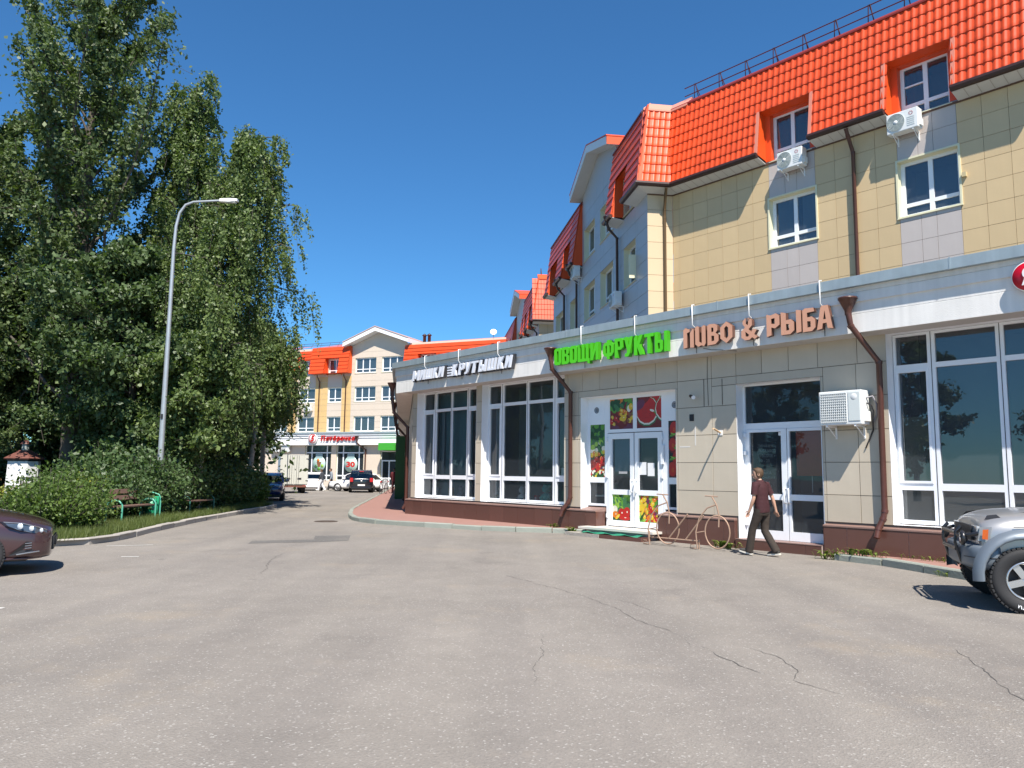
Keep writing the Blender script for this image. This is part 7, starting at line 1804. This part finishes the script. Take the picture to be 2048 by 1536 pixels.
def tree(label, base, H, kind, R, n_br, leaves, size, lm, lean=(0, 0), zmin=.12, shape=None, trans=None, name=None, cat='tree', seed=0, group=None, lobes=None, bark=None):
    """trunk, limbs that follow the crown's own outline, and leaves along twigs. kind: upright / weeping / broad"""
    global rng
    keep = rng; rng = np.random.default_rng(100 + seed); r_ = random.Random(seed)
    t = thing(name or 'tree', label, cat, (base[0], base[1], base[2] if len(base) > 2 else 0), 0, group)
    tr = MB(); nseg = 9; tp = []
    for i in range(nseg + 1):
        f = i / nseg; tp.append(Vector((lean[0] * f ** 1.5 + .12 * math.sin(f * 5 + seed), lean[1] * f ** 1.5 + .12 * math.cos(f * 4 + seed), H * .90 * f)))
    r0 = .022 * H * (.7 if kind != 'broad' else .8); tr.tube(tp[:-1], [r0 * (1 - .97 * i / nseg) + .006 for i in range(nseg)], 9)
    trunk = tr.build('trunk', bark or M_bark, t)
    lb = MB(); pts = []; shape = shape or (lambda f: math.sin(PI * min(1, max(0, f)) ** .8) ** .7)
    at = lambda f: tp[min(nseg - 1, int(f * nseg))].lerp(tp[min(nseg, int(f * nseg) + 1)], f * nseg - int(f * nseg))
    per = leaves // n_br
    for b in range(n_br):
        f = zmin + (1 - zmin) * ((b + r_.random()) / n_br) ** .9; f = min(.985, f)
        az = b * 2.399 + r_.uniform(-.5, .5); L = R * shape((f - zmin) / (1 - zmin)) * r_.uniform(.40, 1.22) + .2
        if lobes: L *= lobes(az, f)
        o = at(max(.02, f - (.10 if kind == 'upright' else .03))); dr = Vector((math.cos(az), math.sin(az), 0))
        if kind == 'upright': rise = L * r_.uniform(1.1, 2.0)
        elif kind == 'weeping': rise = L * r_.uniform(.15, .6)
        else: rise = L * r_.uniform(-.1, .55)
        rise = min(rise, H * 1.02 - o.z)
        bp = []
        for i in range(6):
            q = i / 5; p = o + dr * L * q + Vector((0, 0, rise * (q if kind == 'upright' else math.sin(q * PI * .62) / math.sin(PI * .62) if kind == 'weeping' else q ** .8)))
            p += Vector((r_.gauss(0, .06), r_.gauss(0, .06), r_.gauss(0, .05))) * (L * .5) * (q > 0); bp.append(p)
        br = max(.012, r0 * .28 * (1 - f * .7)); lb.tube(bp, [br * (1 - .8 * i / 5) + .004 for i in range(6)], 4, cap=False)
        B = np.array([p[:] for p in bp])
        def along(q): k_ = np.clip((q * 5).astype(int), 0, 4); u = (q * 5 - k_)[:, None]; return B[k_] * (1 - u) + B[k_ + 1] * u
        m_ = int(per * (.5 + .9 * min(1.6, L / max(.5, R * .6))))
        if kind == 'weeping':
            ns = max(3, int(m_ / 60)); q0 = rng.uniform(.25, 1, ns); st_ = along(q0) + rng.normal(0, .10 + .05 * L, (ns, 3)) * [1, 1, .5]; ln = rng.uniform(.4, 1.0, ns) * (1.1 + 1.5 * min(1, L / R)); dx = rng.normal(0, .14, (ns, 2))
            for i in range(ns):
                k_ = 60; u = rng.random(k_) ** .85; p = st_[i] + np.column_stack([dx[i, 0] * u + dr.x * .2 * u, dx[i, 1] * u + dr.y * .2 * u, -ln[i] * u]) + rng.normal(0, .05, (k_, 3)) * (1.3 - .5 * u[:, None]); pts.append(p)
                if i % 3 == 0: lb.tube([st_[i], st_[i] + [dx[i, 0] * .5, dx[i, 1] * .5, -ln[i] * .5], st_[i] + [dx[i, 0], dx[i, 1], -ln[i]]], .006, 3, cap=False)
        else:
            nt = max(4, int(m_ / 38)); q0 = rng.uniform(.18, 1, nt) ** .8; st_ = along(q0)
            td = rng.normal(0, 1, (nt, 3)); td[:, 2] += (.9 if kind == 'upright' else .15); td += np.array(dr[:])[None] * .5; td /= np.linalg.norm(td, axis=1, keepdims=True); tl = rng.uniform(.25, 1.0, nt) * (.30 + .24 * L)
            for i in range(nt):
                k_ = 38; u = rng.random(k_); p = st_[i] + td[i] * (u * tl[i])[:, None] + rng.normal(0, .05 + .075 * tl[i], (k_, 3)); pts.append(p)
                if i % 2 == 0: lb.tube([st_[i], st_[i] + td[i] * tl[i]], .007, 3, cap=False)
    lb.build('limb', M_bark, t, fix=False)
    P = np.concatenate(pts)
    crown = link_mesh('crown', leaf_mesh('crown', P, size, lm, droop=.9 if kind == 'weeping' else .3), t)
    tag(crown, kind='stuff')
    rng = keep
    return t
GT = 'trees on the verge'
def cone(p, tip=0.0): return lambda f: tip + (1 - f) ** p * min(1, (f + .04) * 7)
tree('tall dark poplar at the upper left with upright leader shoots', (-15.9, 27.6, .1), 23.0, 'upright', 3.7, 78, 60000, .135, L_pop, lean=(.3, 0), zmin=.22, lobes=lambda az, f: 1 + .3 * math.sin(2 * az + 8 * f), shape=lambda f: .28 + .72 * (1 - f) ** .8 * min(1, f * 6 + .3), seed=1, group=GT, name='poplar_tree')
tree('second poplar cut by the left edge of the picture', (-19.6, 27.6, .1), 17.0, 'upright', 2.8, 56, 34000, .14, L_pop, zmin=.15, shape=lambda f: .4 + .6 * (1 - f) ** .7, seed=2, group=GT, name='poplar_tree')
tree('birch with a pointed top behind the street lamp', (-12.9, 29.2, .1), 19.2, 'weeping', 3.6, 70, 66000, .115, L_bir, zmin=.16, lobes=lambda az, f: 1 + .28 * math.sin(3 * az + 9 * f), shape=lambda f: .14 + .86 * (1 - f) ** 1.15 * min(1, f * 5 + .5), seed=3, group=GT, name='birch_tree', bark=M_birchbark)
tree('birch leaning to the right with long hanging twigs', (-10.9, 27.0, .1), 15.6, 'weeping', 2.3, 64, 60000, .105, L_bir, lean=(1.3, 0), zmin=.26, lobes=lambda az, f: (1 + .25 * math.sin(2 * az + 11 * f)) * (1.25 if math.cos(az) > .4 and f > .55 else .9), shape=lambda f: .30 + .70 * (1 - f) ** .8 * min(1, f * 5 + .5), seed=4, group=GT, name='birch_tree', bark=M_birchbark)
tree('smaller birch at the right end of the row next to the far building', (-11.7, 34.6, .1), 9.3, 'weeping', 1.9, 40, 26000, .125, L_bir, lean=(.4, 0), zmin=.52, seed=5, group=GT, name='birch_tree', bark=M_birchbark)
tree('dense dark linden filling the middle of the tree row', (-13.3, 26.6, .1), 10.6, 'broad', 3.0, 60, 56000, .14, L_lin, zmin=.20, seed=6, group=GT, name='linden_tree')
tree('dense dark linden below the tall poplar', (-17.0, 30.2, .1), 11.2, 'broad', 3.4, 60, 54000, .14, L_lin, zmin=.26, seed=7, group=GT, name='linden_tree')
tree('bushy linden at the left edge above the white turret', (-21.0, 30.0, .1), 10.2, 'broad', 3.4, 50, 40000, .15, L_lin, zmin=.32, seed=8, group=GT, name='linden_tree')
tree('low leafy tree in front of the leaning birch', (-11.0, 26.0, .1), 7.0, 'broad', 1.7, 44, 32000, .13, L_bir, zmin=.30, seed=9, group=GT, name='birch_tree', bark=M_birchbark)
for i, (x, y, h) in enumerate(((-23, 36, 12), (-18.5, 38, 11.5), (-14.8, 39.5, 9.5), (-28, 34, 12), (-15.8, 33.5, 10))):
    tree(('shaded background tree behind the poplar', 'shaded background tree behind the pointed birch', 'shaded background tree behind the leaning birch', 'shaded background tree far left behind the row', 'shaded background tree deep between the lindens')[i], (x, y, .1), h, 'broad', 3.6, 44, 22000, .22, L_lin, zmin=.03, seed=20 + i, group=GT, name='linden_tree')
for i, (x, y, h) in enumerate(((-31, 2, 13), (-40, 9, 15), (-27, -7, 11))):
    tree(('street tree nearest the lot outside the left picture edge, mirrored in shop glass', 'tallest street tree outside the left picture edge, mirrored in shop glass', 'lowest street tree outside the left picture edge, mirrored in shop glass')[i], (x, y, 0), h, 'broad', 3.4, 36, 14000, .26, L_lin, zmin=.2, seed=40 + i, group='trees mirrored in the right hand shop window', name='linden_tree')
mass = []
_k = rng; rng = np.random.default_rng(77)
for x in np.arange(-75, -17, 2.6):
    n_ = 2600; c_ = np.array([x, 47 + rng.uniform(-2, 2), 0]); p = rng.normal(0, 1, (n_, 3)) * [1.7, 1.2, 1.5]; p[:, 2] = np.abs(p[:, 2]) * 1.6 + .1; mass.append(p + c_)
tag(link_mesh('thicket', leaf_mesh('thicket', np.concatenate(mass), .34, L_lin)), 'dark leafy thicket far behind the row of verge trees', 'thicket', kind='stuff'); rng = _k

def shrub(label, loc, rx, ry, h, n, size, lm, seed, name='shrub', group='shrubs on the verge', cat='shrub', spike=.25):
    global rng
    keep = rng; rng = np.random.default_rng(500 + seed)
    t = thing(name, label, cat, (loc[0], loc[1], .1), 0, group)
    ns = max(10, n // 70); pts = []; st = MB()
    for i in range(ns):
        a = rng.uniform(0, 2 * PI); q = math.sqrt(rng.random()); e = np.array([rx * q * math.cos(a), ry * q * math.sin(a), h * (1 - .45 * q ** 2) * rng.uniform(.72, 1.0 + spike)])
        b0 = np.array([e[0] * .45, e[1] * .45, 0]); u = rng.random(70) ** .75
        pts.append(b0 + (e - b0) * u[:, None] + rng.normal(0, .05 + .045 * h, (70, 3)) * (.5 + u[:, None]))
        st.tube([b0, (b0 + e) / 2 + rng.normal(0, .04, 3), e], [.012, .008, .004], 4, cap=False)
    P = np.concatenate(pts); P[:, 2] = np.maximum(P[:, 2], .03)
    st.build('stem', M_bark, t, fix=False); tag(link_mesh('foliage', leaf_mesh('foliage', P, size, lm), t), kind='stuff'); rng = keep; return t
shrub('loose green hedge shrub behind the maroon car', (-10.7, 18.0), 1.3, 1.1, 1.12, 15000, .075, L_hedge, 1)
shrub('bright hedge shrub left of the turquoise bench', (-11.5, 20.0), 1.1, 1.1, 1.3, 14000, .075, L_hedge, 2)
shrub('green hedge shrub at the left picture edge', (-13.4, 18.4), 1.4, 1.1, .85, 14000, .08, L_hedge, 3)
shrub('yellow green feathery shrub in front of the sunlit turret', (-13.3, 21.4), 1.1, .9, .78, 11000, .07, L_yel, 4)
shrub('rusty orange shrub at the foot of the sunlit turret', (-14.6, 21.9), .7, .6, .85, 5000, .07, L_rust, 5)
shrub('yellow green shrub in front of the shaded turret', (-12.0, 22.4), .9, .8, 1.05, 9000, .07, L_yel, 6)
shrub('yellowish shrub at the far left edge', (-16.4, 22.6), .9, .8, .8, 9000, .08, L_yel, 7)
shrub('big leafy bush round the foot of the street lamp', (-11.25, 24.1), 1.15, 1.0, 1.75, 20000, .10, L_bush, 8)
shrub('leafy bush between the bench and the street lamp', (-11.4, 22.6), .8, .8, 1.35, 11000, .095, L_bush, 9)
shrub('leafy bush right of the lamp above the shaded bench', (-11.2, 26.0), 1.0, 1.0, 1.9, 14000, .10, L_bush, 10)
shrub('dark shaded bush under the leaning birch', (-11.2, 28.6), 1.1, 1.3, 1.7, 13000, .11, L_bush, 11)
shrub('dark shaded bush farther along under the birches', (-11.3, 31.2), 1.1, 1.3, 1.6, 12000, .11, L_bush, 12)
shrub('sunlit tip of the hedge beside the dark blue car', (-11.1, 33.6), .5, .6, 1.3, 9000, .10, L_hedge, 13)
for i, (x, y) in enumerate(((-13.2, 30.5), (-14.4, 27.5), (-18.2, 33.0), (-21, 32.5), (-13.5, 34.0), (-13.0, 25.0), (-23.5, 30.0))):
    shrub(('dark undergrowth bush behind the shaded hedge', 'dark undergrowth bush below the linden', 'dark undergrowth bush behind the turrets', 'dark undergrowth bush at the far left', 'dark undergrowth bush behind the last birch', 'dark undergrowth bush behind the lamp', 'dark undergrowth bush beyond the left edge')[i], (x, y), 1.5, 1.4, 2.0, 9000, .14, L_bush, 30 + i)

# grass on the verge
def grass(name, poly_pts, n, h):
    P = np.array(poly_pts); v = np.empty((n, 3, 3)); a = rng.uniform(0, 2 * PI, n); hh = h * rng.uniform(.4, 1.3, n); lean_ = rng.normal(0, .35, (n, 2)) * hh[:, None]
    idx = rng.integers(0, len(P), n); b = P[idx] + np.column_stack([rng.uniform(-1.1, .05, n), rng.uniform(-.3, .3, n)])
    w_ = .006; d = np.column_stack([np.cos(a), np.sin(a)]) * w_
    v[:, 0, :2] = b - d; v[:, 1, :2] = b + d; v[:, 2, :2] = b + lean_; v[:, :2, 2] = .105; v[:, 2, 2] = .105 + hh
    me = bpy.data.meshes.new(name); me.vertices.add(3 * n); me.vertices.foreach_set('co', v.reshape(-1)); me.loops.add(3 * n); me.loops.foreach_set('vertex_index', np.arange(3 * n, dtype=np.int32)); me.polygons.add(n)
    me.polygons.foreach_set('loop_start', np.arange(0, 3 * n, 3, dtype=np.int32)); me.polygons.foreach_set('loop_total', np.full(n, 3, np.int32)); me.materials.append(leaf_mat('grass_blade', (.055, .095, .018), (.14, .17, .045))); me.update(calc_edges=True)
    return tag(link_mesh(name, me), 'grass and weeds growing along the kerb of the verge', 'grass', kind='stuff')
gp = [(p.x - .25, p.y) for p in walk([Vector((q.x, q.y, 0)) for q in kl], .12) if p.y > 14.5]
grass('grass', gp, 30000, .20)
# weeds at the foot of the shop
def weed(label, s, d, n, h, spread, seed, z=0.0, lm=None):
    q = A0 + UA * s + NA * d; r_ = random.Random(seed); t = thing('weed_plant', label, 'weed', (q.x, q.y, z), RA, 'weeds at the foot of the shop wall')
    mb = MB()
    for i in range(n):
        a = r_.uniform(0, 2 * PI); L = h * r_.uniform(.5, 1.2); o = Vector((r_.gauss(0, spread * .4), r_.gauss(0, .04), 0)); dr = Vector((math.cos(a) * 1.3, abs(math.sin(a)) * .7, 0)); w_ = L * r_.uniform(.07, .13); sd2 = Vector((-dr.y, dr.x, 0)).normalized() * w_
        p1, p2 = o + dr * L * .35 + Vector((0, 0, L * .6)), o + dr * L * .8 + Vector((0, 0, L * r_.uniform(.35, .8)))
        mb.add([o - sd2 * .3, o + sd2 * .3, p1 + sd2, p1 - sd2, p2], [(0, 1, 2, 3), (3, 2, 4)])
    tag(mb.build('foliage', lm or L_weed, t, fix=False), kind='stuff'); return t
weed('weeds growing along the kerb end below the right drainpipe', -.55, .42, 70, .20, .75, 1, .11); weed('small weed at the tip of the right hand kerb', .12, .45, 34, .22, .25, 2)
weed('sparse weeds along the wall left of the silver off-roader', -1.7, .18, 36, .14, .7, 3, .11)
weed('clump of weeds by the right wheel of the bicycle rack', 2.45, .25, 40, .22, .22, 4); weed('clump of weeds at the corner of the beer shop step', 2.02 + .68, .2, 36, .22, .2, 5)
weed('tuft of weeds at the end of the kerb by the fruit shop step', 7.18, .35, 34, .24, .14, 6); weed('small weeds below the left drainpipe', 8.0, .22, 30, .16, .35, 7, .12)
weed('small dry weed on the kerb stone left of the silver off-roader', -2.3, 1.3, 22, .14, .12, 8); weed('tiny weed at a kerb joint in front of the toy shop', 12.1, 1.42, 14, .10, .1, 9)
